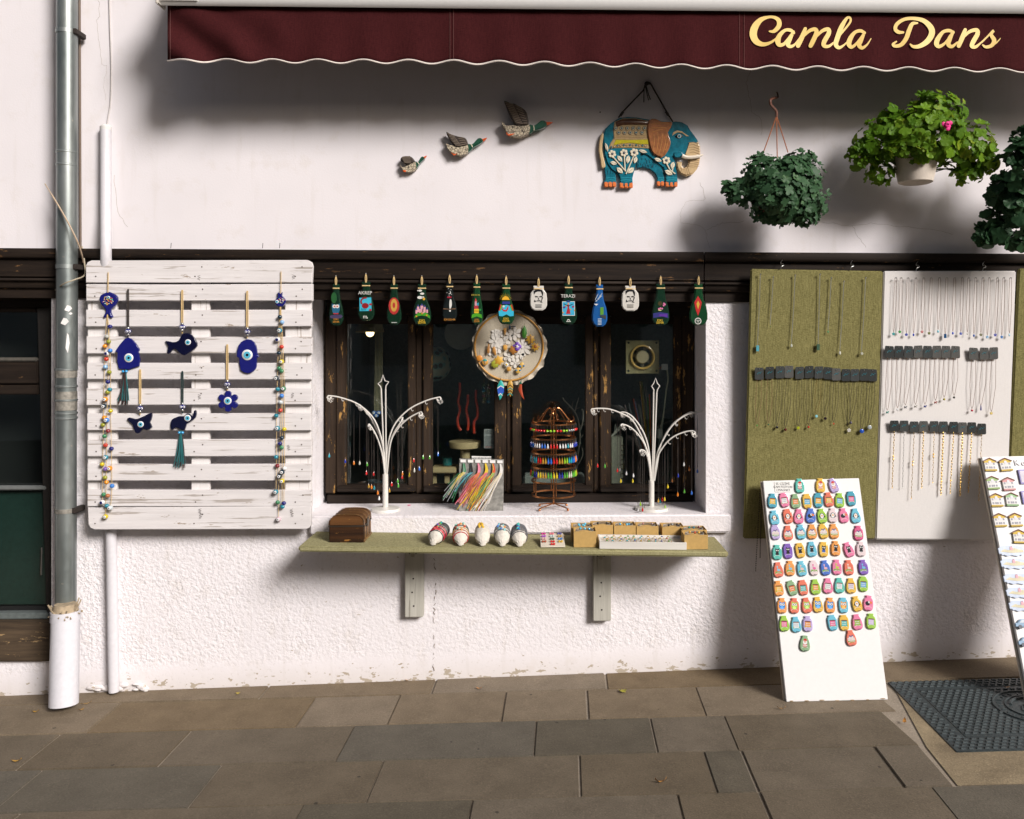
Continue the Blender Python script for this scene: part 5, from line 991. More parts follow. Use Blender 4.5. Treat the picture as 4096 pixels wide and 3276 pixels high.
brooch('plain round orange wooden brooch at the edge of the mesh hoop', [(circ(168, 896, 54), (.62, .24, .03))], 168, 896)
brooch('round wooden brooch painted with a teal umbrella', [(circ(266, 962, 58), OW), ([(228, 950), (235, 920), (266, 905), (298, 920), (305, 950)], (.03, .30, .32)), ([(260, 950), (272, 950), (270, 995), (258, 995)], (.3, .3, .28))], 266, 962)
brooch('yellow maple leaf brooch over a green leaf', [(star(440, 1000, 75, 7, .8), (.35, .36, .03)), (star(510, 935, 95, 6, .62, .3), (.66, .36, .04))], 490, 960)
brooch('long green leaf brooch with painted veins', [([(960, 310), (1000, 380), (1008, 450), (985, 540), (940, 540), (915, 470), (925, 390)], (.04, .17, .02)), ([(958, 330), (966, 430), (960, 530), (954, 430)], (.10, .28, .03))], 960, 430)
brooch('brown and yellow oak leaf brooch below the green leaf brooch', [(star(1070, 560, 95, 7, .6, .2), (.50, .28, .03)), ([(1055, 500), (1085, 500), (1080, 650), (1062, 650)], (.20, .09, .02))], 1070, 560)
brooch('second oak leaf brooch with rusty red patches near the ring', [(star(1155, 695, 88, 7, .58), (.55, .30, .03)), (circ(1155, 690, 30, 8), (.34, .10, .02))], 1155, 695)
brooch('purple and white pansy brooch in the middle of the hoop', [(circ(795, 690, 42, 12), (.16, .06, .42)), (circ(872, 690, 40, 12), (.16, .06, .42)), (circ(835, 650, 40, 12), (.14, .05, .36)), (circ(838, 725, 42, 12), (.16, .06, .42)), (star(836, 690, 44, 5, .4), (.7, .66, .75)), (circ(836, 692, 10, 8), (.6, .4, .05))], 835, 690)
brooch('brown maple leaf brooch tucked behind the pansy', [(star(768, 750, 90, 5, .66, .4), (.40, .16, .03))], 768, 750)
brooch('orange tulip shaped wooden brooch', [([(585, 655), (605, 670), (622, 645), (640, 670), (662, 655), (658, 735), (622, 768), (590, 735)], OW)], 622, 705)
brooch('tall brown striped animal brooch', [([(320, 640), (345, 650), (350, 700), (348, 790), (330, 820), (300, 800), (298, 740), (312, 690)], (.40, .18, .04))], 322, 730)
brooch('brown animal brooch with drooping tail', [([(400, 700), (440, 690), (460, 760), (465, 840), (440, 850), (420, 800), (395, 790)], (.46, .22, .05))], 430, 770)
brooch('white daisy brooch with yellow centre', [(star(645, 1010, 52, 8, .55), (.74, .72, .68)), (circ(645, 1010, 18, 10), (.7, .45, .02))], 645, 1010)
brooch('small orange scalloped flower brooch under the daisy', [(star(688, 1088, 45, 8, .8), OW)], 688, 1088)
brooch('upper orange and blue bird brooch', [([(880, 990), (930, 960), (960, 1010), (950, 1060), (905, 1075), (875, 1040)], (.66, .42, .10)), (circ(890, 1040, 18, 9), (.05, .18, .36)), (circ(950, 1030, 18, 9), (.05, .18, .36))], 915, 1020)
brooch('lower orange and blue owl brooch', [([(810, 1080), (850, 1060), (895, 1080), (890, 1150), (850, 1170), (812, 1150)], (.66, .40, .08)), (circ(822, 1110, 16, 9), (.05, .22, .40)), (circ(885, 1110, 16, 9), (.05, .22, .40))], 852, 1115)
brooch('small blue bird brooch at the top of the lace', [([(690, 310), (720, 320), (715, 385), (695, 390), (682, 350)], (.05, .10, .20)), ([(720, 330), (800, 322), (815, 345), (722, 345)], (.10, .10, .12))], 705, 350)
brooch('slim orange seahorse brooch above the rose', [([(590, 370), (650, 360), (640, 420), (620, 500), (600, 430)], (.52, .26, .06))], 615, 430)
def feather_e(label, x, pts, bands):
    t = thing('feather_earring', label, 'earring', W(*zh(x, 1290), HD + .008), 'leaf shaped earrings hanging from the hoop')
    MB().tube(line([zh(x, 1200), zh(x, 1290)], HD + .008, 1), .0008, 4).build('hook', M_STEEL, t); plate('leaf_body', [zh(*q) for q in pts], HD + .008, .003, paint(bands[0], .4, 0, .2, .08), t, .0008, 1)
    for i, (bp, c) in enumerate(bands[1:]): plate('painted_band', [zh(*q) for q in bp], HD + .0088 + i * .0004, .001, paint(c, .4), t)
feather_e('teal blue and white leaf shaped earring hanging from the hoop', 545, [(545, 1280), (580, 1320), (602, 1390), (598, 1480), (560, 1590), (525, 1640), (505, 1560), (482, 1470), (490, 1370), (520, 1310)], [(.03, .42, .38), ([(484, 1430), (542, 1390), (600, 1420), (598, 1500), (545, 1540), (495, 1520)], (.03, .10, .50)), ([(484, 1440), (542, 1395), (600, 1430), (600, 1412), (542, 1378), (484, 1420)], (.75, .75, .75)), ([(500, 1545), (540, 1510), (575, 1550), (572, 1568), (540, 1530), (503, 1565)], (.75, .75, .75))])
feather_e('yellow and brown chevron leaf shaped earring', 715, [(718, 1280), (750, 1320), (762, 1400), (752, 1500), (715, 1585), (675, 1500), (656, 1400), (680, 1320)], [(.56, .32, .05)] + [([(660, 1400 + k * 48), (710, 1360 + k * 48), (758, 1400 + k * 48), (756, 1418 + k * 48), (710, 1380 + k * 48), (662, 1418 + k * 48)], ((.10, .045, .02), (.03, .25, .25), (.10, .045, .02), (.03, .25, .25))[k]) for k in range(4)])
feather_e('dark red curved leaf shaped earring with green edge', 905, [(908, 1270), (918, 1360), (920, 1450), (940, 1560), (962, 1635), (905, 1570), (862, 1470), (850, 1420), (875, 1340)], [(.42, .06, .02), ([(908, 1272), (918, 1360), (880, 1350), (858, 1420), (852, 1420), (875, 1340)], (.02, .12, .07))])

# ================================================================== THINGS ON THE WINDOW SILL
ZS = zso
def sill_d(py, px): return 0
DROP = {}
def drop_mesh(k=1.0):
    if k not in DROP: DROP[k] = MB().lathe([(.0004, .010 * k), (.0014, .007 * k), (.0034, .001 * k), (.0046, -.004 * k), (.0042, -.008 * k), (.002, -.0105 * k), (.0003, -.011 * k)], (0, 0, 0), 'Z', 8).mesh('drop')
    return DROP[k]
PC = dict(t=(.02, .35, .45), n=(.02, .04, .35), o=(.75, .22, .02), c=(.62, .60, .52), g=(.10, .40, .05), r=(.62, .02, .02), a=(.50, .28, .04), w=(.75, .75, .75), y=(.72, .55, .03), b=(.03, .15, .60), k=(.30, .30, .30), m=(.25, .10, .03), l=(.30, .55, .03), p=(.65, .15, .25))
PN = dict(t='teal', n='navy', o='orange', c='clear', g='green', r='red', a='amber', w='white', y='yellow', b='blue', k='grey', m='brown', l='lime', p='pink')
def stand(zf, label, cx, base, arms, rods, starp, pend, d0, where):
    t = thing('jewellery_stand', label, 'jewellery stand', W(*zf(cx, base[2]), d0), 'white branching jewellery stands on the sill')
    mw = paint((.72, .69, .64), .35, 0, .2, .05); k = zf(1, 0)[0] - zf(0, 0)[0]
    c = W(*zf(cx, base[2]), d0); c.z = ZS; rb_ = (base[1] - base[0]) / 2 * k * S(d0)
    MB().lathe([(rb_, 0), (rb_, .006), (rb_ * .96, .012), (rb_ * .5, .016), (.014, .018)], c, 'Z', 32).build('base', mw, t)
    a = W(*zf(cx, base[3]), d0); MB().tube([Vector((a.x, a.y, ZS + .01)), a], .0125, 16).build('post', mw, t)
    for pts, dd in arms:
        n = len(pts); P = smooth([W(*zf(*q), d0 + dd * (i / (n - 1))) for i, q in enumerate(pts)], 5); ar = MB().tube(P, .0034, 6).build('arm', mw, t)
        for j in range(12, len(P) - 3, 4):
            h = P[j]; MB().tube([h + Vector((0, -.002, 0)), h + Vector((.002, -.004, -.011)), h + Vector((.007, -.005, -.015)), h + Vector((.011, -.005, -.011))], .0013, 5).build('hook', mw, ar)
    for pts in rods: MB().tube(line([zf(*q) for q in pts], d0, 1), .0032, 6).build('rod', mw, t)
    MB().tube(line([zf(*q) for q in starp], d0, 1), .0026, 6).build('star_top', mw, t)
    arr = []
    for pts, dd in arms:
        n = len(pts); arr += [(p[0], p[1], d0 + dd * (i / (n - 1))) for i, p in enumerate([Vector((q[0], q[1], 0)) for q in pts])]
    from collections import Counter
    for x, y, cc in pend:
        q = min((b for b in arr if b[1] < y - 60), key=lambda b: abs(b[0] - x) + .05 * abs(b[1] - y)); dd = q[2] + .004
        px, py = zf(x, y); nk = thing('drop_necklace', '%s glass drop necklace hanging from the white stand %s' % (PN[cc], where), 'necklace', W(px, py + 8, dd), 'drop necklaces on the white stands')
        for o_ in (-1.6, 1.6): MB().tube(line([(px, zf(x, q[1])[1] + 12), (px + o_, py - 30), (px, py - 9)], dd, 1), .00075, 4).build('cord', M_DCORD, nk)
        put('drop', drop_mesh(), nk, Matrix.Translation(W(px, py, dd) - WL[nk.name]), glossy(PC[cc])); MB().tube(line([(px, py - 14), (px, py - 8)], dd, 1), .0014, 5).build('silver_cap', M_STEEL, nk)
    return t
z5 = lambda x, y: (1200 + x * .696, 1000 + y * .696)
curlL = lambda x, y, r=12: [(x - r, y + r * .3), (x - r * 1.2, y + r), (x - r * .2, y + r * 1.6), (x + r * .5, y + r), (x, y + r * .7)]
curlR = lambda x, y, r=12: [(x + r, y + r * .3), (x + r * 1.2, y + r), (x + r * .2, y + r * 1.6), (x - r * .5, y + r), (x, y + r * .7)]
stand(z5, 'white branching jewellery stand with star top beside the wooden chest', 491, (420, 585, 1492, 1290), [([(490, 1290), (478, 1130), (430, 980), (340, 890), (240, 850), (172, 838)] + curlL(172, 838), .0), ([(487, 1290), (470, 1110), (430, 1010), (388, 940), (345, 892)] + curlL(345, 892, 9), -.06), ([(497, 1290), (505, 1130), (540, 1010), (620, 920), (720, 868), (795, 847)] + curlR(795, 847), -.02), ([(500, 1290), (520, 1110), (560, 1030), (620, 970), (688, 933)] + curlR(688, 933), .07), ([(488, 1290), (472, 1170), (440, 1070), (402, 1005)] + curlL(402, 1005, 8), .08), ([(500, 1290), (512, 1150), (535, 1060), (582, 985)] + curlR(582, 960, 7), -.08)],
      [[(486, 1290), (467, 800)], [(495, 1290), (492, 800)]], [(467, 800), (463, 785), (448, 768), (466, 755), (477, 718), (488, 752), (510, 758), (494, 780), (492, 800)],
      [(168, 1180, 't'), (260, 1212, 'n'), (310, 1222, 'o'), (343, 1222, 'c'), (386, 1230, 'g'), (382, 1280, 'r'), (423, 1285, 'r'), (411, 1360, 'o'), (427, 1365, 't'), (395, 1355, 'a'), (447, 1393, 'o'), (455, 1425, 'w'), (514, 1380, 'a'), (527, 1345, 'r'), (562, 1325, 'g'), (565, 1352, 'g'), (587, 1303, 'r'), (589, 1283, 'o'), (629, 1290, 'y'), (657, 1265, 'c'), (686, 1255, 'b'), (654, 1207, 'r'), (707, 1190, 'g'), (745, 1190, 'g'), (793, 1172, 'b')], -.09, 'beside the chest')
z6 = lambda x, y: (2350 + x * .3597, 1480 + y * .3597)
stand(z6, 'white branching jewellery stand with star top near the right jamb', 712, (520, 890, 1592, 1230), [([(712, 1230), (690, 1000), (620, 780), (500, 560), (370, 480), (240, 435), (140, 428), (66, 432)] + curlL(66, 432, 22), .0), ([(715, 1230), (680, 880), (620, 690), (520, 540), (440, 480), (385, 468)] + curlL(385, 468, 18), -.06), ([(705, 1230), (660, 900), (580, 740), (480, 640), (395, 604)] + curlL(395, 604, 18), .06), ([(703, 1230), (690, 1080), (665, 960), (640, 905), (605, 888)] + curlL(605, 888, 20), .09), ([(735, 1230), (770, 950), (850, 760), (950, 610), (1080, 510), (1220, 465), (1350, 455)] + curlR(1370, 458, 24), .0), ([(740, 1230), (775, 980), (860, 830), (960, 740), (1080, 690), (1160, 678)] + curlR(1168, 680, 22), .07), ([(745, 1230), (800, 900), (850, 750), (950, 600), (1100, 490)] + curlR(1140, 462, 18), -.07)],
      [[(722, 1230), (735, 250)], [(732, 1230), (770, 250)]], [(735, 250), (738, 220), (712, 180), (735, 150), (757, 88), (776, 150), (802, 175), (776, 220), (770, 250)],
      [(112, 1060, 'r'), (193, 1065, 'g'), (333, 1112, 'r'), (360, 1105, 'k'), (432, 1145, 'w'), (370, 1230, 'y'), (503, 1230, 'y'), (510, 1170, 'w'), (588, 1487, 'l'), (612, 1548, 'r'), (632, 1588, 'y'), (562, 1555, 'w'), (788, 1450, 'a'), (808, 1460, 't'), (832, 1435, 'r'), (858, 1432, 'y'), (863, 1520, 'l'), (893, 1292, 'y'), (942, 1225, 'm'), (1008, 1170, 'n'), (1003, 1380, 'o'), (1077, 1345, 'g'), (1158, 1362, 'b'), (1072, 1045, 'w'), (1132, 1097, 'o'), (1222, 1120, 'b'), (1306, 1105, 'k')], -.08, 'near the right jamb')

# copper carousel with earrings
zc = lambda x, y: (2090 + x * .2784, 1600 + y * .2784)
CDp = -.11
cs = thing('earring_carousel', 'copper wire earring carousel with six rings standing on the sill', 'jewellery stand', W(2213, 2040, CDp))
cc0 = W(*zc(447, 1000), CDp); RC = 318 * .2784 * S(CDp)
hz = lambda y: W(*zc(447, y), CDp).z
MB().tube([Vector((cc0.x, cc0.y, ZS + .02)), Vector((cc0.x, cc0.y, hz(120)))], .0036, 8).build('centre_rod', M_COPPER, cs)
RY = [330, 538, 744, 948, 1150, 1352]
for y in RY:
    z = hz(y); r_ = MB()
    r_.lathe([(RC, -.0038), (RC * 1.012, -.0036), (RC * 1.012, .0036), (RC, .0038), (RC * .985, .0036), (RC * .985, -.0036)], (cc0.x, cc0.y, z), 'Z', 44, 1, 1, True); me = r_.build('ring', M_COPPER, cs)
for k in range(6):
    a = k * math.pi / 3 + .62; p = Vector((cc0.x + RC * math.cos(a) * .985, cc0.y + RC * math.sin(a) * .985, 0)); MB().tube([p + Vector((0, 0, hz(1352))), p + Vector((0, 0, hz(330)))], .0026, 6).build('upright', M_COPPER, cs)
for k in range(6):
    a = k * math.pi / 3 + .3; ca, sa = math.cos(a), math.sin(a); f = lambda r, y: Vector((cc0.x + ca * RC * r, cc0.y + sa * RC * r, hz(y)))
    MB().tube(smooth([f(.92, 240), f(.98, 290), f(.82, 318), f(.7, 280), f(.3, 125), f(.12, 130), f(.10, 190), f(.2, 215)], 4), .0022, 6).build('crown_wire', M_COPPER, cs)
for a in (-2.4, -.75, .8, 2.4):
    p = Vector((cc0.x + math.cos(a) * RC * .86, cc0.y + math.sin(a) * RC * .8, ZS + .012)); fo = MB().tube([Vector((cc0.x, cc0.y, ZS + .026)), p], .003, 7).build('foot', M_COPPER, cs); MB().ball(p - Vector((0, 0, .005)), .0062, 8, 6).build('ball_foot', M_COPPER, fo)
EA = {0: 'rrllrrrrlllrrllkkkrrr', 1: 'nnbbwwwbbwrrrwwwtwwnnnn', 2: 'ktkkttrraabbrraallttbboob', 3: 'rrggnnyyaaggyynnggccgglla'}
for ri, cols in EA.items():
    n = len(cols)
    for k in range(n):
        a = math.pi + .12 + (math.pi - .24) * k / (n - 1); p = Vector((cc0.x + math.cos(a) * RC * 1.03, cc0.y + math.sin(a) * RC * 1.03, hz(RY[ri])))
        c_ = cols[k]; e = thing('bead_earring', '%s bead earring on the %s ring of the copper carousel' % (PN[c_], ('top', 'second', 'third', 'fourth')[ri]), 'earring', p - Vector((0, 0, .03)), 'earrings on the copper carousel')
        MB().tube([p, p - Vector((0, .002, .016))], .0007, 4).build('hook', M_STEEL, e)
        if ri == 0: MB().ball(p - Vector((0, .002, .026)), (.0064, .0064, .006), 8, 5).build('bead', glossy(PC[c_]), e)
        else: put('drop', drop_mesh(1.45 if ri > 1 else 1.1), e, Matrix.Translation(p - Vector((0, .002, .027)) - WL[e.name]), glossy(PC[c_]))

# bracelet board
bb = thing('bracelet_board', 'mottled grey display board with coloured thread bracelets leaning in the window', 'display board', W(1925, 2046, -.06))
def q4(pts, dd): return [W(x, y, d) for (x, y), d in zip(pts, dd)]
F4 = q4([(1835, 2045), (2013, 2048), (2015, 1838), (1837, 1834)], [-.075, -.075, -.13, -.13]); F4 = [Vector((p.x, p.y, p.z)) for p in F4]
MB().hexa(F4, [p + Vector((0, .008, .0)) for p in F4]).build('board', paint((.25, .24, .215), .6, 0, .1, .55), bb, .001, 1)
def bp(u, v, out=0.0): return F4[0].lerp(F4[1], u).lerp(F4[3].lerp(F4[2], u), v) + Vector((0, -.002 - out, 0))
pt = MB().hexa([bp(.28, .99, .002), bp(.72, .99, .002), bp(.72, 1.055, .002), bp(.28, 1.055, .002)], [bp(.28, .99), bp(.72, .99), bp(.72, 1.055), bp(.28, 1.055)]).build('title_strip', paint((.72, .71, .68), .7), bb)
tm = text_mesh('ŞANS BİLEKLİKLERİ', M_BLACK, .0105, .0002); put('title_lettering', tm, bb, Matrix.Translation(bp(.5, 1.02, .0045) - WL[bb.name]) @ Matrix.Rotation(R(90), 4, 'X'))
rbk = random.Random(31)
TC = [(.02, .20, .07), (.015, .012, .012), (.72, .25, .35), (.70, .50, .03), (.60, .06, .03), (.72, .70, .66)]; TN = ['green and grey', 'black', 'pink', 'yellow', 'red and yellow', 'white']
ALT = [(.35, .36, .37), (.05, .04, .04), (.60, .10, .10), (.66, .36, .02), (.70, .48, .04), (.66, .62, .58)]
for k in range(6):
    u = .10 + k * .165; t = thing('thread_bracelets', '%s thread bracelets tied in a bunch on the grey display board' % TN[k], 'bracelets', bp(u, .9, .01), 'bunches of thread bracelets')
    MB().hexa([bp(u - .07, .93, .004), bp(u + .05, .93, .004), bp(u + .05, .985, .004), bp(u - .07, .985, .004)], [bp(u - .07, .93, .001), bp(u + .05, .93, .001), bp(u + .05, .985, .001), bp(u - .07, .985, .001)]).build('tag', M_WHITE, t)
    for m_ in range(3):
        mb = MB()
        for j in range((13, 11, 6)[m_]):
            s0 = rbk.uniform(-.035, .035); L = rbk.uniform(.55, 1.0) * (.75 + .05 * k) if k != 1 else rbk.uniform(.4, .62); v1 = .93 - L; u1 = u - L * rbk.uniform(.36, .70)
            mb.tube(smooth([bp(u + s0 * .4, .92, .004), bp(u + s0 + .02, .75, .012), bp(u * .6 + u1 * .4 + s0, .93 - L * .55, .013 + .004 * m_), bp(u1 + s0 * 2, max(.02, v1), rbk.uniform(.004, .012))], 4), .0013, 4)
        tag(mb.build('strands', paint((TC[k], ALT[k], [(.65, .5, .1), (.1, .35, .4), (.6, .2, .05), (.6, .1, .2), (.1, .35, .15), (.7, .6, .4)][k])[m_], .8), t), kind='stuff')
tag(MB().tube(smooth([bp(.75, .5, .004), bp(.66, .3, .006), bp(.52, .06, .004)], 4), .0015, 5).build('stray_thread', paint((.66, .34, .05), .8)), 'single orange thread hanging across the grey display board', 'thread')

# ================================================================== SHELF AND WHAT STANDS ON IT
SHD0, SHD1 = .032, .30
shT = lambda x: W(1193, 2184, SHD1).z + (x - W(1193, 2184, SHD1).x) * (W(2914, 2207, SHD1).z - W(1193, 2184, SHD1).z) / (W(2914, 2207, SHD1).x - W(1193, 2184, SHD1).x)
xl, xr = W(1193, 2184, SHD1).x, W(2914, 2207, SHD1).x
sh = thing('wall_shelf', 'long narrow shelf covered in pale green burlap below the window', 'shelf', ((xl + xr) / 2, -.03, shT(0) - .2))
top = [(xl, -SHD1, shT(xl)), (xr, -SHD1, shT(xr)), (xr, -SHD0, shT(xr)), (xl, -SHD0, shT(xl))]
MB().hexa([Vector(p) for p in top], [Vector(p) - Vector((0, 0, .024)) for p in top]).build('covered_board', M_GREENT, sh, .006, 3)
MB().hexa([Vector(p) + Vector((0, .0, -.0245)) for p in ((xl + .02, -SHD1 + .02, shT(xl)), (xr - .02, -SHD1 + .02, shT(xr)), (xr - .02, -SHD0, shT(xr)), (xl + .02, -SHD0, shT(xl)))], [Vector(p) + Vector((0, 0, -.027)) for p in ((xl + .02, -SHD1 + .02, shT(xl)), (xr - .02, -SHD1 + .02, shT(xr)), (xr - .02, -SHD0, shT(xr)), (xl + .02, -SHD0, shT(xl)))]).build('underside_board', M_GREYW, sh)
for a, b, y0, y1 in ((1619, 1693, 2205, 2470), (2372, 2444, 2215, 2485)):
    p, q = W(a, y1, .036), W(b, y0, .036); zt_ = shT(p.x) - .026
    br = MB().box(p.x, q.x, -.036, .0, p.z, zt_).build('bracket_board', M_GREYW, sh, .003)
    xm = (p.x + q.x) / 2 - .005
    MB().box(xm - .007, xm + .007, -.044, -.036, zt_ - .08, zt_).build('metal_leg', paint((.36, .33, .26), .5, .3), br, .0015); MB().box(xm - .007, xm + .007, -.20, -.044, zt_ - .008, zt_ - .001).build('metal_arm', paint((.36, .33, .26), .5, .3), br, .0015)
    MB().tube([(xm, -.17, zt_ - .006), (xm, -.045, zt_ - .055)], .005, 7).build('metal_brace', paint((.36, .33, .26), .5, .3), br)
    for i in range(3): MB().lathe([(.004, 0), (.003, -.002)], (xm + (.004, -.003, .002)[i], -.036, p.z + .05 + i * .06), 'Y', 8).build('screw', M_DCORD, br)
    for dx in (-.014, .014): MB().lathe([(.003, 0), (.003, -.002)], (xm + dx, -.036, zt_ - .066), 'Y', 8).build('screw', M_DCORD, br)
# treasure chest
x0, x1 = W(1316, 2168, .235).x, W(1455, 2168, .235).x; zc0 = shT((x0 + x1) / 2); y0, y1 = -.235, -.085
ch = thing('treasure_chest', 'small dark wooden treasure chest with curved lid standing on the shelf', 'chest', ((x0 + x1) / 2, -.16, zc0))
hb = .068; MB().box(x0, x1, y0, y1, zc0 + .001, zc0 + hb).build('box', M_CHEST, ch, .003)
M_CH2 = wood('lighter_chest_wood', (.10, .05, .02), (.30, .16, .06), 'Y', (.45, .27, .09), .66, .4)
lid = []
for k in range(11):
    a = math.pi * k / 10; cx_ = math.cos(a); lid.append(((x0 + x1) / 2 + (x1 - x0) / 2 * math.copysign(abs(cx_) ** .55, cx_), zc0 + hb + .002 + .046 * math.sin(a) ** .7))
lo = MB().prism([Vector((x, y0, z)) for x, z in lid] + [], (0, y1 - y0, 0)).build('lid', wood('chest_lid_wood', (.06, .026, .011), (.20, .088, .03), 'X', (.34, .17, .05), .66, .4, 30, .4), ch, .003)
for yy in (y0 - .001, y0 + .048, y1 - .05, y1 - .012):
    P = [Vector((x + (.002 if x > (x0 + x1) / 2 else -.002), 0, z + .0015)) for x, z in lid]
    MB().add([Vector((p.x, yy, p.z)) for p in P] + [Vector((p.x, yy + .014, p.z)) for p in P], [(i, i + 1, i + 12, i + 11) for i in range(10)]).build('lid_strap', M_CH2, lo)
for yy in (y0 + .02, y0 + .065, y1 - .07, y1 - .03):
    MB().box(x1 - .0005, x1 + .0022, yy, yy + .022, zc0 + .012, zc0 + hb - .006).build('side_panel', M_CH2, ch, .001, 1)
MB().box(x1 - .001, x1 + .004, y0 + .002, y1, zc0 + .002, zc0 + .012).build('base_strip', M_CH2, ch, .001, 1); MB().box(x1 - .001, x1 + .005, y0 + .05, y0 + .085, zc0 + hb - .012, zc0 + hb + .02).build('latch', paint((.06, .045, .03), .4, .8), ch, .001, 1)
MB().box(x0 - .002, x1 + .003, y0 - .002, y1, zc0 + hb - .003, zc0 + hb + .003).build('rim', paint((.03, .02, .012), .5), ch, .001, 1)
# stuffed cotton sacks wound with bracelets
def sack(px, pyf, pxb, bands, beads, label):
    df, db = .262, .145
    A = W(px, pyf, df); z = shT(A.x); r = 30 * S(df); A = Vector((A.x, -df, z + r * .86)); B = Vector((W(px + (pxb - px) * .75, 2120, db).x, -db, z + r * .86 + .024)); ax = (B - A); L = ax.length; ax.normalize(); side = ax.cross(Vector((0, 0, 1))).normalized(); upv = side.cross(ax)
    t = thing('cotton_sack', label, 'sack', (A + B) / 2 - Vector((0, 0, r * .86)), 'stuffed cotton sacks wound with bracelets')
    prof = [(-.018, .30), (-.012, .48), (-.005, .30), (0, .50), (.005, .78), (.014, .95), (.03, 1.02), (.06, 1.04), (.08, 1.02), (L - .02, .95), (L - .006, .7), (L, .25)]; n = 24; vs = []; fs = []
    def kr(u):
        for (u0, k0), (u1, k1) in zip(prof, prof[1:]):
            if u0 <= u <= u1: return k0 + (k1 - k0) * (u - u0) / (u1 - u0)
        return 1.0
    def cen(u): k = max(.3, kr(u)); return A + ax * u - Vector((0, 0, r * .5 * (1 - k)))
    for i, (u, k) in enumerate(prof):
        for j in range(n):
            a = 2 * math.pi * j / n; kk = k * r * (1 + (.22 * math.sin(a * 8 + i) if u < .0 else .07 * math.sin(a * 9) * max(0, 1 - u / .05) + .015 * math.sin(a * 3 + i))); hz_ = math.sin(a) * kk * (.86 if math.sin(a) < 0 else .95); vs.append(cen(u) + side * math.cos(a) * kk + upv * hz_)
    for i in range(len(prof) - 1):
        for j in range(n): fs.append((i * n + j, i * n + (j + 1) % n, (i + 1) * n + (j + 1) % n, (i + 1) * n + j))
    fs += [tuple(range(n)), tuple(range((len(prof) - 1) * n, len(prof) * n))]; MB().add(vs, fs).build('sack_body', M_SACK, t, 0, 1, True, 60)
    for u, c in [(max(.06, (u_ - .3) * 1.25 + .14), c_) for u_, c_ in bands]:
        uu = .006 + u * (L - .016); kq = kr(uu); P = [cen(uu) + side * math.cos(a * .2618) * r * 1.05 * kq + upv * math.sin(a * .2618) * r * kq * (.9 if math.sin(a * .2618) < 0 else 1.0) for a in range(25)]; MB().tube(P, .0021, 5).build('bracelet_cord', paint(c, .7), t)
    for u, a, c in beads:
        uu = .006 + u * (L - .016); kq = kr(uu); p = cen(uu) + side * math.cos(a) * r * 1.06 * kq + upv * math.sin(a) * r * 1.02 * kq; MB().ball(p, .0058, 7, 5).build('bead', glossy(c), t)
    MB().tube(smooth([cen(-.006) + side * math.cos(a * .785) * r * .29 + upv * math.sin(a * .785) * r * .28 for a in range(9)], 2), .0018, 5).build('tie_cord', paint((.5, .42, .3), .9), t)
zs = lambda x, y: (1280 + x * .4035, 1950 + y * .4035)
RB = (.60, .03, .06); KB = (.02, .02, .025)
rk = random.Random(17)
def rbeads(cols, n, u0=.25, u1=.95, spread=.25): return [(u0 + (u1 - u0) * k / (n - 1), 1.75 + rk.uniform(-spread, spread), rk.choice(cols)) for k in range(n)]
sack(*zs(1130, 545), zs(1265, 0)[0], [(.3, KB), (.36, RB), (.42, RB), (.48, KB), (.55, RB), (.62, KB), (.7, (.1, .1, .1)), (.77, KB), (.85, (.06, .06, .06)), (.92, KB)], rbeads([(.1, .45, .1), (.05, .3, .4), (.6, .1, .1), (.1, .1, .5)], 12), 'cotton sack wound with red and black cord bracelets')
sack(*zs(1395, 535), zs(1395, 0)[0], [(.35, (.4, .12, .08)), (.5, (.5, .3, .1)), (.65, (.1, .1, .08)), (.8, (.1, .12, .1)), (.12, (.45, .03, .03))], rbeads([(.7, .3, .08), (.3, .6, .5), (.6, .1, .05), (.7, .65, .5)], 12, .2, .95, .7), 'cotton sack with orange and mint bead bracelets and red cord')
sack(*zs(1612, 560), zs(1602, 0)[0], [], rbeads([(.75, .48, .05), (.7, .42, .04)], 9, .45, .9, .3), 'plain cotton sack with a few yellow beads on top')
sack(*zs(1808, 552), zs(1805, 0)[0], [(.4, (.12, .12, .13)), (.5, (.5, .5, .48)), (.6, (.12, .12, .13)), (.7, (.35, .3, .28)), (.8, (.1, .1, .1)), (.9, (.1, .1, .1))], rbeads([(.1, .25, .6), (.7, .3, .06), (.3, .6, .6), (.7, .65, .6)], 13, .25, .95, .45), 'cotton sack with grey cords and orange and blue beads')
sack(*zs(1978, 556), zs(1968, 0)[0], [(.3 + k * .085, (.10, .10, .11)) for k in range(8)], rbeads([(.04, .45, .55), (.35, .05, .12), (.03, .2, .5), (.1, .5, .45)], 12, .3, .95, .12), 'cotton sack wound with dark cords and a line of turquoise beads')
# earring card
zt7 = lambda x, y: (2100 + x * .3943, 2050 + y * .3943)
a, b, c, e = (W(*zt7(160, 345), .272), W(*zt7(408, 345), .272), W(*zt7(385, 222), .13), W(*zt7(150, 224), .13))
zz = shT(a.x); cd_ = thing('earring_card', 'small wooden card with three rows of colourful earrings lying on the shelf', 'earring card', (a + c) / 2)
ec = [Vector((a.x, -.275, zz + .006)), Vector((b.x, -.275, zz + .006)), Vector((c.x, -.16, zz + .034)), Vector((e.x, -.16, zz + .034))]
MB().hexa(ec, [p - Vector((0, 0, .005)) for p in ec]).build('card', paint((.66, .60, .50), .7), cd_, .001, 1); MB().box(a.x, b.x, -.17, -.155, zz + .001, zz + .026).build('prop_block', M_BLOND, cd_)
cols = [[(.55, .05, .25), (.4, .1, .5), (.6, .35, .35), (.35, .08, .04)], [(.7, .2, .25), (.5, .6, .6), (.06, .1, .06), (.6, .02, .02), (.6, .02, .02)], [(.1, .1, .3), (.5, .3, .1), (.05, .2, .5), (.65, .4, .05)]]
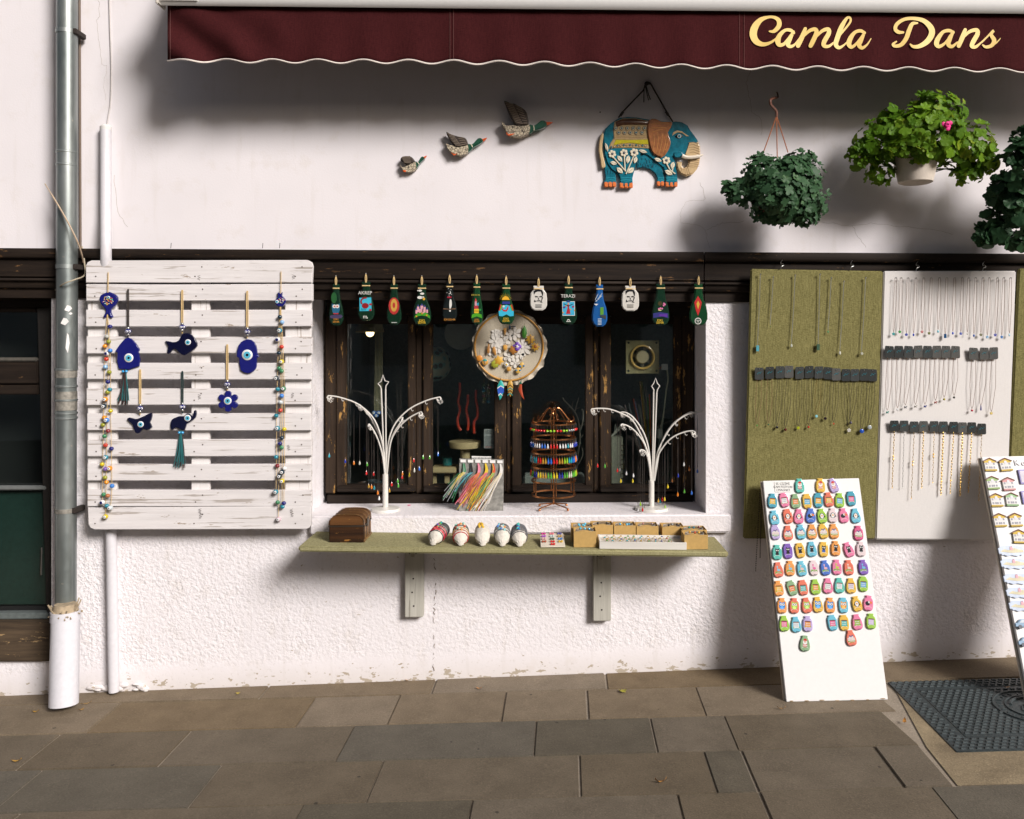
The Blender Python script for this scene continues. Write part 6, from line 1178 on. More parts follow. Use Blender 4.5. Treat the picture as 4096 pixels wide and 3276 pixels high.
for j, u in enumerate((.15, .5, .83)):
    for i, cl in enumerate(cols[j]):
        for sd_ in (-.05, .05):
            v = .9 - i * .2; p = ec[0].lerp(ec[1], u + sd_).lerp(ec[3].lerp(ec[2], u + sd_), v); MB().ball(p + Vector((0, -.002, .004)), (.0055, .0055, .005), 7, 5).build('earring_bead', glossy(cl), cd_)
# cardboard boxes with bracelets
M_KRAFT = paint((.52, .33, .11), .8, 0, 0, .14)
def carton(xa, xb, yb_, yt_, df, dep, beads, label):
    A, B = W(*zt7(xa, yb_), df), W(*zt7(xb, yb_), df); z = shT((A.x + B.x) / 2) + .001; h = max(.03, W(*zt7(xa, yt_), df).z - z); x0, x1, y0, y1 = A.x, B.x, -df, -df + dep; w_ = .0022
    t = thing('cardboard_box', label, 'box', ((x0 + x1) / 2, (y0 + y1) / 2, z), 'small kraft boxes of bracelets')
    for q in ((x0, x1, y0, y0 + w_), (x0, x1, y1 - w_, y1), (x0, x0 + w_, y0 + w_, y1 - w_), (x1 - w_, x1, y0 + w_, y1 - w_)): MB().box(q[0], q[1], q[2], q[3], z, z + h).build('side', M_KRAFT, t, .0006, 1)
    MB().box(x0 + w_, x1 - w_, y0 + w_, y1 - w_, z, z + h * .6).build('bracelet_card', paint((.55, .48, .38), .8), t)
    cx_, cy_ = (x0 + x1) / 2, (y0 + y1) / 2
    for k in range(4): MB().tube([Vector((cx_ + (x1 - x0) * .4 * math.cos(a_ * .2618), cy_ + dep * (.28 - .05 * k) * math.sin(a_ * .2618), z + h * (.78 + .06 * k) + .006 * math.sin(a_ * .2618))) for a_ in range(25)], .0011, 4).build('bracelet', paint(((.5, .46, .4), (.06, .05, .05), (.55, .5, .45), (.3, .28, .25))[k], .6), t)
    for i, c in enumerate(beads): MB().ball((cx_ - .018 + .036 * i / max(1, len(beads) - 1) + rk.uniform(-.004, .004), cy_ - dep * .15 + rk.uniform(-.01, .006), z + h * 1.0 + rk.uniform(0, .006)), .0055, 7, 5).build('bead', glossy(c), t)
carton(495, 722, 322, 192, .262, .085, [(.1, .5, .65), (.15, .55, .7), (.1, .4, .6)], 'kraft box with pale blue bead bracelets left of the ring tray')
carton(470, 690, 262, 146, .170, .085, [(.15, .55, .75)] * 5, 'kraft box with turquoise beads behind the front left box')
carton(672, 894, 222, 128, .130, .085, [(.03, .03, .03), (.04, .04, .035)], 'kraft box with black bead bracelets in the back row')
carton(903, 1124, 226, 134, .130, .085, [(.1, .4, .6), (.7, .4, .05), (.6, .3, .05), (.2, .55, .75), (.05, .3, .5)], 'kraft box with blue and orange beads in the back row')
carton(1132, 1354, 230, 140, .130, .085, [(.5, .25, .2), (.3, .2, .2)], 'kraft box with thin pale bracelets in the back row')
carton(1392, 1614, 236, 146, .130, .085, [(.04, .04, .04), (.3, .3, .3), (.05, .04, .04)], 'kraft box with grey and black beads at the back row end')
carton(1600, 1846, 300, 178, .180, .085, [(.03, .25, .22), (.05, .2, .3), (.2, .05, .05)], 'kraft box with dark green beads behind the front right box')
carton(1616, 1856, 357, 228, .270, .085, [(.7, .35, .03), (.65, .1, .03), (.7, .4, .05)], 'kraft box with orange beads right of the ring tray')
# ring tray
A, B = W(*zt7(755, 352), .285), W(*zt7(1640, 376), .285); zA, zB = shT(A.x) + .001, shT(B.x) + .001
tr = thing('ring_tray', 'shallow white wooden tray full of small rings on the shelf', 'tray', ((A.x + B.x) / 2, -.22, zA))
M_TRAY = wood('white_tray_wood', (.60, .57, .52), (.74, .71, .67), 'X', None, 1, .6, 40, .3)
def sl(x): return zA + (zB - zA) * (x - A.x) / (B.x - A.x)
def tb(xa, xb, ya, yb_, h0, h1, nm): MB().hexa([Vector((xa, ya, sl(xa) + h0)), Vector((xb, ya, sl(xb) + h0)), Vector((xb, yb_, sl(xb) + h0)), Vector((xa, yb_, sl(xa) + h0))], [Vector((xa, ya, sl(xa) + h1)), Vector((xb, ya, sl(xb) + h1)), Vector((xb, yb_, sl(xb) + h1)), Vector((xa, yb_, sl(xa) + h1))]).build(nm, M_TRAY, tr, .001, 1)
tb(A.x, B.x, -.285, -.279, 0, .03, 'front_side'); tb(A.x, B.x, -.158, -.152, 0, .03, 'back_side'); tb(A.x, A.x + .006, -.279, -.158, 0, .03, 'end_side'); tb(B.x - .006, B.x, -.279, -.158, 0, .03, 'end_side'); tb(A.x + .006, B.x - .006, -.279, -.158, .0, .019, 'ring_pad')
ring_m = MB().tube([Vector((.007 * math.cos(k * .5236), 0, .007 * math.sin(k * .5236))) for k in range(13)], .0011, 4, False).mesh('ring')
for j in range(4):
    for k in range(10):
        x = A.x + .03 + (B.x - A.x - .085) * (k + (j % 2) * .3 + rk.uniform(-.12, .12)) / 9.5; y = -.262 + j * .028; (c, cl_) = rk.choice([((.4, .1, .05), 'rust red'), ((.05, .35, .4), 'turquoise'), ((.5, .45, .4), 'pale'), ((.5, .3, .05), 'amber'), ((.1, .12, .3), 'dark blue'), ((.5, .4, .15), 'honey'), ((.12, .3, .1), 'green')])
        p = Vector((x, y, sl(x) + .020)); t = thing('finger_ring', 'small gold ring with %s stone in the %s row of the white tray' % (cl_, ('front', 'second', 'third', 'back')[j]), 'ring', p, 'rings in the white tray')
        put('band', ring_m, t, Matrix.Translation((0, 0, .002)) @ Matrix.Rotation(rk.uniform(-.4, .4), 4, 'Z'), M_GOLD); MB().ball(p + Vector((0, -.001, .010)), (.0045, .0035, .0032), 6, 4).build('stone', glossy(c), t)

# ================================================================== INSIDE THE SHOP WINDOW
fan = thing('exhaust_fan', 'yellowed square plastic exhaust fan fitted behind the right window pane', 'fan', W(2570, 1494, -.31))
M_YEL = paint((.55, .46, .24), .45, 0, .1, .2); fd = -.299
fp = [(2503, 1362), (2505, 1360), (2635, 1360), (2637, 1362), (2637, 1492), (2635, 1494), (2505, 1494), (2503, 1492)]
fo = W(2570, 1428, fd)
pl4 = []
hole = circ(2570, 1428, 44, 32); outer = []
for k in range(32):
    a = 2 * math.pi * k / 32; c_, s_ = math.cos(a), math.sin(a); m_ = max(abs(c_), abs(s_)); outer.append((2570 + 66 * c_ / m_, 1428 + 66 * s_ / m_))
mb = MB(); vs = [W(x, y, fd) for x, y in outer] + [W(x, y, fd) for x, y in hole]; vs += [p + Vector((0, .012, 0)) for p in vs]
mb.add(vs, [(k, (k + 1) % 32, 32 + (k + 1) % 32, 32 + k) for k in range(32)] + [(64 + k, 96 + k, 96 + (k + 1) % 32, 64 + (k + 1) % 32) for k in range(32)] + [(k, 64 + k, 64 + (k + 1) % 32, (k + 1) % 32) for k in range(32)] + [(32 + k, 32 + (k + 1) % 32, 96 + (k + 1) % 32, 96 + k) for k in range(32)])
mb.build('faceplate', M_YEL, fan)
rr_ = 48 * S(fd); MB().lathe([(rr_ * .86, .05), (rr_ * .86, -.008), (rr_ * .92, -.014), (rr_ * 1.02, -.012), (rr_ * 1.05, 0), (rr_ * 1.0, .05)], fo, 'Y', 36, 1, 1, True).build('duct_ring', paint((.60, .44, .13), .4, 0, .2, .1), fan)
MB().lathe([(27 * S(fd), .03), (27 * S(fd), .002), (24 * S(fd), -.004), (.005, -.006)], fo, 'Y', 28).build('hub', paint((.62, .54, .33), .5, 0, .1, .1), fan)
for k in range(7):
    a = k * 2 * math.pi / 7 + .3; f = lambda r, b, y: fo + Vector((r * math.cos(a + b), y, r * math.sin(a + b))); r0, r1 = 26 * S(fd), 41 * S(fd)
    MB().hexa([f(r0, -.16, .008), f(r1, -.16, .008), f(r1, .2, .03), f(r0, .2, .03)], [f(r0, -.16, .010), f(r1, -.16, .010), f(r1, .2, .032), f(r0, .2, .032)]).build('blade', paint((.34, .30, .22), .4), fan)
for x, y in ((2514, 1371), (2626, 1371), (2514, 1483), (2626, 1483)): MB().lathe([(.006, 0), (.005, -.002)], W(x, y, fd), 'Y', 10).build('screw_hole', paint((.05, .06, .04), .6), fan)
sb = thing('switch_box', 'small white junction box with hanging cable beside the exhaust fan', 'switch box', W(2660, 1480, -.30)); a, b = W(2647, 1480, -.299), W(2672, 1456, -.299)
MB().box(a.x, b.x, .299, .318, a.z, b.z).build('box', M_WHITE, sb, .002); MB().tube(line([(2668, 1480), (2672, 1520), (2664, 1570), (2655, 1650), (2643, 1715)], -.31, 1, 5), .0035, 6).build('cable', paint((.60, .58, .42), .6), sb)
MB().tube(line([(2637, 1475), (2648, 1466)], -.305, 1), .003, 6).build('short_wire', paint((.5, .2, .12), .6), sb)
a, b = W(2630, 1756, -.32), W(2650, 1714, -.32); MB().box(a.x, b.x, .31, .33, a.z, b.z).build('plug', paint((.62, .60, .55), .5), sb, .005, 3)
def on_ledge(px, py, d): p = W(px, py, d); return Vector((p.x, p.y, zi))
rc = thing('glass_rods', 'bundle of coloured glass rods standing in a tall jar behind the right pane', 'glass rods', on_ledge(2612, 1930, -.46))
RODS = [((412, 385), (.42, .33, .33)), ((455, 370), (.35, .38, .40)), ((508, 318), (.62, .10, .03)), ((528, 350), (.38, .36, .55)), ((572, 385), (.52, .50, .42)), ((585, 290), (.05, .05, .08)), ((582, 128), (.60, .32, .03)), ((602, 125), (.25, .25, .05)), ((648, 185), (.20, .20, .20)), ((665, 300), (.10, .30, .04)), ((690, 270), (.68, .12, .03)), ((755, 320), (.25, .26, .06)), ((840, 560), (.50, .52, .45))]
for (x, y), c in RODS: MB().tube([W(*z6(x, y), -.47), W(*z6(700 + (x - 600) * .12, 1180), -.47)], .0042, 6).build('rod', glossy(c, .2), rc)
MB().lathe([(.05, 0), (.055, .01), (.055, .20), (.052, .20), (.052, .012)], on_ledge(2603, 1930, -.47), 'Z', 20).build('jar', tinted((.45, .45, .42)), rc)
tb_ = thing('beige_stone_block', 'upright beige block with small ladder behind the right pane', 'block', on_ledge(2450, 1930, -.42)); a, b = W(*z6(255, 1270), -.42), W(*z6(395, 740), -.42)
MB().box(a.x, b.x, .42, .52, zi + .001, b.z).build('block', paint((.36, .35, .27), .8, 0, 0, .25), tb_, .006, 2)
for k in range(9): MB().tube(line([z6(375, 840 + k * 52), z6(410, 834 + k * 52)], -.415, 1), .0022, 5).build('rung', paint((.10, .07, .04), .7), tb_)
for k in range(9): MB().tube(line([z6(258, 740), z6(300 + k * 9, 690 - k * 10 + (k % 3) * 18), z6(310 + k * 14, 600 + (k % 4) * 26)], -.44, 1, 3), .0012, 4).build('dry_stalk', paint((.55, .53, .45), .8), tb_)
# branch ornament behind pane three
br_ = thing('branch_ornament', 'bare white branch ornament behind the copper carousel', 'ornament', on_ledge(2300, 1930, -.42)); zb = lambda x, y: (2000 + x * .696, 1000 + y * .696)
for P, r in (([(440, 1330), (445, 1200), (460, 1080), (450, 980), (430, 930)], .006), ([(430, 930), (405, 900), (370, 865), (360, 848)], .004), ([(430, 930), (440, 890), (452, 850)], .0035), ([(435, 915), (460, 905)], .002), ([(400, 897), (390, 912)], .002), ([(455, 1050), (475, 990), (478, 930), (468, 915)], .004), ([(450, 1130), (400, 1060), (370, 1040), (345, 1030)], .004), ([(400, 1060), (390, 1020), (365, 990)], .003), ([(445, 1200), (410, 1170), (390, 1120)], .003), ([(455, 1090), (480, 1060)], .003), ([(440, 1250), (475, 1180), (470, 1130)], .003), ([(412, 905), (420, 870)], .002), ([(460, 1010), (490, 1000)], .002)):
    MB().tube(line([zb(*q) for q in P], -.43, 1, 4), [r * (1 - .5 * k / (4 * (len(P) - 1))) for k in range(4 * (len(P) - 1) + 1)], 6).build('twig', paint((.55, .50, .42), .8, 0, 0, .2), br_)
tag(MB().box(W(2095, 1930, -.40).x, W(2338, 1930, -.40).x, .41, .52, zi + .001, zi + .075).build('grey_planter', paint((.30, .31, .28), .8, 0, 0, .3), None, .006), 'low grey box behind the copper carousel inside the window', 'box')
# red spiral vases on a small round table
zv = lambda x, y: (1700 + x * .4175, 1280 + y * .4175)
VD = -.38
st = thing('pedestal_table', 'small round blond wood pedestal table behind the second pane', 'table', on_ledge(1860, 1900, VD))
tp = W(*zv(385, 1160), VD); MB().lathe([(.055, -.035), (.075, -.03), (.080, -.004), (.078, 0)], tp, 'Z', 24).build('table_top', M_BLOND, st, 0); MB().tube([Vector((tp.x, tp.y, .35)), tp - Vector((0, 0, .035))], .024, 14).build('pedestal', M_BLOND, st)
for x, y0_, P, l in ((325, 588, [(333, 600), (334, 680), (318, 780), (335, 860), (312, 950), (322, 1020), (345, 1058)], 'tallest'), (405, 706, [(412, 715), (410, 790), (396, 860), (412, 950), (415, 1010), (408, 1055)], 'shortest'), (488, 660, [(490, 670), (488, 760), (505, 850), (500, 930), (470, 980), (472, 1085)], 'middle')):
    bz = W(*zv(x, 1150), VD); t = thing('spiral_vase', '%s of three slim glass vases with a wavy red stem inside' % l, 'vase', bz, 'slim red glass vases on the pedestal table')
    tz = W(*zv(x, y0_), VD).z; H = tz - bz.z
    MB().lathe([(.013, 0), (.013, .003), (.003, .008), (.003, .03), (.014, .045), (.017, .07), (.010, .10), (.0085, .14), (.0085, H - .01), (.012, H)], bz, 'Z', 14, 1, 1).build('glass', glassmat('vase_glass', (.98, .97, .97), .35), t)
    MB().tube(line([zv(*q) for q in P], VD, 1, 5), .0066, 7).build('red_stem', glossy((.80, .08, .04), .2), t)
lt = thing('low_table', 'low blond wood table edge behind the second pane', 'table', on_ledge(1770, 1930, -.42)); a, b = W(*zv(76, 1450), -.44), W(*zv(310, 1395), -.44)
MB().box(a.x, b.x, .38, .50, a.z, b.z).build('table_top', M_BLOND, lt, .004); 
for x in (90, 215, 295): p = W(*zv(x, 1450), -.44); MB().box(p.x - .012, p.x + .012, .42, .45, zi, a.z).build('leg', M_BLOND, lt, .002)
tw = thing('teal_bowl', 'small teal ceramic bowl on the low table behind the pane', 'bowl', W(*zv(215, 1395), -.44)); MB().lathe([(.018, 0), (.023, .004), (.024, .036), (.026, .04), (.020, .04)], W(*zv(215, 1394), -.43), 'Z', 18).build('bowl', glossy((.02, .20, .20), .3), tw)
def globemat():
    m, nt, b = _new('pierced_globe'); tc = N(nt, 'ShaderNodeTexCoord'); v = N(nt, 'ShaderNodeTexVoronoi', i_Scale=26.0); nt.links.new(tc.outputs['Object'], v.inputs[0])
    c = ramp(nt, v.outputs[0], [(.28, (.012, .02, .02)), (.36, (.16, .36, .36)), (.6, (.40, .42, .33))]); nt.links.new(c, b.inputs['Base Color']); b.inputs['Roughness'].default_value = .4; return m
gl = thing('pierced_globe_lamp', 'teal pierced globe lamp hanging behind the second pane', 'lamp', W(1735, 1525, -.55)); gc = W(1733, 1455, -.55); MB().ball(gc, 72 * S(-.55), 24, 16).build('globe', globemat(), gl); MB().tube([gc + Vector((0, 0, .07)), gc + Vector((0, 0, .6))], .002, 5).build('hanging_cord', M_DCORD, gl)
pn = thing('paper_lantern', 'pale round paper lantern hanging deep inside the shop', 'lantern', W(1842, 1400, -.9)); gc = W(1842, 1335, -.9); MB().ball(gc, 64 * S(-.9), 24, 14).build('shade', paint((.36, .36, .32), .9), pn); MB().tube([gc + Vector((0, 0, .07)), Vector((gc.x, gc.y, 2.5))], .002, 5).build('hanging_cord', M_DCORD, pn)
nc = thing('notice_card', 'grey printed notice taped inside the second window pane', 'notice', W(1955, 1795, -.30)); a, b = W(1936, 1793, -.30), W(1974, 1716, -.30); MB().box(a.x, b.x, .300, .301, a.z, b.z).build('card', paint((.32, .32, .31), .7), nc)
for k in range(9):
    if k in (2,): continue
    y = 1722 + k * 8; p, q = W(1940, y + 4, -.2995), W(1940 + (26 if k % 3 else 30), y, -.2995); MB().box(p.x, q.x, .2994, .2998, p.z, q.z).build('print_block', paint((.13, .13, .13) if k != 8 else (.25, .08, .07), .7), nc)
for sx, nm in ((566, 'blue'), (612, 'olive')):
    t = thing('bead_hanging', 'short string of %s eye beads hanging inside the second pane' % nm, 'bead string', W(*zv(sx, 790), -.33), 'bead strings inside the window'); MB().tube(line([zv(sx, 560), zv(sx, 800)], -.33, 1), .001, 4).build('cord', M_CORD, t)
    for k in range(7): bead(*zv(sx + (k % 2) * 6 - 3, 620 + k * 27), -.33, 8, [(.10, .16, .10), (.04, .12, .14), (.05, .28, .42), (.2, .18, .1), (.28, .10, .10), (.2, .22, .08), (.3, .25, .15)][(k + (sx > 600) * 3) % 7], t)
# lamp and hanging cords behind the first pane
lm = thing('shop_lamp', 'small lit lamp with cream shade behind the first pane', 'lamp', W(1478, 1345, -.75)); lp = W(1480, 1302, -.75)
def emit(c, s):
    m, nt, b = _new('lit_bulb'); b.inputs['Emission Color'].default_value = c4(c); b.inputs['Emission Strength'].default_value = s; b.inputs['Base Color'].default_value = c4(c); return m
MB().lathe([(.075, -.035), (.06, .02), (.03, .05), (.028, .05), (.057, .02), (.072, -.035)], lp, 'Z', 24, 1, 1, True).build('shade', paint((.50, .40, .22), .8), lm); MB().ball(lp - Vector((0, .0, .038)), .022, 10, 8).build('bulb', emit((1, .72, .35), 6), lm); MB().tube([lp + Vector((0, 0, .05)), Vector((lp.x, lp.y, 2.5))], .002, 5).build('hanging_cord', M_DCORD, lm)
hc = thing('cord_bundle', 'bundle of long beige cords with blue eye beads behind the first pane', 'bead cords', W(1510, 1660, -.40))
for k in range(6): x = 428 + k * 8; MB().tube(line([z5(x + 6, 420), z5(x + 4, 700), z5(x, 930)], -.40, 1, 3), .0016, 5).build('cord', paint((.36, .31, .18), .9), hc)
for k, x in enumerate((425, 440, 455, 432, 448)): bead(*z5(x, 935 + (k % 2) * 16), -.39, 9, (.05, .14, .40), hc, k < 3)
for k, (x, y) in enumerate(((340, 1290), (380, 1300), (430, 1296), (520, 1290), (560, 1298))):
    p = on_ledge(*z5(x, y), -.45); tag(MB().lathe([(.02, 0), (.034, .008), (.04, .03 + .01 * (k % 3)), (.036, .03 + .01 * (k % 3)), (.03, .01)], p, 'Z', 16).build('dark_bowl', paint([(.04, .05, .05), (.06, .03, .02), (.03, .05, .06), (.05, .05, .04), (.06, .05, .03)][k], .4)), 'small dark bowl on the ledge behind the first pane', 'bowl', 'dark bowls inside the first pane')

# ================================================================== HANGING JEWELLERY PANELS
def panel(name, label, c, dd, mat, cat='display panel'):
    P = [W(x, y, d) for (x, y), d in zip(c, dd)]; t = thing(name, label, cat, (P[0] + P[1]) / 2, 'fabric covered jewellery panels')
    ns, nt2 = 14, 20; vs = []; fs = []
    MB().hexa(P, [p + Vector((0, .022, 0)) for p in P]).build('covered_board', mat, t, .005, 3); return t, P
PG = [(2975, 2155), (3500, 2156), (3533, 1084), (3005, 1075)]; PWc = [(3503, 2158), (4024, 2162), (4066, 1083), (3536, 1084)]; PE = [(4040, 1840), (4570, 1850), (4600, 1070), (4077, 1074)]
tg, Gp = panel('jewellery_display', 'green burlap covered panel hung with necklaces beside the window', PG, [.052, .052, .092, .092], M_GREEN); twp, Wp = panel('jewellery_display', 'white linen covered panel hung with rows of pendants and bracelets', PWc, [.048, .048, .090, .090], M_LINEN)
te, Ep = panel('jewellery_display', 'green burlap panel half hidden behind the tilted souvenir board', PE, [.052, .052, .092, .092], M_GREEN)
for x, y, pan in ((3128, 1062, tg), (3408, 1064, tg), (3670, 1068, twp), (3936, 1068, twp)):
    MB().tube(line([(x - 6, y + 16, .094), (x - 2, y + 4, .094), (x + 7, y, .09), (x + 2, y - 8, .08), (x - 5, y - 6, .075), (x - 3, y - 16, .06), (x + 3, y - 24, .045), (x + 4, y - 28, .03)], 0, 1, 4), .0019, 6).build('hook', M_STEEL, pan)
zp = lambda x, y: (2900 + x * .6962, 1000 + y * .6962)
def pdep(py): return .092 - .042 * max(0, min(1, (py - 1080) / 1075.0)) + .004
def PP(x, y, o=0.0): px, py = zp(x, y); return W(px, py, pdep(py) + o)
CARDS = [paint((.03, .034, .034), .5, 0, .1, .15), paint((.055, .06, .06), .4, 0, .2, .2), paint((.10, .10, .095), .4, 0, .2, .2)]; M_CHAIN = paint((.40, .40, .37), .35, .8); INK = paint((.02, .26, .33), .5)
def tcard(t, x, y, w_=50, h_=70, sk=0):
    pts = [(x - w_ / 2 + 4, y), (x + w_ / 2 - 4, y - sk), (x + w_ / 2, y + 5 - sk), (x + w_ / 2 + 1, y + h_ - 6 - sk), (x + w_ / 2 - 5, y + h_ - sk), (x - w_ / 2 + 4, y + h_), (x - w_ / 2 - 1, y + h_ - 6), (x - w_ / 2, y + 6)]
    P = [PP(a, b, .012 - .006 * (b - y) / h_) for a, b in pts]; c = MB().prism(P, (0, .0016, 0)).build('card', rk.choice(CARDS), t, .0004, 1)
    MB().tube([PP(x - 14 + k * 5, y + h_ * .5 + 6 * math.sin(k * 2.1) - k * 1.5, .0125 - .003) for k in range(7)], .0011, 4).build('script_logo', INK, c)
    MB().lathe([(.0022, 0), (.002, -.0006)], PP(x, y + 8, .0128), 'Y', 8).build('peg_head', M_STEEL, c); return c
def pend(t, x, y, shp, c, o=.008, k=1.0):
    p = PP(x, y, o); s = .0055 * k; m_ = glossy(c)
    if shp == 'ball': o_ = MB().ball(p, s, 9, 6)
    elif shp == 'oval': o_ = MB().ball(p, (s * .8, s * .5, s * 1.25), 9, 6)
    elif shp == 'disc': o_ = MB().lathe([(s * 1.3, 0), (s * 1.3, -.003), (s * 1.0, -.0045)], p, 'Y', 14)
    elif shp == 'rect': o_ = MB().box(p.x - s, p.x + s, p.y - .003, p.y + .003, p.z - s * 2.1, p.z + s * 2.1)
    elif shp == 'flower':
        o_ = MB()
        for q in range(5): a = q * 1.2566 + .3; o_.ball(p + Vector((s * .85 * math.cos(a), 0, s * .85 * math.sin(a))), (s * .55, s * .4, s * .55), 6, 4)
        o_.ball(p, (s * .45, s * .5, s * .45), 6, 4)
    elif shp == 'animal': o_ = MB().ball(p, (s * 1.2, s * .5, s * .8), 8, 5).ball(p + Vector((s * 1.1, 0, s * .5)), (s * .6, s * .4, s * .55), 7, 4).tube([p + Vector((-s * .7, 0, 0)), p + Vector((-s * .8, 0, -s * 1.3))], s * .28, 5).tube([p + Vector((s * .7, 0, 0)), p + Vector((s * .7, 0, -s * 1.3))], s * .28, 5)
    elif shp == 'tassel': o_ = MB().tube([p + Vector((0, 0, s * 2)), p, p - Vector((0, 0, s * 2.4))], [s * .25, s * .5, s * .6], 7)
    return o_.build('pendant', m_, t)
def necklace(label, xt, yt_, xb, yb_, shp, c, group, chain=M_CHAIN, card=False, k=1.0, double=True, spread=2.6):
    t = thing('necklace', label, 'necklace', PP(xb, yb_), group)
    y1 = yt_ + (68 if card else 0)
    if card: tcard(t, xt, yt_, sk=rk.uniform(-3, 3))
    else: MB().lathe([(.0028, .002), (.0032, -.004), (.002, -.005)], PP(xt, yt_, .010), 'Y', 8).build('pin', M_STEEL, t)
    w_ = 17 if card else spread
    for sg in ((-1, 1) if double else (0,)): MB().tube([PP(xt + sg * w_ * .7, y1, .007), PP(xt * .55 + xb * .45 + sg * w_, y1 + (yb_ - y1) * .5, .006), PP(xb + sg * w_ * .35, yb_ - 26, .007), PP(xb, yb_ - 10, .008)], .00085 if chain is not M_GOLD else .001, 4).build('chain', chain, t)
    pend(t, xb, yb_, shp, c, .009, k); return t
g1 = 'necklaces on the green panel top row'
for xt, yt_, xb, yb_, sh_, c, k, l in ((203, 140, 187, 565, 'rect', (.10, .35, .42), 1.1, 'silver chain with a flat teal and clear glass bar on the green panel'), (277, 155, 260, 440, 'ball', (.06, .14, .05), .5, 'short silver chain with a tiny green bead on the green panel'), (403, 145, 382, 550, 'oval', (.50, .52, .45), 1.1, 'silver chain with a rough clear crystal on the green panel'), (545, 140, 535, 558, 'rect', (.06, .12, .08), 1.15, 'silver chain with a dark speckled glass bar on the green panel'), (610, 160, 592, 470, 'oval', (.10, .30, .14), .8, 'silver chain with a small mint stone on the green panel'), (683, 180, 660, 592, 'oval', (.55, .55, .48), 1.2, 'silver chain with a faceted clear drop on the green panel'), (808, 160, 785, 595, 'disc', (.46, .46, .38), .9, 'silver chain with a pale round stone on the green panel')):
    necklace(l, xt, yt_, xb, yb_, sh_, c, g1, M_CHAIN, False, k, True, 1.6)
GX = [197, 257, 316, 368, 429, 484, 540, 592, 640, 695, 747, 800, 848]; GY = [675, 672, 668, 665, 672, 668, 670, 672, 680, 684, 684, 682, 684]
GPD = [(184, 1008, 'oval', (.03, .28, .05), .6, 'tiny green drop'), (250, 1003, 'ball', (.02, .12, .06), .7, 'small bottle green ball'), (299, 1018, 'ball', (.01, .008, .012), 1.2, 'large black ball'), (347, 1032, 'ball', (.10, .005, .008), 1.2, 'large dark red ball'), (420, 1022, 'flower', (.45, .50, .02), 1, 'yellow green butterfly bead'), (479, 1017, 'ball', (.55, .02, .02), .9, 'red ball'), (524, 955, 'disc', (.25, .55, .60), .9, 'pale blue disc'), (575, 968, 'disc', (.02, .012, .02), .9, 'black disc'), (624, 998, 'flower', (.55, .08, .03), .6, 'tiny red flower'), (712, 1036, 'flower', (.75, .72, .68), 1.2, 'white daisy flower'), (722, 992, 'ball', (.08, .07, .10), 1.2, 'speckled black and white ball'), (785, 1040, 'disc', (.015, .08, .42), 1.35, 'big deep blue disc'), (830, 1018, 'disc', (.36, .40, .42), 1.3, 'big grey glass disc')]
for x, y, (xb, yb_, sh_, c, k, l) in zip(GX, GY, GPD): necklace('carded necklace with %s on the green panel' % l, x, y, xb, yb_, sh_, c, 'carded necklaces on the green panel', M_DCORD if x > 280 and x != 540 else M_BROWNCORD if x < 300 else M_GOLD, True, k)
WX = [982, 1012, 1052, 1098, 1142, 1185, 1233, 1275, 1320, 1364, 1400, 1441, 1482, 1519, 1566, 1602, 1641]; WB = [(968, 482), (1004, 470), (1042, 486), (1083, 487), (1132, 470), (1173, 478), (1224, 468), (1265, 494), (1309, 478), (1355, 480), (1392, 483), (1430, 492), (1470, 487), (1507, 500), (1553, 488), (1590, 500), (1634, 488)]
WS = [('flower', (.05, .42, .42), 'teal flower'), ('flower', (.06, .36, .08), 'green flower'), ('flower', (.02, .05, .45), 'blue clover'), ('oval', (.02, .05, .45), 'blue oval'), ('flower', (.68, .25, .25), 'pink flower'), ('flower', (.18, .20, .05), 'green and red flower'), ('oval', (.15, .50, .62), 'pale blue oval'), ('rect', (.01, .08, .22), 'dark blue bar'), ('oval', (.03, .08, .55), 'bright blue oval'), ('flower', (.10, .15, .55), 'blue and white flower'), ('ball', (.20, .22, .14), 'tiny olive bead'), ('oval', (.03, .10, .40), 'small blue drop'), ('flower', (.18, .18, .08), 'olive flower'), ('flower', (.25, .50, .75), 'sky blue flower'), ('flower', (.02, .04, .50), 'royal blue flower'), ('flower', (.05, .25, .65), 'mid blue flower'), ('oval', (.40, .62, .75), 'ice blue drop')]
for x, (xb, yb_), (sh_, c, l) in zip(WX, WB, WS): necklace('brown cord necklace with %s on the white panel' % l, x, 160, xb, yb_, sh_, c, 'cord necklaces on the white panel top row', M_BROWNCORD, False, {'ball': .5, 'rect': .8}.get(sh_, .95), True, 8)
W2 = [945, 999, 1055, 1110, 1164, 1217, 1270, 1325, 1428, 1490, 1544]; P2 = [(932, 932, 'animal', (.03, .20, .16), 'teal bird'), (991, 918, 'oval', (.70, .70, .70), 'white penguin'), (1036, 902, 'animal', (.10, .10, .11), 'black and white cow'), (1094, 898, 'animal', (.30, .28, .25), 'grey cat'), (1149, 898, 'animal', (.02, .03, .20), 'navy elephant'), (1209, 875, 'animal', (.26, .03, .02), 'dark red fish'), (1259, 858, 'ball', (.40, .32, .02), 'yellow and black bee'), (1316, 847, 'ball', (.03, .03, .02), 'black bee'), (1419, 922, 'ball', (.55, .02, .05), 'small red bead'), (1470, 905, 'tassel', (.03, .03, .22), 'navy tassel'), (1530, 938, 'flower', (.70, .50, .03), 'yellow star flower')]
for i, (x, (xb, yb_, sh_, c, l)) in enumerate(zip(W2, P2)): necklace('carded necklace with %s on the white panel' % l, x, 550 if i < 8 else 560, xb, yb_, sh_, c, 'carded necklaces on the white panel', M_BROWNCORD, True, .95)
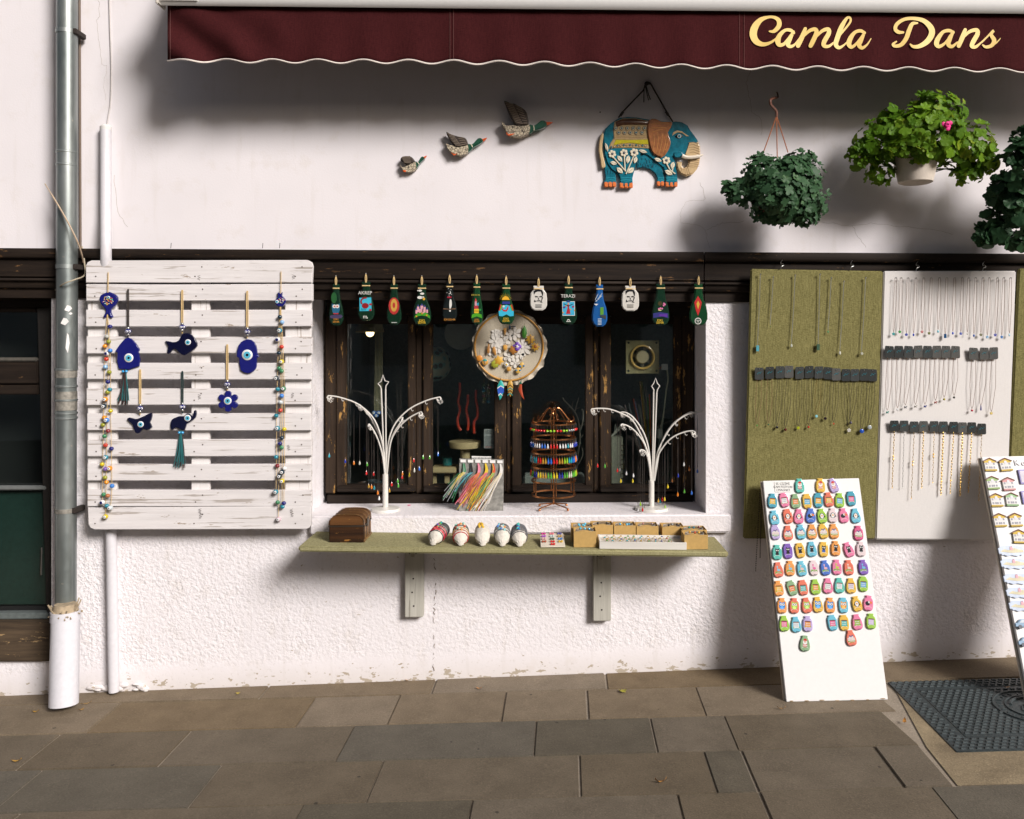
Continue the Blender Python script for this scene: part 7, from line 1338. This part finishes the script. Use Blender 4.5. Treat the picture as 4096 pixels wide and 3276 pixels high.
B3 = [(973, 980, 960, 1365), (1029, 980, 1020, 1365), (1087, 985, 1070, 1425), (1141, 983, 1130, 1365), (1202, 983, 1193, 1335), (1255, 985, 1240, 1405), (1314, 987, 1293, 1395), (1365, 990, 1350, 1410), (1418, 990, 1398, 1390), (1475, 997, 1458, 1437)]; L3 = ['with a knotted bead cluster', 'in thin silver links', 'with two round charms', 'in plain curb links', 'with spaced rings', 'in wide open links', 'in curb links with a charm', 'in chunky rope links', 'in flat curb links', 'with tiny leaf charms']
for i, (x, y, xb, yb_) in enumerate(B3):
    mt = M_STEEL if i == 1 else M_GOLD; t = thing('chain_bracelet', 'gold chain bracelet %s on a black card' % L3[i] if i != 1 else 'chain bracelet in thin silver links on a black card', 'bracelet', PP(xb, yb_), 'chain bracelets on the white panel bottom row'); tcard(t, x, y, 50, 63); n = 22; mb = MB(); thick = {5: .0036, 7: .0036, 0: .0022, 3: .0026, 6: .0026, 8: .0028}.get(i, .0016)
    for k in range(n): u = (k + .5) / n; mb.ball(PP(x + (xb - x) * u + (1.2 if k % 2 else -1.2), y + 60 + (yb_ - y - 60) * u, .006), (thick, thick * .7, (yb_ - y - 60) / n * .6962 * S(.07) * .55), 6, 4)
    tag(mb.build('chain', mt, t), kind='stuff'); MB().ball(PP(xb, yb_ + 2, .006), .0026, 6, 4).build('clasp', mt, t)
    for u in ((.45, .5) if i in (0, 2, 4) else (.8,) if i in (5, 6, 7) else ()): MB().ball(PP(x + (xb - x) * u, y + 60 + (yb_ - y - 60) * u, .008), .0042, 7, 5).build('charm', mt, t)
# dark chains dangling at the side of the magnet board
cn = thing('hanging_chain', 'dark bead chains hanging behind the white magnet board', 'chain', W(3022, 2300, .09))
for x0, y0_, x1, y1_ in ((3040, 1960, 3022, 2290), (3046, 1990, 3040, 2235)):
    n = 46; mb = MB()
    for k in range(n): mb.ball(W(x0 + (x1 - x0) * k / n, y0_ + (y1_ - y0_) * k / n, .10), .0026, 5, 4)
    tag(mb.build('chain', M_DCORD, cn), kind='stuff')

# ================================================================== LEANING MAGNET BOARDS
def ground_d(px, py):
    lo, hi = 0.0, 1.2
    for _ in range(40):
        m_ = (lo + hi) / 2; p = W(px, py, m_); lo, hi = (m_, hi) if p.z < gz(p.x, p.y) else (lo, m_)
    return (lo + hi) / 2
def lean_board(label, TL, TR, BL, BR, dtop):
    dB = ground_d(*BL); dC = ground_d(*BR); bl, br2, tl = W(*BL, dB), W(*BR, dC), W(*TL, dtop); tr2 = W(*TR, dtop)
    U = (br2 - bl).normalized(); Vv = (tl - bl); Vv = (Vv - U * Vv.dot(U)); hgt = Vv.length; Vv.normalize(); Nn = U.cross(Vv)
    q = [bl, br2, tr2 - Nn * (tr2 - bl).dot(Nn), tl]; t = thing('magnet_board', label, 'display board', (bl + br2) / 2, 'white boards leaning against the wall')
    MB().hexa(q, [p - Nn * .016 for p in q]).build('panel', paint((.80, .79, .78), .5, 0, .05, .03), t, .0015, 2)
    q2 = [p - Nn * .018 for p in q]; sh2 = [a_ + U * -.006 for a_ in q2]; MB().hexa([p - U * .007 for p in q2], [p - U * .007 - Nn * .012 for p in q2]).build('back_panel', paint((.62, .54, .45), .7), t, .0015, 1)
    for k in range(7): 
        p = bl.lerp(br2, .05 + .15 * k) + Vv * rk.uniform(.0, .006); MB().ball(p + Nn * .0006, (rk.uniform(.004, .012), .0015, .002), 6, 4).build('chipped_edge', paint((.36, .24, .12), .8), t)
    return t, bl, U, Vv, Nn
def MBW(bl, U, V_, Nn, px, py, rot=0, out=.0):
    p = WP(px, py, bl, Nn) + Nn * out; M3 = Matrix((U, V_, Nn)).transposed().to_4x4(); return Matrix.Translation(p) @ M3 @ Matrix.Rotation(R(rot), 4, 'Z')
b1 = lean_board('white board of colourful glass bottle magnets leaning against the wall', (3052, 1924), (3431, 1914), (3146, 2807), (3552, 2798), .125)
BT = b1[0]; F1 = b1[1:]
# handwritten paper note
M0 = MBW(*F1, 3130, 1948, 0, .0012); 
note = put('paper_note', MB().box(-.034, .034, -.0225, .0225, -.0004, .0004).mesh('paper_note', 0, 1, False), BT, Matrix.Translation(-WL[BT.name]) @ M0, paint((.80, .79, .76), .8))
for k, s_ in enumerate(('EL ÇİZİMİ', 'CAM FÜZYON', '( MAGNET')): put('handwriting', text_mesh(s_, paint((.05, .05, .06), .6), .0125, .0001), note, Matrix.Translation((.002, .0135 - .0135 * k, .0009)) @ Matrix.Rotation(R(-1.5), 4, 'Z'))
def lp2(pts, z, t): 
    mb = MB().prism([Vector((x, y, z)) for x, y in pts], (0, 0, -t)); return mb
def magnet_body(kind):
    if kind == 0: pr = [(.031, .0105), (.0285, .0125), (.026, .011), (.023, .0105), (.019, .0150), (.012, .0185), (0, .0200), (-.014, .0200), (-.022, .0185), (-.028, .0140), (-.031, .006)]
    elif kind == 1: pr = [(.031, .0115), (.028, .0130), (.0255, .0120), (.022, .0160), (.014, .0190), (.0, .0195), (-.014, .0190), (-.023, .0170), (-.029, .012), (-.031, .005)]
    else: pr = [(.031, .0085), (.029, .0125), (.0265, .0105), (.021, .0120), (.012, .0165), (.0, .0195), (-.012, .0210), (-.022, .0190), (-.028, .0140), (-.031, .006)]
    pts = [(x, y) for y, x in pr] + [(-x, y) for y, x in reversed(pr)]
    mb = MB().prism([Vector((x, y, .0085)) for x, y in pts], (0, 0, -.0083)); me = mb.mesh('glass', 0); bm = bmesh.new(); bm.from_mesh(me)
    es = [e for e in bm.edges if all(v.co.z > .008 for v in e.verts)]; bmesh.ops.bevel(bm, geom=es, offset=.0042, segments=3, affect='EDGES', clamp_overlap=True); bm.to_mesh(me); bm.free(); me.polygons.foreach_set('use_smooth', [True] * len(me.polygons)); me.set_sharp_from_angle(angle=R(60)); return me
MAGB = [magnet_body(k) for k in range(3)]
def C2(x, y, r, n=10, ry=None): return [(x + r * math.cos(2 * math.pi * k / n), y + (ry or r) * math.sin(2 * math.pi * k / n)) for k in range(n)]
def R2(x0, y0, x1, y1): return [(x0, y0), (x1, y0), (x1, y1), (x0, y1)]
SHP = {}
def picture(kind, main):
    key = (kind, tuple(main))
    if key in SHP: return SHP[key]
    wt, bk = (.76, .75, .73), (.015, .015, .018); gr = (.18, .36, .06); L = []
    if kind == 'H': L = [(R2(-.011, -.012, .011, -.006), gr), (R2(-.009, -.010, .009, .006), main), ([(-.012, .006), (.012, .006), (.008, .0095), (-.008, .0095)], (.16, .06, .05))] + [(R2(-.006 + i * .0045, -.006 + j * .006, -.0035 + i * .0045, -.003 + j * .006), wt if main[0] < .6 or main[1] < .5 else (.3, .35, .4)) for i in range(3) for j in range(2)]
    elif kind == 'P': L = [(C2(0, 0, .0085, 12, .010), bk), (C2(0, 0, .006, 12, .0085), wt), (C2(0, .001, .0028, 8), (.75, .30, .03)), ([(-.008, .002), (-.012, -.004), (-.007, -.004)], bk), ([(.008, .002), (.012, -.004), (.007, -.004)], bk)]
    elif kind == 'T': L = [(C2(-.003, -.001, .008, 12, .007), bk), (C2(.002, .004, .004, 10), wt), ([(.004, .008), (.012, .005), (.010, -.001), (.004, .001)], (.72, .18, .03)), (C2(.002, .005, .0014, 6), bk)]
    elif kind == 'C': L = [(C2(0, -.008, .013, 12, .006), gr)] + [(R2(x - .003, -.008, x + .003, h), (.72, .66, .64)) for x, h in ((-.009, .001), (-.0045, .005), (0, .003), (.0045, .006), (.009, .001))] + [([(x - .0032, h), (x + .0032, h), (x, h + .005)], (.10, .07, .25)) for x, h in ((-.0045, .005), (.0045, .006), (0, .003))] + [(R2(-.010 + i * .005, -.004, -.008 + i * .005, -.002), (.5, .15, .15)) for i in range(5)]
    elif kind == 'K': L = [(C2(0, -.005, .006, 10, .007), bk if main != (.03, .10, .4) else main), (C2(0, .005, .007, 10, .006), bk), ([(-.007, .006), (-.006, .014), (-.001, .010)], bk), ([(.007, .006), (.006, .014), (.001, .010)], bk), (C2(-.003, .006, .0022, 7), wt), (C2(.003, .006, .0022, 7), wt)]
    elif kind == 'F': L = [([(-.012, -.013), (.012, -.012), (.009, -.006), (-.010, -.006)], gr), (C2(.001, -.001, .006, 10, .0042), main), (R2(-.004, .0, -.002, .010), main), (C2(-.003, .010, .0028, 8), main), (R2(.001, -.012, .0022, -.004), (.5, .2, .1))]
    elif kind == 'O': L = [(C2(0, -.001, .0105, 12, .0115), main), ([(-.010, .006), (-.009, .014), (-.003, .010)], main), ([(.010, .006), (.009, .014), (.003, .010)], main), (C2(-.004, .004, .0042, 9), wt), (C2(.004, .004, .0042, 9), wt), (C2(-.004, .004, .0018, 6), bk), (C2(.004, .004, .0018, 6), bk), (C2(0, -.006, .006, 9, .005), tuple(min(1, x * 1.5 + .1) for x in main))]
    elif kind == 'S': L = [(C2(0, -.006, .0075, 10, .007), (.55, .02, .02)), (C2(0, .004, .0075, 12, .0075), wt), (C2(0, .006, .0042, 9, .0034), (.65, .40, .30)), ([(-.007, .009), (.007, .009), (.004, .015), (-.002, .0155)], (.55, .02, .02)), (R2(-.0075, -.007, .0075, -.0045), wt)]
    L.append((R2(-.002, -.0235, .009, -.0215), (.06, .06, .07)))
    mb = MB(); mats = []
    for i, (pts, c) in enumerate(L): mb.cur = i; mb.add([(x, y, .00865 + i * .00006) for x, y in pts], [tuple(range(len(pts)))]); mats.append(paint(c, .3, 0, .4, 0))
    me = bpy.data.meshes.new('picture'); me.from_pydata([tuple(v) for v in mb.v], [], mb.f); me.polygons.foreach_set('material_index', mb.mi)
    for m_ in mats: me.materials.append(m_)
    SHP[key] = me; return me
MC = dict(t=((.015, .30, .42), 'teal'), k=((.72, .16, .32), 'pink'), s=((.20, .36, .17), 'sage green'), y=((.72, .42, .015), 'yellow'), c=((.70, .13, .06), 'coral'), l=((.28, .52, .02), 'lime'), b=((.02, .12, .52), 'blue'), w=((.72, .58, .60), 'pale pink'), v=((.44, .34, .62), 'lilac'), q=((.10, .45, .60), 'sky blue'), o=((.74, .28, .03), 'orange'), m=((.62, .06, .20), 'magenta'), n=((.06, .46, .38), 'mint'), p=((.17, .06, .42), 'purple'))
KN = dict(H='house', P='penguin', T='toucan', C='castle', K='black cat', F='flamingo', O='owl', S='bearded man')
ROWM = [[(512, 162, 'n', 'S', 6), (655, 160, 'y', 'S', 4), (745, 160, 'v', 'S', 14)],
 [(325, 265, 't', 'H', (.72, .42, .03)), (405, 260, 'k', 'H', (.72, .72, .70)), (483, 268, 's', 'H', (.70, .24, .06)), (563, 268, 'y', 'H', (.10, .40, .60)), (640, 262, 't', 'H', (.73, .40, .04)), (712, 257, 'c', 'H', (.70, .40, .04)), (787, 262, 'l', 'H', (.14, .42, .65)), (867, 250, 't', 'H', (.70, .10, .28))],
 [(338, 382, 'q', 'P', 0), (430, 372, 'c', 'P', 0), (506, 373, 'k', 'P', 0), (588, 368, 'b', 'T', 0), (665, 370, 'l', 'P', 0), (740, 365, 'w', 'P', 0), (815, 367, 'k', 'T', 0), (897, 368, 'q', 'P', 0)],
 [(345, 482, 'v', 'C', 0), (432, 487, 'c', 'C', 0), (520, 480, 'q', 'C', 0), (597, 478, 'o', 'C', 0), (675, 475, 'y', 'C', 0), (748, 475, 'o', 'C', 0), (917, 487, 'm', 'C', 0)],
 [(357, 620, 'n', 'K', 0), (431, 612, 'p', 'K', 0), (515, 607, 'y', 'K', 0), (595, 598, 'q', 'K', 0), (677, 600, 'y', 'K', (.03, .10, .4)), (760, 593, 'o', 'K', 0), (850, 602, 'k', 'K', 0), (935, 597, 'w', 'K', 0)],
 [(365, 740, 'c', 'F', (.25, .50, .65)), (446, 730, 'o', 'F', (.20, .50, .65)), (526, 732, 'q', 'F', (.70, .50, .45)), (610, 727, 'w', 'F', (.70, .15, .35)), (688, 727, 'b', 'F', (.72, .40, .45)), (768, 722, 'k', 'F', (.45, .55, .08)), (850, 725, 'c', 'F', (.70, .55, .45)), (950, 723, 'p', 'F', (.15, .45, .65))],
 [(367, 868, 'o', 'H', (.72, .42, .03)), (458, 866, 's', 'H', (.70, .20, .05)), (535, 863, 'c', 'H', (.05, .42, .42)), (621, 858, 'l', 'H', (.70, .30, .05)), (706, 850, 'k', 'H', (.72, .72, .70)), (785, 848, 'n', 'H', (.70, .72, .72)), (865, 850, 'y', 'H', (.68, .60, .70)), (950, 838, 'l', 'H', (.14, .36, .65))],
 [(390, 987, 'o', 'O', (.03, .22, .60)), (475, 988, 'c', 'O', (.36, .55, .08)), (560, 985, 'c', 'O', (.32, .50, .10)), (637, 980, 'y', 'O', (.04, .26, .60)), (722, 985, 'o', 'O', (.03, .24, .62)), (813, 985, 'q', 'O', (.70, .28, .04)), (905, 975, 'y', 'P', 0), (985, 970, 'k', 'T', 0)],
 [(405, 1110, 'l', 'H', (.70, .12, .28)), (487, 1117, 'q', 'H', (.70, .72, .72)), (567, 1112, 'v', 'H', (.70, .28, .06)), (738, 1105, 'q', 'H', (.70, .12, .28)), (818, 1105, 'y', 'H', (.06, .42, .42)), (908, 1100, 'k', 'H', (.28, .42, .06)), (1003, 1095, 'l', 'H', (.55, .45, .68))],
 [(548, 1247, 's', 'S', 0), (866, 1210, 'c', 'C', 0)]]
ORD = ['top', 'second', 'third', 'fourth', 'fifth', 'sixth', 'seventh', 'eighth', 'ninth', 'lowest']
TILT = {(745, 160): 14, (850, 602): 15, (458, 866): 14, (935, 597): -3, (985, 970): -9, (905, 975): 8, (405, 260): 8, (475, 988): -5}
rm_ = random.Random(44)
HC = {(.72, .42, .03): 'yellow', (.72, .72, .70): 'white', (.70, .24, .06): 'orange', (.10, .40, .60): 'blue', (.73, .40, .04): 'amber', (.70, .40, .04): 'amber', (.14, .42, .65): 'blue', (.70, .10, .28): 'pink', (.70, .20, .05): 'orange', (.05, .42, .42): 'teal', (.70, .30, .05): 'orange', (.70, .72, .72): 'white', (.68, .60, .70): 'pale', (.14, .36, .65): 'blue', (.70, .12, .28): 'pink', (.70, .28, .06): 'orange', (.06, .42, .42): 'teal', (.28, .42, .06): 'olive', (.55, .45, .68): 'lilac', (.03, .22, .60): 'blue', (.36, .55, .08): 'light green', (.32, .50, .10): 'olive green', (.04, .26, .60): 'blue', (.03, .24, .62): 'blue', (.70, .28, .04): 'orange', (.25, .50, .65): 'pale blue', (.20, .50, .65): 'pale blue', (.70, .50, .45): 'peach', (.70, .15, .35): 'pink', (.72, .40, .45): 'pink', (.45, .55, .08): 'lime', (.70, .55, .45): 'cream', (.15, .45, .65): 'blue', (.03, .10, .4): 'blue bodied'}
for ri, row in enumerate(ROWM):
    for x, y, cc, kd, ex in row:
        px, py = 2900 + x * .58, 1850 + y * .58; col, cn_ = MC[cc]; col = tuple(v * .95 + .08 for v in col); main = ex if isinstance(ex, tuple) else (.1, .1, .1)
        M = MBW(*F1, px, py, TILT.get((x, y), rm_.uniform(-5, 5)), .0005)
        t = put('bottle_magnet', MAGB[rm_.choice((0, 0, 1, 2))], None, M, glossy(col, .07)); tag(t, '%s glass bottle magnet with %s%s picture, %s row of leaning board' % (cn_, HC.get(ex, '') + ' ' if isinstance(ex, tuple) else '', KN[kd], ORD[ri]), 'magnet', 'bottle magnets on the leaning board')
        o = put('picture', picture(kd, main), t, Matrix.Rotation(R(-3), 4, 'Z') @ Matrix.Diagonal((1.22, 1.22, 1, 1)))
        hl = tuple(min(.85, c_ * .45 + .42) for c_ in col); key = ('smile', hl)  # pale crescent near the base, a glass highlight painted as colour
        if key not in SHP:
            me = MB().add([(.013 * math.cos(a), -.021 + .0075 * math.sin(a), .0087) for a in [k * .3 + .25 for k in range(10)]] + [(.0145 * math.cos(a), -.0205 + .0095 * math.sin(a), .0087) for a in [k * .3 + .25 for k in range(10)]], [(k, k + 1, k + 11, k + 10) for k in range(9)]).mesh('base_highlight'); me.materials.append(paint(hl, .2, 0, .5, 0)); SHP[key] = me
        put('base_highlight', SHP[key], t)
# second board with souvenir houses
b2 = lean_board('white souvenir board with house and island magnets leaning beyond the drain cover', (3927, 1828), (4306, 1822), (4122, 2822), (4528, 2812), .125); F2 = b2[1:]
zs2 = lambda x, y: (3850 + x * .5516, 1800 + y * .5516)
def loc_plate(pts, z, t, bev=0): return MB().prism([Vector((x, y, z)) for x, y in pts], (0, 0, -t)).mesh('piece', bev, 2, bool(bev), 40)
hs_wall = loc_plate([(-.024, -.026), (.024, -.026), (.024, .008), (-.024, .008)], .008, .0078); hs_up = loc_plate([(-.024, .008), (.024, .008), (.024, .014), (.0, .024), (-.024, .014)], .0082, .008); hs_roof = loc_plate([(-.029, .012), (0, .026), (.029, .012), (.029, .0155), (0, .030), (-.029, .0155)], .011, .0108)
hs_win = loc_plate(R2(-.003, -.004, .003, .004), .0092, .001); hs_base = loc_plate(R2(-.025, -.028, .025, -.021), .0098, .0095)
hs_door = loc_plate([(-.006, -.002), (.006, -.002), (.006, .009), (.003, .012), (-.003, .012), (-.006, .009)], .0092, .001)
for i, (x, y, c, l) in enumerate([(195, 108, (.62, .42, .04), 'yellow'), (308, 108, (.62, .42, .04), 'yellow'), (213, 240, (.30, .45, .15), 'green'), (328, 248, (.66, .30, .30), 'pink'), (240, 365, (.62, .42, .04), 'yellow'), (352, 360, (.30, .50, .24), 'green'), (265, 510, (.62, .42, .04), 'yellow'), (380, 508, (.62, .42, .04), 'yellow'), (405, 628, (.62, .42, .04), 'yellow')]):
    pos = {0: 'at the board corner', 1: 'next to the wooden letters', 4: 'left of a green house', 6: 'in the fourth row by the edge', 7: 'in the fourth row inner place', 8: 'above the island magnets', 5: 'in the third row', 2: 'beside the pink house', 3: 'in the second row'}[i]
    t = put('house_magnet', hs_wall, None, MBW(*F2, *zs2(x, y), rm_.uniform(-3, 3), .0005), paint((.74, .72, .70), .6)); tag(t, '%s roofed wooden house magnet %s' % (l, pos), 'magnet', 'wooden house magnets')
    put('upper_wall', hs_up, t, None, paint(c, .6)); put('roof', hs_roof, t, None, paint((.22, .10, .07), .7)); put('base_strip', hs_base, t, None, paint(tuple(v * .8 for v in c), .6))
    put('door', hs_door, t, Matrix.Translation((0, .004, 0)), paint((.70, .70, .74), .6))
    for wx, wy in ((-.016, .003), (.016, .003), (-.015, -.013), (-.004, -.013), (.004, -.013), (.015, -.013)): put('window', hs_win, t, Matrix.Translation((wx, wy, 0)), paint((.30, .30, .36), .5))
isl = []
for k in range(28):
    a = 2 * math.pi * k / 28; isl.append((.055 * math.copysign(abs(math.cos(a)) ** .6, math.cos(a)) + .002 * math.sin(k * 2.3), .021 * math.copysign(abs(math.sin(a)) ** .7, math.sin(a)) + .003 * math.sin(k * 3.1)))
is_m = loc_plate(isl, .007, .0068, .0015); sc_m = loc_plate([(-.048, -.004), (-.03, .006), (-.012, .002), (.008, .012), (.03, .006), (.048, .004), (.048, -.006), (0, -.009)], .0078, .001); tw_m = loc_plate([(-.006, 0), (-.006, .012), (-.003, .016), (0, .012), (.002, .018), (.005, .012), (.006, 0)], .0084, .001)
for i, (x, y) in enumerate(((350, 732), (368, 825), (390, 935), (410, 1035), (430, 1130))):
    t = put('island_magnet', is_m, None, MBW(*F2, *zs2(x, y), -2, .0005), paint((.50, .58, .74), .4, 0, .2, .2)); tag(t, 'pastel island scene magnet with scalloped edge, %s below the houses' % ORD[i].replace('top', 'first'), 'magnet', 'island scene magnets')
    put('shore', sc_m, t, None, paint((.66, .60, .40), .5, 0, .2, .3)); put('tower', tw_m, t, Matrix.Translation((.0, .002, 0)), paint((.66, .36, .42), .5)); put('cloud', sc_m, t, Matrix.Translation((.0, .012, -.0003)) @ Matrix.Scale(.7, 4), paint((.70, .62, .72), .5))
car_b = loc_plate([(-.045, -.012), (.045, -.012), (.045, .0), (.03, .004), (.018, .018), (-.022, .018), (-.036, .003), (-.045, .001)], .010, .0098, .002); car_w = loc_plate([(-.028, .004), (.022, .004), (.014, .015), (-.018, .015)], .0107, .001); car_t = loc_plate(C2(0, 0, .008, 14), .0108, .0105)
for i, (x, y) in enumerate(((455, 1262), (478, 1392))):
    t = put('car_magnet', car_b, None, MBW(*F2, *zs2(x, y), -3, .0005), paint((.22, .36, .52), .4, 0, .3, .1)); tag(t, '%s small light blue wooden car magnet under the island scenes' % ('upper', 'lower')[i], 'magnet', 'car magnets'); put('windows', car_w, t, None, paint((.55, .62, .68), .4))
    for wx in (-.026, .026): put('wheel', car_t, t, Matrix.Translation((wx, -.012, 0)), paint((.08, .09, .12), .5))
for i, (x, y, h) in enumerate(((432, 195, .062), (452, 345, .055))):
    t = put('framed_magnet', loc_plate(R2(-.03, -h / 2, .03, h / 2), .008, .0078, .001), None, MBW(*F2, *zs2(x + 25, y), 0, .0005), paint((.28, .25, .55), .5)); tag(t, '%s violet framed picture magnet at the right of the houses' % ('larger', 'smaller')[i], 'magnet', 'framed picture magnets'); put('picture', loc_plate(R2(-.025, -h / 2 + .006, .025, h / 2 - .006), .0086, .001), t, None, paint((.62, .58, .66), .5, 0, 0, .3))
wl = thing('wooden_letters', 'cut out white wooden letters at the top of the souvenir board', 'letters', MBW(*F2, *zs2(415, 95)).translation)
for k, ch_ in enumerate('Ko'): put('letter', text_mesh(ch_, paint((.70, .68, .70), .6), .036, .0015), wl, Matrix.Translation(-WL[wl.name]) @ MBW(*F2, *zs2(392 + k * 48, 96), 4, .0022))

# ================================================================== SMALL THINGS ON THE PAVEMENT
def fallen(px, py, L, w_, c, rot, label, curl=.01, lobed=False):
    d = ground_d(px, py); p = W(px, py, d); p.z = gz(p.x, p.y) + .003; n = 9; vs = []; ca, sa = math.cos(rot), math.sin(rot)
    for k in range(n):
        u = -1 + 2 * k / (n - 1); ww = w_ * math.sqrt(max(0, 1 - u * u)) * (1 + (.5 * math.sin(u * 9) if lobed else 0)) + .0006
        for sg, zz_ in ((-1, .3), (0, 0), (1, .3)): vs.append(p + Vector((ca * u * L - sa * sg * ww, sa * u * L + ca * sg * ww, curl * (u * u + zz_ * .6) * (1 - .3 * sg))))
    o = MB().add(vs, [(3 * k + j, 3 * k + j + 1, 3 * k + j + 4, 3 * k + j + 3) for k in range(n - 1) for j in range(2)]).build('fallen_leaf', paint(c, .6, 0, 0, .3)); tag(o, label, 'leaf', 'fallen leaves on the pavement')
fallen(2491, 2768, .018, .014, (.38, .34, .02), .4, 'yellow green lobed leaf lying on the paving near the wall', .006, True)
fallen(2643, 3132, .02, .005, (.42, .20, .05), .15, 'curled brown leaf on the middle paving slabs', .012); fallen(3125, 2838, .017, .004, (.42, .24, .08), -.1, 'thin tan leaf lying in front of the white magnet board', .008)
fallen(65, 3048, .018, .006, (.50, .28, .05), .2, 'orange leaf on the far left paving slab', .008); fallen(345, 2818, .02, .004, (.45, .26, .06), .6, 'slim tan leaf right of the drainpipe foot', .006); fallen(142, 2850, .012, .006, (.50, .28, .04), .2, 'orange leaf left of the drainpipe foot', .006)
fallen(1915, 2757, .013, .005, (.45, .20, .05), -.3, 'small rusty leaf on the slab row along the wall', .006); fallen(952, 2776, .010, .008, (.50, .38, .04), .3, 'tiny yellow leaf on the first slab row', .004); fallen(3618, 2892, .016, .006, (.50, .22, .04), 1.2, 'rust orange leaf caught at the drain cover edge', .01); fallen(4028, 2752, .016, .004, (.45, .24, .08), .1, 'tan leaf lying on the drain cover', .006)
fallen(1630, 2722, .012, .004, (.42, .24, .08), .1, 'little tan leaf against the foot of the wall', .004); fallen(326, 2842, .012, .005, (.48, .26, .05), .9, 'small orange leaf just in front of the pipe foot', .006)
pp_ = W(1636, 2025, -.2); tag(MB().ball(Vector((pp_.x, pp_.y, ZS + .003)), (.009, .004, .003), 7, 4).build('pink_petal', paint((.75, .25, .38), .7)), 'fallen pink petal on the window sill', 'petal')
